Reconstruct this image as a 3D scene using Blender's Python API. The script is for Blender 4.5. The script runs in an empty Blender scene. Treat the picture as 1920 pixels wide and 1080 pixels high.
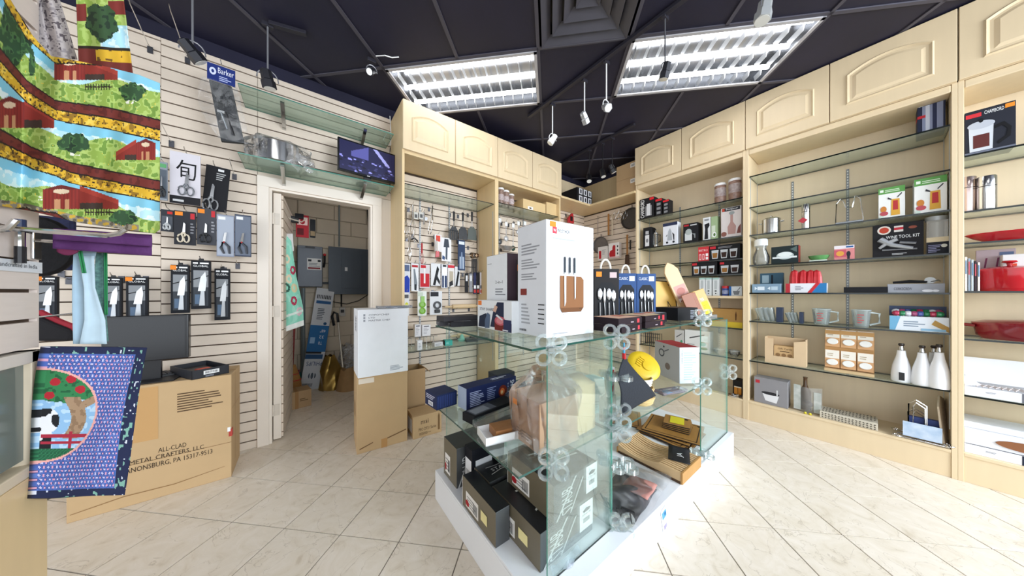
import bpy, bmesh, math, random
from mathutils import Vector, Matrix
from math import pi, sin, cos, radians as R
random.seed(7)
S = bpy.context.scene
COL = S.collection
# ------------------------------------------------------------------ camera
FOC, CAMH, CX, HY = 515.0, 1.2, 960.0, 549.0
ANG = R(52.9)
cam_data = bpy.data.cameras.new('camera')
cam_data.sensor_width = 36.0
cam_data.lens = FOC / 1920.0 * 36.0
cam_data.shift_y = (HY - 540.0) / 1920.0
cam_data.clip_start = 0.02
cam = bpy.data.objects.new('camera', cam_data)
COL.objects.link(cam)
cam.location = (0, 0, CAMH)
cam.rotation_euler = (pi / 2, 0, ANG - pi / 2)
S.camera = cam
# ------------------------------------------------------------------ world, daylight, exposure
W = bpy.data.worlds.new('world')
S.world = W
W.use_nodes = True
bg = W.node_tree.nodes['Background']
bg.inputs[0].default_value = (0.88, 0.94, 1.0, 1)
bg.inputs[1].default_value = 2.1
def area(name, loc, rot, sx, sy, power, col=(1, 1, 1)):
    l = bpy.data.lights.new(name, 'AREA')
    l.shape = 'RECTANGLE'; l.size = sx; l.size_y = sy; l.energy = power; l.color = col
    o = bpy.data.objects.new(name, l); COL.objects.link(o)
    o.location = loc; o.rotation_euler = rot
    return o
# daylight through the shop front behind the photographer
area('shopfront_daylight', (2.75, -3.1, 1.9), (R(60), 0, 0), 2.6, 2.0, 230, (0.82, 0.91, 1.0))
S.view_settings.view_transform = 'Standard'
S.view_settings.look = 'None'
S.view_settings.exposure = 0.3
S.view_settings.gamma = 1.0
S.view_settings.use_curve_mapping = False
TUBE_STRENGTH = 9.0

# ------------------------------------------------------------------ survey helpers: a sight line met with a real plane
_fx, _fy, _rx, _ry = cos(ANG), sin(ANG), sin(ANG), -cos(ANG)
def _d(px, py):
    r = (px - CX) / FOC
    return Vector((_fx + _rx * r, _fy + _ry * r, (HY - py) / FOC))
def PZ(px, py, z):
    v = _d(px, py); return Vector((0, 0, CAMH)) + v * ((z - CAMH) / v.z)
def PX(px, py, x):
    v = _d(px, py); return Vector((0, 0, CAMH)) + v * (x / v.x)
def PY(px, py, y):
    v = _d(px, py); return Vector((0, 0, CAMH)) + v * (y / v.y)

# ------------------------------------------------------------------ materials
def lin(h):
    h = h.lstrip('#')
    o = []
    for i in (0, 2, 4):
        c = int(h[i:i + 2], 16) / 255.0
        o.append(c / 12.92 if c <= 0.04045 else ((c + 0.055) / 1.055) ** 2.4)
    return (o[0], o[1], o[2], 1.0)
_mats = {}
def M(h, rough=0.55, metal=0.0, var=0.06, scale=14.0, bump=0.0, emis=0.0, stretch=None, var2=None, spec=None):
    """principled with a slight noise variation of its own colour"""
    k = (h, rough, metal, var, scale, bump, emis, stretch, var2, spec)
    if k in _mats: return _mats[k]
    m = bpy.data.materials.new('m_' + h.strip('#') + '_%d' % len(_mats)); _mats[k] = m
    m.use_nodes = True
    nt = m.node_tree; b = nt.nodes['Principled BSDF']
    c = lin(h)
    b.inputs['Roughness'].default_value = rough
    b.inputs['Metallic'].default_value = metal
    if spec is not None: b.inputs['Specular IOR Level'].default_value = spec
    if var > 0 or bump > 0:
        tc = nt.nodes.new('ShaderNodeTexCoord')
        mp = nt.nodes.new('ShaderNodeMapping')
        if stretch: mp.inputs['Scale'].default_value = stretch
        nt.links.new(tc.outputs['Object'], mp.inputs[0])
        n = nt.nodes.new('ShaderNodeTexNoise'); n.inputs['Scale'].default_value = scale; n.inputs['Detail'].default_value = 4
        nt.links.new(mp.outputs[0], n.inputs['Vector'])
        mix = nt.nodes.new('ShaderNodeMix'); mix.data_type = 'RGBA'
        d = lin(var2) if var2 else tuple(x * (1 - var * 2) for x in c[:3]) + (1,)
        e = c if var2 else tuple(min(1, x * (1 + var)) for x in c[:3]) + (1,)
        mix.inputs[6].default_value = d; mix.inputs[7].default_value = e
        nt.links.new(n.outputs[0], mix.inputs[0])
        nt.links.new(mix.outputs[2], b.inputs['Base Color'])
        if bump > 0:
            bp = nt.nodes.new('ShaderNodeBump'); bp.inputs['Strength'].default_value = bump; bp.inputs['Distance'].default_value = 0.004
            nt.links.new(n.outputs[0], bp.inputs['Height']); nt.links.new(bp.outputs[0], b.inputs['Normal'])
    else:
        b.inputs['Base Color'].default_value = c
    if emis > 0:
        b.inputs['Emission Color'].default_value = c
        b.inputs['Emission Strength'].default_value = emis
    return m
def P_(h): return M(h, 0.6, 0, 0.0, spec=0.25)           # flat printing ink
def thin(name, tint, refl=0.6, haze=0.0, hazecol='#ffffff', bump=0.0, scale=20, rough=0.02, hazenoise=False):
    """thin clear sheet: see-through with a Fresnel reflection and, for film, some haze"""
    k = ('thin', name)
    if k in _mats: return _mats[k]
    m = bpy.data.materials.new('m_' + name); _mats[k] = m
    m.use_nodes = True; nt = m.node_tree
    for n in list(nt.nodes):
        if n.type == 'BSDF_PRINCIPLED': nt.nodes.remove(n)
    out = [n for n in nt.nodes if n.type == 'OUTPUT_MATERIAL'][0]
    t = nt.nodes.new('ShaderNodeBsdfTransparent'); t.inputs[0].default_value = lin(tint)
    g = nt.nodes.new('ShaderNodeBsdfGlossy'); g.inputs[0].default_value = (1, 1, 1, 1); g.inputs['Roughness'].default_value = rough
    fr = nt.nodes.new('ShaderNodeFresnel'); fr.inputs[0].default_value = 1.45
    mu = nt.nodes.new('ShaderNodeMath'); mu.operation = 'MULTIPLY'; mu.inputs[1].default_value = refl
    nt.links.new(fr.outputs[0], mu.inputs[0])
    base = t
    nz = None
    if haze > 0 or bump > 0:
        tc = nt.nodes.new('ShaderNodeTexCoord')
        nz = nt.nodes.new('ShaderNodeTexNoise'); nz.inputs['Scale'].default_value = scale; nz.inputs['Detail'].default_value = 3; nz.inputs['Distortion'].default_value = 1.5
        nt.links.new(tc.outputs['Object'], nz.inputs['Vector'])
    if haze > 0:
        df = nt.nodes.new('ShaderNodeBsdfDiffuse'); df.inputs[0].default_value = lin(hazecol)
        mx = nt.nodes.new('ShaderNodeMixShader'); mx.inputs[0].default_value = haze
        if hazenoise:
            rmp = nt.nodes.new('ShaderNodeMapRange'); rmp.inputs[1].default_value = 0.42; rmp.inputs[2].default_value = 0.72
            rmp.inputs[3].default_value = haze * 0.3; rmp.inputs[4].default_value = min(1, haze * 2.4)
            nt.links.new(nz.outputs[0], rmp.inputs[0]); nt.links.new(rmp.outputs[0], mx.inputs[0])
        nt.links.new(t.outputs[0], mx.inputs[1]); nt.links.new(df.outputs[0], mx.inputs[2])
        base = mx
    if bump > 0:
        bp = nt.nodes.new('ShaderNodeBump'); bp.inputs['Strength'].default_value = bump; bp.inputs['Distance'].default_value = 0.01
        nt.links.new(nz.outputs[0], bp.inputs['Height'])
        nt.links.new(bp.outputs[0], g.inputs['Normal']); nt.links.new(bp.outputs[0], fr.inputs['Normal'])
    m2 = nt.nodes.new('ShaderNodeMixShader')
    nt.links.new(mu.outputs[0], m2.inputs[0]); nt.links.new(base.outputs[0], m2.inputs[1]); nt.links.new(g.outputs[0], m2.inputs[2])
    nt.links.new(m2.outputs[0], out.inputs[0])
    return m
def vcol(name, rough=0.8, emis=0.0):
    """flat print carried by the mesh's own colour attribute"""
    k = ('vcol', name)
    if k in _mats: return _mats[k]
    m = bpy.data.materials.new('m_' + name); _mats[k] = m
    m.use_nodes = True; nt = m.node_tree; b = nt.nodes['Principled BSDF']
    a = nt.nodes.new('ShaderNodeAttribute'); a.attribute_name = 'Print'
    nt.links.new(a.outputs['Color'], b.inputs['Base Color'])
    b.inputs['Roughness'].default_value = rough
    if emis > 0:
        nt.links.new(a.outputs['Color'], b.inputs['Emission Color']); b.inputs['Emission Strength'].default_value = emis
    return m

CREAM = M('#dfcfbd', 0.5, 0, 0.03, 5)
TRIM = M('#eadfd2', 0.45, 0, 0.02, 6)
MAPLE = M('#dfc496', 0.42, 0, 0.05, 3, stretch=(6, 6, 0.6))
MAPLE_D = M('#e0caa6', 0.38, 0, 0.04, 3, stretch=(6, 6, 0.6))
WHITE = M('#f2f2f2', 0.35, 0, 0.01)
CARD = M('#c3a47a', 0.8, 0, 0.05, 6, 0.05)
CARD2 = M('#b4946c', 0.8, 0, 0.06, 6, 0.05)
BLACK = M('#16161a', 0.4, 0, 0.03)
BLACKG = M('#101116', 0.22, 0, 0.03)
NAVY = M('#1c2a4c', 0.4, 0, 0.05)
STEEL = M('#c9c9c9', 0.18, 1.0, 0.03)
CHROME = M('#d8d8d8', 0.12, 1.0, 0.02)
GREYM = M('#b4b6b6', 0.35, 0.2, 0.03)
RED = M('#c3242c', 0.35, 0, 0.04)
DRED = M('#7c1420', 0.12, 0, 0.05)
GLASS = thin('shelf_glass', '#f6fbf8', 0.3, haze=0.2, hazecol='#c9d6cd')
GEDGE = M('#06110e', 0.15, 0, 0.0)
GEDGE2 = M('#4f9a88', 0.12, 0, 0.0)
GEDGE3 = M('#244f46', 0.12, 0, 0.0)
GLASSI = thin('island_glass', '#f8fdfb', 0.4, haze=0.04, hazecol='#d5e8e2')
ACRYL = thin('clear_acrylic', '#f4fafa', 0.8, haze=0.13, hazecol='#f2f6f6')
FILM = thin('cling_film', '#f8f8f8', 0.9, haze=0.09, bump=1.0, scale=9, rough=0.12, hazenoise=True)
FILM2 = thin('clear_sleeve', '#fafafa', 0.9, haze=0.08, bump=0.4, scale=12, rough=0.08, hazenoise=True)

# ------------------------------------------------------------------ mesh builder
_text = {}
def text_geo(s):
    """outline of a word as polygons in a unit box"""
    if s in _text: return _text[s]
    c = bpy.data.curves.new('txt', 'FONT'); c.body = s; c.resolution_u = 2
    o = bpy.data.objects.new('txt', c); COL.objects.link(o)
    bpy.context.view_layer.update()
    me = bpy.data.meshes.new_from_object(o.evaluated_get(bpy.context.evaluated_depsgraph_get()))
    bpy.data.objects.remove(o)
    vs = [v.co.copy() for v in me.vertices]
    if not vs: return ([], [])
    x0 = min(v.x for v in vs); x1 = max(v.x for v in vs); y0 = min(v.y for v in vs); y1 = max(v.y for v in vs)
    vs = [((v.x - x0) / max(1e-6, x1 - x0), (v.y - y0) / max(1e-6, y1 - y0)) for v in vs]
    fs = [tuple(p.vertices) for p in me.polygons]
    bpy.data.meshes.remove(me)
    _text[s] = (vs, fs)
    return _text[s]

class MB:
    def __init__(s): s.v = []; s.f = []; s.m = []; s.mats = []
    def mi(s, mat):
        if mat not in s.mats: s.mats.append(mat)
        return s.mats.index(mat)
    def add(s, vs, fs, mat, T=None):
        b = len(s.v); i = s.mi(mat)
        s.v += [tuple(T @ Vector(p)) if T else tuple(p) for p in vs]
        for f in fs: s.f.append(tuple(b + k for k in f)); s.m.append(i)
        return s
    def box(s, x0, y0, z0, x1, y1, z1, mat, T=None, mats=None):
        vs = [(x0, y0, z0), (x1, y0, z0), (x1, y1, z0), (x0, y1, z0), (x0, y0, z1), (x1, y0, z1), (x1, y1, z1), (x0, y1, z1)]
        fs = [(0, 3, 2, 1), (4, 5, 6, 7), (0, 1, 5, 4), (1, 2, 6, 5), (2, 3, 7, 6), (3, 0, 4, 7)]
        if mats is None: return s.add(vs, fs, mat, T)
        b = len(s.v); s.v += [tuple(T @ Vector(p)) if T else p for p in vs]
        for f, q in zip(fs, mats): s.f.append(tuple(b + k for k in f)); s.m.append(s.mi(q))
        return s
    def poly(s, pts, mat, T=None): return s.add(pts, [tuple(range(len(pts)))], mat, T)
    def prism(s, pts, y0, y1, mat, T=None):
        """polygon of (x, z) points pushed from y0 to y1"""
        n = len(pts)
        vs = [(p[0], y0, p[1]) for p in pts] + [(p[0], y1, p[1]) for p in pts]
        fs = [tuple(range(n)), tuple(range(2 * n - 1, n - 1, -1))]
        for i in range(n): fs.append((i, i + n, (i + 1) % n + n, (i + 1) % n))
        return s.add(vs, fs, mat, T)
    def tube(s, pts, r, mat, n=8, T=None, r1=None):
        pts = [Vector(p) for p in pts]; vs = []; fs = []; N = len(pts)
        up = Vector((0, 0, 1))
        for i, p in enumerate(pts):
            d = (pts[min(i + 1, N - 1)] - pts[max(i - 1, 0)])
            if d.length < 1e-9: d = Vector((0, 0, 1))
            d.normalize()
            a = d.cross(up)
            if a.length < 0.05: a = d.cross(Vector((1, 0, 0)))
            a.normalize(); b = d.cross(a)
            rr = r if r1 is None else r + (r1 - r) * i / max(1, N - 1)
            if isinstance(r, (list, tuple)): rr = r[i]
            for k in range(n):
                t = 2 * pi * k / n; vs.append(p + a * (rr * cos(t)) + b * (rr * sin(t)))
        for i in range(N - 1):
            for k in range(n):
                fs.append((i * n + k, i * n + (k + 1) % n, (i + 1) * n + (k + 1) % n, (i + 1) * n + k))
        fs.append(tuple(range(n - 1, -1, -1))); fs.append(tuple(range((N - 1) * n, N * n)))
        return s.add(vs, fs, mat, T)
    def cyl(s, p0, p1, r, mat, n=14, r1=None, T=None): return s.tube([p0, p1], r, mat, n, T, r1)
    def lathe(s, prof, mat, n=20, T=None, sx=1.0, sy=1.0, cap=True):
        vs = []; fs = []; L = len(prof)
        for (r, z) in prof:
            for k in range(n):
                t = 2 * pi * k / n; vs.append((r * cos(t) * sx, r * sin(t) * sy, z))
        for i in range(L - 1):
            for k in range(n): fs.append((i * n + k, i * n + (k + 1) % n, (i + 1) * n + (k + 1) % n, (i + 1) * n + k))
        if cap:
            fs.append(tuple(range(n - 1, -1, -1))); fs.append(tuple(range((L - 1) * n, L * n)))
        return s.add(vs, fs, mat, T)
    def surf(s, fn, nu, nv, mat, T=None):
        vs = [fn(i / nu, j / nv) for j in range(nv + 1) for i in range(nu + 1)]
        fs = [(j * (nu + 1) + i, j * (nu + 1) + i + 1, (j + 1) * (nu + 1) + i + 1, (j + 1) * (nu + 1) + i) for j in range(nv) for i in range(nu)]
        return s.add(vs, fs, mat, T)
    def ball(s, c, r, mat, n=12, T=None, sx=1, sy=1, sz=1):
        pr = []
        h = n // 2
        for i in range(h + 1):
            t = pi * i / h; pr.append((max(1e-4, sin(t)) * r, -cos(t) * r))
        TT = (T or Matrix()) @ Matrix.Translation(c) @ Matrix.Diagonal((sx, sy, sz, 1))
        return s.lathe(pr, mat, n, TT)
    def mesh(s, name, smooth=True):
        me = bpy.data.meshes.new(name)
        me.from_pydata(s.v, [], s.f)
        for m in s.mats: me.materials.append(m)
        me.polygons.foreach_set('material_index', s.m)
        if smooth:
            me.polygons.foreach_set('use_smooth', [True] * len(me.polygons))
            me.set_sharp_from_angle(angle=R(32))
        me.update()
        return me
    def build(s, name, parent=None, loc=(0, 0, 0), rz=0, label=None, cat=None, group=None, kind=None, bevel=0, smooth=True, rot=None):
        o = bpy.data.objects.new(name, s.mesh(name, smooth)); COL.objects.link(o)
        return fin(o, parent, loc, rz, label, cat, group, kind, bevel, rot)
def fin(o, parent=None, loc=(0, 0, 0), rz=0, label=None, cat=None, group=None, kind=None, bevel=0, rot=None):
    o.location = loc; o.rotation_euler = rot if rot else (0, 0, rz)
    if parent: o.parent = parent
    if label: o['label'] = label
    if cat: o['category'] = cat
    if group: o['group'] = group
    if kind: o['kind'] = kind
    if bevel:
        b = o.modifiers.new('bevel', 'BEVEL'); b.width = bevel; b.segments = 2; b.limit_method = 'ANGLE'
    return o
def thing(name, label, cat, loc=(0, 0, 0), rz=0, group=None, kind=None, rot=None):
    o = bpy.data.objects.new(name, None); COL.objects.link(o); o.empty_display_size = 0.05
    return fin(o, None, loc, rz, label, cat, group, kind, 0, rot)
def clone(src, loc, rz=None, label=None, group=None, parent=None):
    c = src.copy(); COL.objects.link(c); c.location = loc
    if rz is not None: c.rotation_euler = (0, 0, rz)
    if parent: c.parent = parent
    if label: c['label'] = label
    if group: c['group'] = group
    for ch in src.children:
        k = ch.copy(); COL.objects.link(k); k.parent = c
        for g in ch.children:
            q = g.copy(); COL.objects.link(q); q.parent = k
    return c
_unit = {}
def slab(name, x0, y0, z0, x1, y1, z1, mat, parent=None, **kw):
    """a plain board: one shared unit cube, scaled"""
    if mat not in _unit:
        _unit[mat] = MB().box(-.5, -.5, -.5, .5, .5, .5, mat).mesh('board', False)
    o = bpy.data.objects.new(name, _unit[mat]); COL.objects.link(o)
    fin(o, parent, ((x0 + x1) / 2, (y0 + y1) / 2, (z0 + z1) / 2), **kw)
    o.scale = (x1 - x0, y1 - y0, z1 - z0)
    return o
def board(name, x0, y0, z0, x1, y1, z1, mat, parent=None, bevel=0.002, **kw):
    return MB().box(x0, y0, z0, x1, y1, z1, mat).build(name, parent, bevel=bevel, smooth=False, **kw)

# ------------------------------------------------------------------ flat printing on a face
FACE = {
    'F': lambda w, d, h: (Vector((-w / 2, 0, 0)), Vector((w, 0, 0)), Vector((0, 0, h)), Vector((0, -1, 0))),
    'L': lambda w, d, h: (Vector((-w / 2, d, 0)), Vector((0, -d, 0)), Vector((0, 0, h)), Vector((-1, 0, 0))),
    'R': lambda w, d, h: (Vector((w / 2, 0, 0)), Vector((0, d, 0)), Vector((0, 0, h)), Vector((1, 0, 0))),
    'T': lambda w, d, h: (Vector((-w / 2, 0, h)), Vector((w, 0, 0)), Vector((0, d, 0)), Vector((0, 0, 1))),
    'B': lambda w, d, h: (Vector((-w / 2, 0, 0)), Vector((w, 0, 0)), Vector((0, d, 0)), Vector((0, 0, -1))),
}
FNAME = {'F': 'printed_front', 'L': 'printed_side', 'R': 'printed_side', 'T': 'printed_top', 'B': 'printed_base'}
def ink(mb, frame, shapes, eps=0.0006, step=0.00025):
    O, U, V, N = frame
    rnd = random.Random(len(shapes) * 13 + 5)
    for i, q in enumerate(shapes):
        off = N * (eps + step * i)
        pt = lambda u, v: tuple(O + U * u + V * v + off)
        k = q[0]; col = P_(q[-1]) if isinstance(q[-1], str) else q[-1]
        if k == 'r':
            _, a, b, c, d_, _c = q
            mb.poly([pt(a, b), pt(c, b), pt(c, d_), pt(a, d_)], col)
        elif k == 'e':
            _, cu, cv, ru, rv, _c = q
            mb.poly([pt(cu + ru * cos(2 * pi * t / 20), cv + rv * sin(2 * pi * t / 20)) for t in range(20)], col)
        elif k == 'p':
            mb.poly([pt(*p) for p in q[1]], col)
        elif k == 'L':
            _, a, b, c, d_, n, _c = q
            hh = (d_ - b) / n
            for j in range(n):
                e = a + (c - a) * (0.55 + 0.45 * rnd.random())
                mb.poly([pt(a, b + hh * j), pt(e, b + hh * j), pt(e, b + hh * (j + 0.45)), pt(a, b + hh * (j + 0.45))], col)
        elif k == 'bar':
            _, a, b, c, d_, n, _c = q
            ww = (c - a) / n
            for j in range(n):
                mb.poly([pt(a + ww * j, b), pt(a + ww * (j + .3 + .4 * rnd.random()), b), pt(a + ww * (j + .5), d_), pt(a + ww * j, d_)], col)
        elif k[0] == 't':
            _, txt, a, b, c, d_, _c = q
            vs, fs = text_geo(txt)
            def mp(x, y):
                if k == 't90': x, y = 1 - y, x
                elif k == 't270': x, y = y, 1 - x
                elif k == 't180': x, y = 1 - x, 1 - y
                return pt(a + (c - a) * x, b + (d_ - b) * y)
            if vs: mb.add([mp(*p) for p in vs], fs, col)
def prints(parent, w, d, h, art):
    for face, shapes in art.items():
        mb = MB(); ink(mb, FACE[face](w, d, h), shapes)
        mb.build(FNAME[face], parent, smooth=False)
def pbox(name, label, cat, loc, rz, w, d, h, col, art=None, group=None, bevel=0.0015, rot=None, mats=None):
    """a packed carton: x across the front, y into the depth, origin at the foot of the front face"""
    mat = M(col, 0.6, 0, 0.03, spec=0.25) if isinstance(col, str) else col
    o = MB().box(-w / 2, 0, 0, w / 2, d, h, mat, mats=mats).build(name, None, loc, rz, label, cat, group, None, bevel, False, rot)
    if art: prints(o, w, d, h, art)
    return o
# ================================================================== the setting
YL, YC, XF, XW, ZC = 2.904, 2.507, 3.34, 3.69, 3.02      # left slat wall, left cabinet front, right cabinet front, right wall, ceiling
C45 = cos(pi / 4)
def UV(u, v): return ((u + v) * C45, (v - u) * C45)
def project(p):
    f = p[0] * _fx + p[1] * _fy; r = p[0] * _rx + p[1] * _ry
    return (CX + FOC * r / f, HY - (p[2] - CAMH) / f * FOC) if f > 0.05 else None
# ---- floor of diagonal stone tiles
def tile_material():
    m = bpy.data.materials.new('m_stone_tile'); m.use_nodes = True; nt = m.node_tree; b = nt.nodes['Principled BSDF']
    tc = nt.nodes.new('ShaderNodeTexCoord'); oi = nt.nodes.new('ShaderNodeObjectInfo')
    va = nt.nodes.new('ShaderNodeVectorMath'); va.operation = 'MULTIPLY_ADD'
    cb = nt.nodes.new('ShaderNodeCombineXYZ')
    for i in range(3): nt.links.new(oi.outputs['Random'], cb.inputs[i])
    va.inputs[1].default_value = (1, 1, 1)
    sc = nt.nodes.new('ShaderNodeVectorMath'); sc.operation = 'SCALE'; sc.inputs['Scale'].default_value = 37.0
    nt.links.new(cb.outputs[0], sc.inputs[0])
    nt.links.new(tc.outputs['Object'], va.inputs[0]); nt.links.new(sc.outputs[0], va.inputs[2])
    n1 = nt.nodes.new('ShaderNodeTexNoise'); n1.inputs['Scale'].default_value = 9; n1.inputs['Detail'].default_value = 7; n1.inputs['Roughness'].default_value = 0.62; n1.inputs['Distortion'].default_value = 1.4
    nt.links.new(va.outputs[0], n1.inputs['Vector'])
    cr = nt.nodes.new('ShaderNodeValToRGB')
    e = cr.color_ramp.elements
    e[0].position = 0.22; e[0].color = lin('#cbbca6')
    e[1].position = 0.62; e[1].color = lin('#e6dbcc')
    x = e.new(0.42); x.color = lin('#dfd3c1')
    x = e.new(0.8); x.color = lin('#ece3d6')
    nt.links.new(n1.outputs[0], cr.inputs[0])
    # thin darker veins of the split-stone face
    n2 = nt.nodes.new('ShaderNodeTexNoise'); n2.inputs['Scale'].default_value = 6; n2.inputs['Detail'].default_value = 5; n2.inputs['Distortion'].default_value = 0.8
    nt.links.new(va.outputs[0], n2.inputs['Vector'])
    ab = nt.nodes.new('ShaderNodeMath'); ab.operation = 'SUBTRACT'; ab.inputs[1].default_value = 0.5; nt.links.new(n2.outputs[0], ab.inputs[0])
    a2 = nt.nodes.new('ShaderNodeMath'); a2.operation = 'ABSOLUTE'; nt.links.new(ab.outputs[0], a2.inputs[0])
    mr = nt.nodes.new('ShaderNodeMapRange'); mr.inputs[1].default_value = 0.0; mr.inputs[2].default_value = 0.007; mr.inputs[3].default_value = 0.4; mr.inputs[4].default_value = 0.0
    nt.links.new(a2.outputs[0], mr.inputs[0])
    mx = nt.nodes.new('ShaderNodeMix'); mx.data_type = 'RGBA'; mx.inputs[7].default_value = lin('#9c8a72')
    nt.links.new(mr.outputs[0], mx.inputs[0]); nt.links.new(cr.outputs[0], mx.inputs[6]); nt.links.new(mx.outputs[2], b.inputs['Base Color'])
    bp = nt.nodes.new('ShaderNodeBump'); bp.inputs['Strength'].default_value = 0.25; bp.inputs['Distance'].default_value = 0.004
    nt.links.new(n2.outputs[0], bp.inputs['Height']); nt.links.new(bp.outputs[0], b.inputs['Normal'])
    b.inputs['Roughness'].default_value = 0.36
    return m
floor = board('floor', -3.2, -3.4, -0.06, 4.0, 4.6, -0.004, M('#8d8478', 0.8, 0, 0.08, 20), bevel=0, kind='structure', label='cream stone tile floor laid on the diagonal with grey grout')
TP = 0.309
tm = MB().box(-TP / 2 + .003, -TP / 2 + .003, -.006, TP / 2 - .003, TP / 2 - .003, 0, tile_material()).mesh('tile', False)
def tile_spots():
    a = R(-45 + 0.8); ux, uy = cos(a), sin(a); out = []
    ox, oy = UV(-0.727, 1.545)
    for i in range(-14, 18):
        for j in range(-16, 14):
            u = (i + .5) * TP; v = (j + .5) * TP
            x = ox + u * ux - v * uy; y = oy + u * uy + v * ux
            if not (-1.6 < x < 3.78 and -1.6 < y < 4.45): continue
            if y > 2.9 and not (-.75 < x < 1.3): continue
            if x < -1.0 and y < 2: continue
            q = project((x, y, 0))
            if q is None or q[0] < -260 or q[0] > 2180 or q[1] > 1500: continue
            if x > 3.5 and y < 1.75: continue
            out.append((q[1], x, y))
    out.sort(reverse=True)
    return out[:300], a
sp, ta = tile_spots()
for _, x, y in sp:
    o = bpy.data.objects.new('tile', tm); COL.objects.link(o); fin(o, floor, (x, y, 0), ta)
# ---- ceiling: dark panels on a diagonal grid
ceil_mat = M('#191622', 0.75, 0, 0.25, 1.3, 0.1)
panel_m = M('#1b1930', 0.6, 0, 0.3, 1.6, 0.12)
grid_m = M('#4b4852', 0.6, 0, 0.15, 4)
ceiling = board('ceiling', -3.4, -3.4, ZC + 0.16, 4.2, 3.02, ZC + 0.22, ceil_mat, bevel=0, kind='structure', label='dark navy ceiling of panels in a diagonal grid')
us = [-1.339 - .625 * 4, -1.339 - .625 * 3, -1.339 - .625 * 2, -1.339 - .625, -1.339, -.714, -.088, .57, 1.19, 1.81, 2.43, 3.05, 3.67]
vs_ = [-2.785, -1.575, -.365, .24, .845, 2.055, 2.66, 3.27, 3.88, 4.49]
LIGHTS = [(4, 6, 5, 6), (7, 9, 5, 6), (4, 6, 2, 3), (7, 9, 2, 3)]
for i in range(len(us) - 1):
    for j in range(len(vs_) - 1):
        if any(a <= i < b and c <= j < d_ for a, b, c, d_ in LIGHTS): continue
        cells = [(vs_[j], vs_[j + 1])]
        if i == 6 and j == 4: cells = [(.845, 1.45)]        # the air diffuser fills the other half
        for v0, v1 in cells:
            x, y = UV((us[i] + us[i + 1]) / 2, (v0 + v1) / 2)
            if y > 3.3 or x > 4.1 or x < -2.6 or y < -3.4: continue
            s_ = slab('ceiling_panel', 0, 0, 0, us[i + 1] - us[i] - .004, v1 - v0 - .004, .015, panel_m, ceiling, rz=-pi / 4)
            s_.location = (x, y, ZC + .012)
def bar_uv(u0, v0, u1, v1, name='grid_bar', z=ZC, w=.024, mat=grid_m):
    x, y = UV((u0 + u1) / 2, (v0 + v1) / 2)
    o = slab(name, 0, 0, 0, max(u1 - u0, w), max(v1 - v0, w), .008, mat, ceiling, rz=-pi / 4)
    o.location = (x, y, z)
def inroom(u, v):
    for a, b, c, d in LIGHTS:
        if us[a] + .05 < u < us[b] - .05 and vs_[c] - .001 < v < vs_[d] + .001 and not (abs(v - vs_[c]) < .002 or abs(v - vs_[d]) < .002): return False
    x, y = UV(u, v); return x < 4.0 and y < 3.15 and x > -2.6 and y > -3.4
for u in us:
    for j in range(len(vs_) - 1):
        if inroom(u, (vs_[j] + vs_[j + 1]) / 2): bar_uv(u, vs_[j], u, vs_[j + 1])
for v in vs_:
    for i in range(len(us) - 1):
        if inroom((us[i] + us[i + 1]) / 2, v): bar_uv(us[i], v, us[i + 1], v)
bar_uv(us[6], 1.45, us[7], 1.45)
# ---- air diffuser: stepped square frames
t = thing('air_diffuser', 'dark grey square air diffuser in ceiling beside the fluorescent lights', 'air vent', (*UV((us[6] + us[7]) / 2, 1.7525), ZC), -pi / 4)
dg = M('#45434b', 0.45, 0, 0.1, 6)
for k, r in enumerate((.30, .225, .15, .075)):
    b = MB(); z0 = .002 + .012 * k; w = .062
    for sx, sy in ((0, -1), (0, 1), (-1, 0), (1, 0)):
        if sx == 0: b.add([(-r, sy * r, z0 - .01), (r, sy * r, z0 - .01), (r - w, sy * (r - w), z0 + .03), (-r + w, sy * (r - w), z0 + .03)], [(0, 1, 2, 3)], dg)
        else: b.add([(sx * r, -r, z0 - .01), (sx * r, r, z0 - .01), (sx * (r - w), r - w, z0 + .03), (sx * (r - w), -r + w, z0 + .03)], [(0, 1, 2, 3)], dg)
    o = b.build('vent_frame', t, smooth=False)
    so = o.modifiers.new('t', 'SOLIDIFY'); so.thickness = .004
MB().box(-.3, -.3, .085, .3, .3, .09, BLACK).build('backing', t)
# ---- walls
DARKW = M('#191730', 0.8, 0, 0.2, 2)
GROOVE = M('#4b3a2c', 0.8, 0, 0.1)
wall_left = MB()
wall_left.box(-3.2, YL + .012, 0, -.222, YL + .11, 2.92, GROOVE)
wall_left.box(-.222, YL + .012, 2.03, .52, YL + .11, 2.92, GROOVE)
wall_left.box(.52, YL + .012, 0, XW + .1, YL + .11, 2.92, GROOVE)
wall_left.box(-3.2, YL + .012, 2.92, XW + .1, YL + .11, ZC + .16, DARKW)
wall_left = wall_left.build('wall_left', kind='structure', smooth=False, label='cream slat wall with the stockroom doorway')
PIT = .0762
def slat_rows(z0, z1, off=0.0):
    k = math.floor((z0 - .972 - off) / PIT)
    while True:
        a = .972 + off + k * PIT + .0045; b = a + PIT - .009; k += 1
        if a >= z1 - .004: return
        a2, b2 = max(a, z0), min(b, z1)
        if b2 - a2 > .012: yield a2, b2
def slats_x(x0, x1, z0, z1, off=0.0):
    for a, b in slat_rows(z0, z1, off): slab('slat', x0, YL, a, x1, YL + .0125, b, CREAM, wall_left)
slats_x(-2.3, -.772, 0, 2.92, .02)
slats_x(-.77, -.292, 0, 2.92)
slats_x(-.289, .685, 2.115, 2.92)
slats_x(.705, 1.66, 0, 2.43)
slats_x(1.705, 2.685, 0, 2.43)
slats_x(2.705, XW, 0, 2.46)
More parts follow.
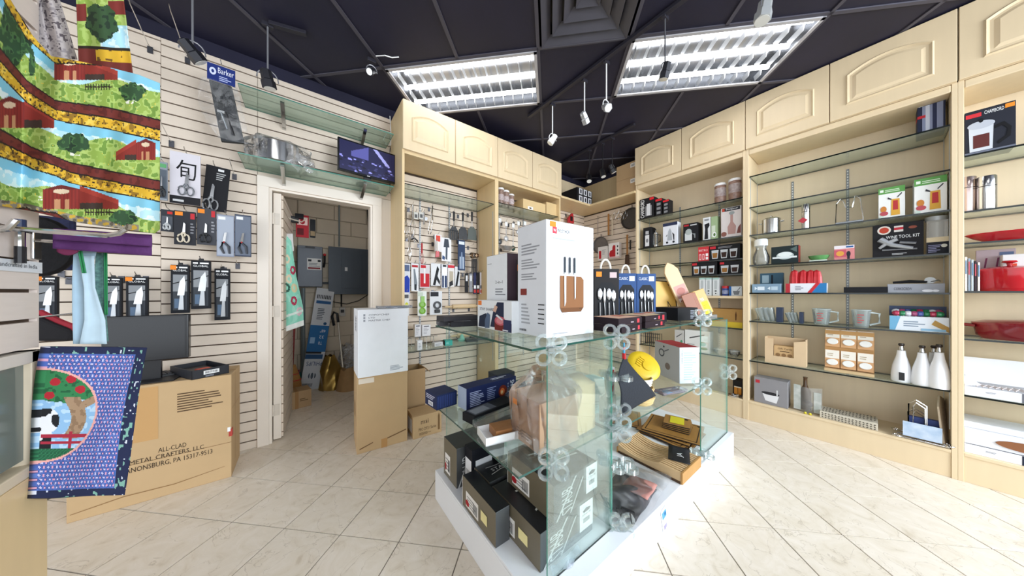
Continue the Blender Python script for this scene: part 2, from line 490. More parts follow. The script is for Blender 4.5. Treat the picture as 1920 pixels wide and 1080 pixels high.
slats_x(2.705, 2.95, 2.5, 2.92)
wall_right = MB()
wall_right.box(XW + .012, -3.2, 0, XW + .1, YL + .1, ZC + .16, DARKW)
wall_right.box(XW + .006, 1.83, 0, XW + .012, YL, 2.9, GROOVE)
wall_right = wall_right.build('wall_right', kind='structure', smooth=False, label='right wall behind the maple cabinets')
for a, b in slat_rows(0, 2.46, .03): slab('slat', XW, 1.835, a, XW + .0125, YL, b, CREAM, wall_right)
# ---- doorway casing and the slat-faced door standing open into the stockroom
trim = thing('trim_1', 'cream wooden casing around the stockroom doorway', None, kind='structure')
board('casing_board', -.292, YL - .02, 0, -.222, YL + .012, 2.115, TRIM, trim, .004)
board('casing_board', .52, YL - .02, 0, .60, YL + .012, 2.115, TRIM, trim, .004)
board('casing_board', -.292, YL - .022, 2.035, .60, YL + .012, 2.115, TRIM, trim, .004)
board('jamb', -.222, YL - .005, 0, -.205, YL + .11, 2.035, TRIM, trim, 0)
board('jamb', .503, YL - .005, 0, .52, YL + .11, 2.035, TRIM, trim, 0)
board('jamb', -.205, YL - .005, 2.018, .503, YL + .11, 2.035, TRIM, trim, 0)
slab('filler_board', .60, YL - .004, 0, .685, YL + .012, 2.115, TRIM, trim)
door = thing('door_1', 'slat-faced stockroom door standing open inwards', None, (-.2, YL + .03, 0), R(-3.5), kind='structure')
board('leaf', 0, 0, .012, .05, .74, 2.01, TRIM, door, .003)
for a, b in slat_rows(.02, 2.0): slab('slat', .05, .012, a, .0615, .74, b, CREAM, door)
for z in (.25, 1.05, 1.80):
    b = MB(); b.box(.004, -.004, z - .045, .04, 0, z + .045, M('#d9cfc2', .4, .2)); b.cyl((0, -.006, z - .045), (0, -.006, z + .045), .006, M('#d9cfc2', .4, .2))
    b.build('hinge', door)
# ---- stockroom beyond the door, painted concrete block
YB = 4.5
BLK = M('#d8cbb6', 0.75, 0, 0.05, 9, 0.25)
wall_back = board('wall_back', -.8, YB + .012, 0, 1.4, YB + .1, 2.75, M('#b3a690', .9), bevel=0, kind='structure', label='painted concrete block wall of the stockroom')
blk = MB().box(-.195, 0, -.097, .195, .012, .097, BLK).mesh('block', False)
for r in range(14):
    for c in range(-3, 4):
        xo = c * .4 + (.2 if r % 2 else 0) + .33
        if not (-.6 < xo < 1.2): continue
        o = bpy.data.objects.new('block', blk); COL.objects.link(o); fin(o, wall_back, (xo, YB, .1 + r * .2))
        b_ = o.modifiers.new('b', 'BEVEL'); b_.width = .003; b_.segments = 1
STK = M('#d5c8b3', 0.75, 0, 0.05, 6)
board('wall_stockroom_left', -.86, YL + .11, 0, -.8, YB + .1, 2.75, STK, bevel=0, kind='structure', label='left stockroom wall behind the open door')
board('wall_stockroom_right', 1.4, YL + .11, 0, 1.46, YB + .1, 2.75, STK, bevel=0, kind='structure', label='right stockroom wall')
board('ceiling_stockroom', -.86, YL + .11, 2.75, 1.46, YB + .1, 2.8, STK, bevel=0, kind='structure', label='stockroom ceiling')

# ================================================================== maple cabinets
BACKP = M('#e6d2b2', 0.5, 0, 0.05, 3, stretch=(6, 6, 0.6))
def arch(w, h, rise, n=10):
    pts = [(-w / 2, -h / 2), (w / 2, -h / 2)]
    for i in range(n + 1):
        t = i / n; x = w / 2 - w * t
        pts.append((x, h / 2 - rise + rise * (1 - (2 * t - 1) ** 2)))
    return pts
def cab_door(parent, x0, x1, z0, z1, mat):
    g = .0025; w = x1 - x0 - 2 * g; h = z1 - z0
    d = MB().box(-w / 2, 0, -h / 2, w / 2, .02, h / 2, mat).build('door', parent, ((x0 + x1) / 2, -.02, (z0 + z1) / 2), bevel=.003, smooth=False)
    pw, ph = w * .70, h * .62; rise = h * .13
    b = MB(); rails = []
    for inset, y in ((0, 0), (.008, -.009), (.02, .0), (.032, 0.0), (.05, -.008)):
        rails.append([(p[0] * (1 - 2 * inset / pw), y - .0004, p[1] * (1 - 2 * inset / ph)) for p in arch(pw, ph, rise)])
    n = len(rails[0]); vs = [p for r in rails for p in r]; fs = []
    for k in range(len(rails) - 1):
        for i in range(n): fs.append((k * n + i, k * n + (i + 1) % n, (k + 1) * n + (i + 1) % n, (k + 1) * n + i))
    fs.append(tuple((len(rails) - 1) * n + i for i in range(n)))
    b.add(vs, fs, mat); b.build('raised_panel', d, smooth=False)
    return d
def standard(parent, x, y, z0, z1, nm='shelf_standard'):
    b = MB(); b.box(x - .008, y - .005, z0, x + .008, y, z1, M('#83868a', .4, .2, .03))
    k = z0 + .02
    while k < z1 - .02:
        b.box(x - .0035, y - .0056, k, x + .0035, y - .0048, k + .012, M('#e2e3e0', .5)); k += .024
    b.build(nm, parent, smooth=False)
RZ = -pi / 2
def right_unit(label, y_left, y_right, doors, stds, mat=MAPLE_D):
    t = thing('shelf_cabinet', label, 'cabinet', (XF, y_left, 0), RZ)
    w = y_left - y_right; th = .0215; D = XW - XF + .008
    board('side_panel', 0, 0, 0, th, D, 2.55, mat, t)
    board('side_panel', w - th, 0, 0, w, D, 2.55, mat, t)
    slab('back_panel', th, D - .012, .18, w - th, D, 2.53, BACKP, t)
    board('bottom_board', th, 0.001, .163, w - th, D - .012, .183, mat, t)
    board('plinth', th, .006, 0, w - th, .024, .163, mat, t)
    board('top_board', th, 0, 2.5, w - th, D - .012, 2.548, mat, t, .006)
    slab('upper_carcass', .002, .002, 2.55, w - .002, D, 3.012, mat, t)
    for a, b in doors: cab_door(t, a, b, 2.553, 3.014, mat)
    for s in stds: standard(t, s, D - .012, .5, 2.25)
    for s in (th + .0001, w - th - .0001):
        for yy in (.06, D - .05):
            e = .003 if s < w / 2 else -.003
            slab('shelf_track', min(s, s + e), yy - .006, .3, max(s, s + e), yy + .006, 2.3, GREYM, t)
    return t
Y1, Y2, Y3 = 1.826, .741, -.319
right_unit('maple shelf cabinet with two arched doors beside the slat-wall corner', Y1, Y2, [(0, .534), (.534, 1.085)], [.38, .78])
right_unit('wide central maple shelf cabinet with oil bottles and two arched doors', Y2, Y3, [(0, .522), (.522, 1.06)], [.27, .60])
right_unit('maple shelf cabinet holding red cookware at right edge', Y3, -1.38, [(0, .53), (.53, 1.06)], [.5])
def left_unit(label, x0, x1, stds, first):
    t = thing('wall_cabinet', label, 'cabinet', (x0, YC, 0), 0)
    w = x1 - x0; th = .022; D = YL - YC - .001
    board('side_panel', 0, 0, 0, th, D, 2.46 if not first else 2.9, MAPLE, t)
    board('side_panel', w - th, 0, 0, w, D, 2.46, MAPLE, t)
    board('top_board', th, 0, 2.435, w - th, D, 2.462, MAPLE, t, .004)
    slab('upper_carcass', th if first else 0, .002, 2.463, w, D, 2.895, MAPLE_D, t)
    for k in range(2): cab_door(t, w * k / 2, w * (k + 1) / 2, 2.466, 2.9, MAPLE_D)
    for s in stds: standard(t, s, D - .0005, .35, 2.2)
    for s, e in ((th, .003), (w - th, -.003)):
        slab('shelf_track', min(s, s + e), .04, .45, max(s, s + e), .05, 2.1, GREYM, t)
        slab('shelf_track', min(s, s + e), D - .03, .45, max(s, s + e), D - .02, 2.1, GREYM, t)
    return t
left_unit('maple wall cabinet framing the hanging kitchen gadgets', .685, 1.687, [.29, .62], True)
left_unit('maple wall cabinet behind the tall white knife box', 1.687, 2.70, [.3, .7], False)
# ---- L-shaped high shelf across the corner
hs = thing('corner_shelf', 'high maple shelf wrapping the slat-wall corner with boxes on it', 'shelf', (0, 0, 0))
board('shelf_board', XW - .37, 1.828, 2.462, XW - .002, YL - .002, 2.49, MAPLE, hs, .003)
board('shelf_board', 2.702, YL - .40, 2.462, XW - .371, YL - .002, 2.49, MAPLE, hs, .003)
board('back_board', XW - .016, 1.828, 2.491, XW - .002, YL - .002, 2.93, MAPLE, hs, 0)
board('back_board', 2.95, YL - .016, 2.491, XW - .017, YL - .002, 2.93, MAPLE_D, hs, 0)

# ================================================================== glass shelves
ORD = ['first', 'second', 'third', 'fourth', 'fifth', 'sixth', 'seventh', 'eighth']
def glass_sheet(name, x0, y0, z0, x1, y1, z1, edge, label, cat='glass shelf', group=None, body=None):
    g = body or GLASS
    dx, dy, dz = x1 - x0, y1 - y0, z1 - z0
    mn = min(dx, dy, dz)
    mats = [g if dz == mn else edge, g if dz == mn else edge, g if dy == mn else edge, g if dx == mn else edge, g if dy == mn else edge, g if dx == mn else edge]
    cx, cy = (x0 + x1) / 2, (y0 + y1) / 2
    return MB().box(x0 - cx, y0 - cy, 0, x1 - cx, y1 - cy, dz, g, mats=mats).build(name, None, (cx, cy, z0), label=label, cat=cat, group=group, smooth=False)
GT = .011
Z1 = [2.122, 1.755, 1.538, 1.388, .85, .554]
Z2 = [2.30, 2.008, 1.745, 1.461, 1.2, .935, .562]
Z3 = [2.074, 1.72, 1.518, 1.21, .909, .55]
for zs, ya, yb, nm in ((Z1, Y1, Y2, 'cabinet by the corner'), (Z2, Y2, Y3, 'wide central cabinet'), (Z3, Y3, -1.38, 'cabinet at right edge')):
    for i, z in enumerate(zs):
        d0 = .03 if not (nm[0] == 'c' and 'corner' in nm and i in (2, 3, 4, 5)) else .06
        glass_sheet('glass_shelf', XF + d0 - .01, yb + .024, z - GT, XW - .02, ya - .024, z, GEDGE, '%s glass shelf from top in the %s' % (ORD[i], nm), group='glass shelves in the right cabinets')
board('wood_shelf', XF + .02, Y2 + .024, 1.145, XW - .02, Y1 - .024, 1.17, MAPLE_D, None, .002, label='wooden shelf under the white boxes in corner cabinet', cat='shelf')
glass_sheet('glass_shelf', .715, YC + .02, 2.17, 1.66, YL - .012, 2.178, GEDGE, 'glass shelf above the hanging kitchen gadgets')
glass_sheet('glass_shelf', .715, YC + .02, .657, 1.66, YL - .012, .665, GEDGE, 'low glass shelf below the rolling pins')
glass_sheet('glass_shelf', 1.715, YC + .02, 2.2, 2.675, YL - .012, 2.208, GEDGE, 'glass shelf carrying canisters and small wooden boxes')
def bracket(x, z, depth, label):
    b = MB(); b.box(-.004, -.012, -.05, .004, 0, .045, GREYM)
    b.prism([(0, -.055), (0, .0)], 0, 1, GREYM) if False else None
    o = b.build('shelf_bracket', None, (x, YL, z), label=label, cat='bracket', group='chrome shelf brackets over the doorway')
    a = MB(); a.add([(-.012, 0, -.09), (.012, 0, -.09), (.012, 0, -.001), (-.012, 0, -.001), (-.012, -depth, -.001), (.012, -depth, -.001), (.012, -depth, -.012), (-.012, -depth, -.012)],
                    [(0, 1, 2, 3), (3, 2, 5, 4), (4, 5, 6, 7), (7, 6, 1, 0), (0, 3, 4, 7), (1, 6, 5, 2)], STEEL)
    a.build('arm', o, smooth=False)
for z, lab in ((2.624, 'upper glass wall shelf above the monitor over the doorway'), (2.155, 'lower glass wall shelf carrying the pot and monitor')):
    glass_sheet('glass_shelf', -.36, 2.605, z - .008, .64, YL - .002, z, M('#4d8577', .15, 0, 0), lab, body=thin('green_glass', '#e8f3ed', .35, haze=.22, hazecol='#b5c9bb'))
    for x, q in ((-.13, 'left'), (.42, 'right')):
        bracket(x, z - .009, .26, 'chrome bracket under %s end of the %s' % (q, 'upper glass wall shelf' if z > 2.5 else 'lower glass wall shelf'))

# ================================================================== ceiling lights
LAMP = bpy.data.materials.new('m_fluorescent'); LAMP.use_nodes = True
_b = LAMP.node_tree.nodes['Principled BSDF']; _b.inputs['Base Color'].default_value = (1, 1, 1, 1)
_b.inputs['Emission Color'].default_value = (.97, .98, 1.0, 1); _b.inputs['Emission Strength'].default_value = TUBE_STRENGTH
REFL = M('#8e9094', 0.22, 0.9, 0.05, 8)
LOUV = M('#c4c6c8', 0.3, 0.5, 0.04)
def troffer(label, u0, u1, v0, v1):
    t = thing('ceiling_light', label, 'ceiling light', (*UV((u0 + u1) / 2, (v0 + v1) / 2), ZC), -pi / 4, group='recessed fluorescent ceiling lights')
    L, Wd = (u1 - u0) / 2 - .012, (v1 - v0) / 2 - .012
    b = MB(); b.box(-L, -Wd, .1, L, Wd, .105, REFL)
    for y in (-Wd, Wd): b.box(-L, min(y, y * .99), -.004, L, max(y, y * .99), .1, REFL)
    for x in (-L, L): b.box(min(x, x * .995), -Wd, -.004, max(x, x * .995), Wd, .1, REFL)
    b.build('housing', t, smooth=False)
    f = MB()
    for y in (-Wd, Wd - .022): f.box(-L, y, -.012, L, y + .022, -.002, M('#b9b6b8', .4))
    for x in (-L, L - .022): f.box(x, -Wd, -.012, x + .022, Wd, -.002, M('#b9b6b8', .4))
    f.build('frame', t, smooth=False)
    rows = [(-.275, -.195, -.055), (-.06, -.005, .135), (.155, .19, .275)]
    for k, (tv, r0, r1) in enumerate(((-.235, -.205, -.065), (-.035, -.005, .125), (.155, .185, Wd - .02))):
        MB().cyl((-L + .03, tv, .03), (L - .03, tv, .03), .017, LAMP, 12).build('tube', t)
        n = 13
        for i in range(n):
            x = -L + .06 + (2 * L - .12) * i / (n - 1)
            m = MB(); m.add([(x - .004, r0, .04), (x + .004, r0, .04), (x + .004, r1, .04), (x - .004, r1, .04), (x - .001, r0 + .01, -.004), (x + .001, r0 + .01, -.004), (x + .001, r1 - .01, -.004), (x - .001, r1 - .01, -.004)],
                            [(0, 1, 2, 3), (4, 7, 6, 5), (0, 4, 5, 1), (1, 5, 6, 2), (2, 6, 7, 3), (3, 7, 4, 0)], LOUV)
            m.build('louver_blade', t, smooth=False)
    return t
troffer('long fluorescent ceiling light above the left wall cabinets', us[4], us[6], vs_[5], vs_[6])
troffer('long fluorescent ceiling light nearest the right cabinet doors', us[7], us[9], vs_[5], vs_[6])
troffer('unseen fluorescent ceiling light added behind the photographer towards the slat wall', us[4], us[6], vs_[2], vs_[3])  # added out of view, repeats the visible fixtures to give more illumination
troffer('unseen fluorescent ceiling light added behind the photographer towards the shop front', us[7], us[9], vs_[2], vs_[3])  # second added fixture out of view, also only for illumination
t = thing('added_batten_light', 'unseen batten light added on stockroom ceiling to brighten the room', 'ceiling light', (.35, 3.4, 2.69))  # added lamp, hidden above the doorway, brightens the otherwise dark stockroom
MB().box(-.5, -.04, .02, .5, .04, .06, WHITE).build('housing', t, smooth=False)
MB().cyl((-.48, 0, 0), (.48, 0, 0), .026, LAMP, 12).build('tube', t)
# ---- light tracks and spotlights
TRK = M('#2b2933', 0.5, 0.2, 0.1)
def track(p0, p1, label):
    a = PZ(*p0, ZC - .012); b = PZ(*p1, ZC - .012); d = b - a
    MB().box(0, -.016, -.012, d.length, .016, .012, TRK).build('light_track', None, (a.x, a.y, a.z - .006), math.atan2(d.y, d.x), label=label, cat='light track', bevel=.002, smooth=False)
track((991, 218), (1330, -40), 'black light track crossing between the two fluorescent lights')
track((1052, 306), (1190, 232), 'black light track in front of the corner shelf')
track((505, 42), (575, 62), 'short grey light track above the slat wall')
def spot(top, head, aim, label, body, size=1.0, rod=True, rodcol=None):
    a = PZ(*top, ZC - .02)
    q = project(a); f = (ZC - .02 - CAMH) * FOC / (HY - top[1])
    zh = CAMH + (HY - head[1]) / FOC * f
    t = thing('spotlight', label, 'spotlight', tuple(a), 0, group='track spotlights hanging from the ceiling')
    dz = zh - a.z
    rc = rodcol or M('#a9a9ae', .3, .6, .03)
    MB().box(-.03, -.012, -.02, .03, .012, .006, TRK).build('adapter', t, smooth=False, bevel=.002)
    if rod: MB().cyl((0, 0, 0), (0, 0, dz + .05), .005, rc, 8).build('rod', t)
    h = MB(); d = Vector(aim).normalized()
    T = Matrix.Translation((0, 0, dz)) @ d.to_track_quat('Z', 'Y').to_matrix().to_4x4() @ Matrix.Scale(size, 4)
    size *= 1.15; h.lathe([(.018, -.055), (.027, -.05), (.028, 0), (.034, .006), (.034, .045), (.031, .046)], body, 6 if size > 1.05 else 16, T)
    ho = h.build('head', t)
    MB().lathe([(.028, .0465), (.028, .0475)], M('#f4f4f0', .15, .2, 0.02), 16, T).build('lens', ho)
    y = MB(); pts = []
    for i in range(9):
        g = pi * i / 8; pts.append((cos(g) * .042 * size, 0, dz + sin(g) * .052 * size))
    y.tube(pts, .0035, rc, 6); y.build('yoke', t)
    return t
DK = M('#2a2a30', .35, .4, .05); SV = M('#b9babd', .3, .6, .03)
spot((361, -28), (368, 98), (.5, .2, -.6), 'dark spotlight on long rod above the barn-print apron', DK, 1.1)
spot((502, 45), (500, 150), (.2, .1, -1), 'dark spotlight hanging above the glass wall shelf', DK, 1.15)
spot((697, 112), (696, 134), (-.5, -.5, -.6), 'small round spotlight at the corner of left fluorescent light', DK, .8, False)
spot((1036, 195), (1036, 262), (-.4, .3, -.7), 'white spotlight hanging nearest the left cabinet doors', WHITE, .95, rodcol=WHITE)
spot((1096, 150), (1096, 222), (.6, .1, -.6), 'silver spotlight, middle one of the central track', SV, .95, rodcol=WHITE)
spot((1137, 115), (1137, 201), (-.3, -.5, -.5), 'silver spotlight below the gap between fluorescent lights', SV, .95, rodcol=WHITE)
spot((1247, 30), (1246, 134), (.1, .3, -1), 'black spotlight hanging in front of right fluorescent light', DK, .95, rodcol=M('#6b6b70', .4, .4))
spot((1432, -30), (1432, 22), (-.2, .1, -1), 'grey spotlight at top edge above right fluorescent light', GREYM, 1.25, False)
for k, (tp, hd, lb) in enumerate((((1105, 281), (1105, 335), 'black spotlight above the printed black carton'), ((1130, 268), (1130, 325), 'middle black spotlight in front of corner shelf'), ((1148, 258), (1148, 317), 'black spotlight beside the stacked cardboard boxes'))):
    spot(tp, hd, (.3 * (k - 1), -.2, -.7), lb, BLACK, 1.0, rodcol=BLACK)
# ================================================================== left side
def hook(x, z, ln, label, Y=YL, up=.35, group='chrome peg hooks in the slat wall', dirv=(0, -1)):
    """peg hook: plate in the groove, wire running out and turned up at the tip"""
    t = thing('peg_hook', label, 'hook', (x, Y, z), 0 if dirv == (0, -1) else RZ, group=group)
    MB().box(-.012, -.006, -.03, .012, -.0005, .014, M('#5a5a60', .35, .6)).build('plate', t, smooth=False)
    MB().tube([(0, -.004, 0), (0, -ln * .9, ln * up * .9), (0, -ln, ln * up + .014)], .0025, CHROME, 6).build('wire', t)
    return t
def hang(name, label, cat, x0, x1, yt, yb, Y, col, art=None, th=.012, tilt=0, group=None, hooked=True, mat=None, hlabel=None, hole=True):
    """carded pack hanging parallel to the left wall, its edges surveyed at distance Y"""
    a = PY(x0, yt, Y); b = PY(x1, yt, Y); zt = (a.z + PY(x1, yt, Y).z) / 2
    xm = (x0 + x1) / 2; zt = PY(xm, yt, Y).z; zb = PY(xm, yb, Y).z
    w = b.x - a.x; h = zt - zb; xc = (a.x + b.x) / 2
    o = pbox(name, label, cat, (xc, Y, zb), 0, w, th, h, mat or col, art, group, .001, rot=(0, R(tilt), 0))
    if hooked:
        ln = YL - Y + .03
        hook(xc, zt + .012 - ln * .1, ln, hlabel or 'chrome peg hook holding the %s' % label.split(' on ')[0].split(' beside ')[0].split(' under ')[0].split(' above ')[0][:60], up=.12)
    return o
def scissors(parent, w, h, cx, cz, hcol, y=-.004, blade=STEEL):
    b = MB()
    b.prism([(cx - .06 * w, cz), (cx + .04 * w, cz), (cx + .05 * w, cz + .48 * h), (cx - .0 * w, cz + .5 * h)], y - .004, y - .001, blade)
    b.prism([(cx - .03 * w, cz), (cx + .09 * w, cz), (cx + .1 * w, cz + .42 * h), (cx + .04 * w, cz + .49 * h)], y - .006, y - .0035, blade)
    b.build('blade', parent, smooth=False)
    for s in (-1, 1):
        r = MB(); pts = []
        for i in range(13):
            g = 2 * pi * i / 12
            pts.append((cx + s * .17 * w + cos(g) * .13 * w - s * .02 * w, y - .003, cz - .24 * h + sin(g) * .18 * h))
        r.tube(pts, .0045, hcol, 6)
        r.tube([(cx + s * .02 * w, y - .003, cz + .04 * h), (cx + s * .1 * w, y - .003, cz - .08 * h)], .006, hcol, 6)
        r.build('handle', parent)
def knife(parent, cx, z0, z1, w, y=-.003, handle=STEEL):
    m = z0 + (z1 - z0) * .42
    MB().prism([(cx - w * .5, m), (cx + w * .35, m), (cx + w * .5, m + (z1 - m) * .6), (cx + w * .35, z1), (cx - w * .2, m + (z1 - m) * .7)], y - .002, y, M('#d5d7d8', .25, .6)).build('blade', parent, smooth=False)
    MB().prism([(cx - w * .35, z0), (cx + w * .3, z0), (cx + w * .25, m), (cx - w * .15, m)], y - .006, y, M('#b9bcbf', .3, .6)).build('handle', parent, smooth=False)
# ---- knives in black window boxes
def knife_pack(label, x0, x1, yt, yb, Y, sticker=False):
    art = [('r', .12, .06, .88, .80, '#3b3f45'), ('r', .12, .45, .88, .80, '#8c8f92'), ('t', 'GLOBAL', .12, .87, .88, .91, '#f4f4f4'), ('r', .1, .935, .35, .965, '#f4f4f4'), ('r', .45, .935, .9, .965, '#f4f4f4'), ('r', .2, .10, .5, .3, '#5b6f86'), ('p', [(.12, .60), (.88, .68), (.88, .70), (.12, .62)], '#101014')]
    if sticker: art.append(('r', -.02, .9, .3, .99, '#ef8a2c'))
    o = hang('knife_pack', label, 'knife', x0, x1, yt, yb, Y, '#17191f', {'F': art}, .02, group='boxed knives hanging on the slat wall')
    w, h = o.dimensions.x, o.dimensions.z
    w = PY(x1, yt, Y).x - PY(x0, yt, Y).x; h = PY((x0 + x1) / 2, yt, Y).z - PY((x0 + x1) / 2, yb, Y).z
    knife(o, w * .08, h * .07, h * .78, w * .45)
    MB().prism([(-w * .15, h), (w * .15, h), (w * .12, h * 1.05), (-w * .12, h * 1.05)], .008, .011, BLACK).build('hang_tab', o, smooth=False)
knife_pack('boxed knife with orange sticker above the black monitor, leftmost of three', 320, 355, 497, 587, 2.80, True)
knife_pack('boxed knife hanging in middle of the three above the monitor', 358, 395, 489, 579, 2.78)
knife_pack('boxed knife hanging nearest the doorway casing, lowest of three', 402, 431, 504, 600, 2.83)
knife_pack('boxed knife beside the gondola edge left of the tote handles', 67, 107, 518, 604, 2.72, True)
knife_pack('boxed knife hanging just right of the tote bag handles', 194, 228, 520, 600, 2.80)
knife_pack('boxed knife with orange tag above the left half of the monitor', 236, 277, 519, 600, 2.78, True)
# ---- scissors
o = hang('scissors_card', 'white card with black calligraphy sign and kitchen scissors', 'scissors', 318, 376, 287, 383, 2.74, '#d9d4da', {'F': [('r', 0, 0, 1, .15, '#1d1c20'), ('t', '旬', .2, .48, .86, .86, '#151417'), ('r', .1, .04, .45, .08, '#c9c9c9')]}, .008)
scissors(o, .12, .16, .005, .125, M('#77797e', .3, .4))
o = hang('scissors_card', 'large grey-handled scissors on black card behind white one', 'scissors', 378, 424, 311, 395, 2.80, '#1b1b1f', {'F': [('L', .45, .70, .9, .88, 4, '#b9b9b9'), ('r', .5, .9, .75, .95, '#e8e8e8')]}, .008, tilt=4)
scissors(o, .13, .2, -.02, .085, M('#a7a9ac', .3, .5))
o = hang('scissors_card', 'slim scissors pack half hidden behind the apron edge', 'scissors', 292, 314, 303, 375, 2.72, '#8e949c', {'F': [('r', .05, .05, .95, .8, '#59616b'), ('r', .1, .85, .9, .95, '#5fa36b')]}, .008)
scissors(o, .05, .14, 0, .08, BLACK)
o = hang('scissors_card', 'small dark scissors pack between apron and beige-handled scissors', 'scissors', 301, 326, 393, 434, 2.76, '#33353b', {'F': [('r', .1, .1, .9, .7, '#565a62'), ('r', .5, .8, .9, .92, '#c8322f')]}, .01)
scissors(o, .05, .09, 0, .05, GREYM)
o = hang('scissors_card', 'kitchen scissors with beige handles in clear pack', 'scissors', 326, 367, 396, 459, 2.74, '#2c2d33', {'F': [('r', .05, .86, .4, .97, '#ee8b2f'), ('r', .75, .78, .95, .95, '#c3333a'), ('L', .75, .35, .95, .7, 4, '#8b8b90')]}, .01)
scissors(o, .09, .14, -.005, .075, M('#d8cbb4', .45))
o = hang('scissors_card', 'kitchen scissors with black handles and orange tag', 'scissors', 369, 405, 391, 459, 2.75, '#46474d', {'F': [('r', .05, .86, .4, .97, '#ee8b2f'), ('r', .75, .78, .95, .95, '#c3333a'), ('L', .75, .35, .95, .7, 4, '#9b9ba0')]}, .01)
scissors(o, .09, .14, -.005, .075, BLACK)
for x0, x1, lb, c in ((406, 439, 'poultry shears with grey handles in clear sleeve', '#8d93a4'), (440, 471, 'poultry shears with black handles nearest the doorway casing', '#3f4658')):
    o = hang('shears_pack', lb, 'shears', x0, x1, 403, 481, 2.75, c, {'F': [('r', .04, .03, .96, .97, '#a9b0bd' if x0 < 420 else '#6f7786'), ('r', .1, .88, .5, .95, '#e9e9ec')]}, .01)
    b = MB(); b.tube([(-.005, -.006, .02), (-.02, -.006, .06), (-.012, -.006, .1)], [.006, .009, .006], M('#30343e', .4), 6); b.tube([(.022, -.006, .02), (.018, -.006, .07), (-.005, -.006, .1)], [.006, .009, .006], M('#30343e', .4), 6)
    b.build('handle', o)
    b = MB(); b.prism([(-.014, .095), (.0, .095), (.008, .17), (-.004, .165)], -.009, -.005, STEEL); b.build('blade', o, smooth=False)
    MB().ball((-.006, -.008, .1), .006, RED).build('pivot', o)
# ---- long knife-roll pack with blue header
t = hang('knife_roll_pack', 'black knife roll in clear bag under a blue header card', 'knife roll', 388, 441, 124, 155, 2.62, '#24357a', {'F': [('t', 'Barker', .38, .52, .95, .86, '#f2f4ff'), ('L', .42, .1, .95, .42, 3, '#c5cdf5'), ('e', .2, .55, .12, .22, '#dfe5ff'), ('e', .2, .55, .05, .1, '#24357a')]}, .006)
a = PY(390, 155, 2.62); b_ = PY(456, 268, 2.62); o0 = t.location
MB().prism([(PY(391, 155, 2.62).x - o0.x, 0), (PY(434, 155, 2.62).x - o0.x, 0), (PY(458, 265, 2.62).x - o0.x, PY(458, 268, 2.62).z - o0.z), (PY(414, 262, 2.62).x - o0.x, PY(414, 264, 2.62).z - o0.z)], .004, .03, M('#1f2226', .5, 0, .1, 20)).build('knife_roll', t, bevel=.004, smooth=False)
st = MB()
st.box(-.02, -.002, -.2, .015, .003, -.185, GREYM); st.tube([(.0, -.001, -.2), (.03, -.001, -.3)], .006, M('#8f969b', .25, .6), 6); st.tube([(.02, -.001, -.19), (.06, -.001, -.33)], .007, BLACK, 6)
st.build('strap_buckle', t)
MB().surf(lambda u, v: ((-.085 + .16 * u + v * .07 - (1 - u) * .05 * sin(v * pi)), -.006 - .004 * sin(v * 9 + u * 5), -v * .37), 8, 10, FILM2).build('clear_bag', t)
# empty hooks
for i, (x, y, ln, lb) in enumerate(((282, 92, .30, 'empty long hook beside the apron bib'), (352, 112, .34, 'empty long hook beside the dark spotlight'), (322, 268, .2, 'empty hook above the calligraphy card'), (440, 330, .18, 'empty hook right of the black scissors card'), (446, 497, .06, 'short empty hook near the casing above the lowest knife'), (116, 512, .06, 'short empty hook between the two left boxed knives'), (208, 62, .2, 'empty hook behind the grey printed cloth'))):
    p = PY(x, y, YL); hook(p.x, p.z, ln, lb, up=.28)
# ---- steel pot in cling film on the lower wall shelf
p = PY(522, 315, 2.75)
t = thing('stock_pot', 'shiny steel stock pot wrapped in crumpled plastic on glass shelf', 'pot', (p.x, 2.752, 2.1555))
PR = .145
MB().lathe([(PR - .01, .002), (PR, .012), (PR, .15), (PR + .006, .153), (PR - .003, .155), (PR - .006, .02), (.02, .018)], STEEL, 32).build('body', t)
MB().lathe([(PR + .003, .156), (PR - .04, .168), (.02, .174), (.001, .174)], STEEL, 32).build('lid', t)
for s in (-1, 1):
    MB().tube([(s * PR * .98, -.03, .12), (s * (PR + .03), -.025, .122), (s * (PR + .03), .025, .122), (s * PR * .98, .03, .12)], .005, STEEL, 6).build('handle', t)
def wrap_pt(u, v):
    a = 2 * pi * u; k = 1 + .08 * sin(7 * a + 5 * v) + .06 * sin(13 * a - 9 * v)
    z = -.028 + .215 * v if False else .004 + .2 * v
    rr = (PR + .035) * k * (1 - .75 * max(0, v - .8) / .2) + (.05 * max(0, cos(a - .1)) * (1 - v))
    return (rr * cos(a), max(-.135, min(.135, rr * sin(a) * .8)), z + .01 * sin(11 * a))
MB().surf(wrap_pt, 40, 12, FILM).build('plastic_wrap', t)
MB().surf(lambda u, v: (.1 + .1 * u + .02 * sin(9 * v), -.16 - .01 * sin(7 * u), .06 - .13 * v * (1 - .4 * u) + .02 * sin(5 * u)), 8, 8, FILM).build('plastic_wrap', t)
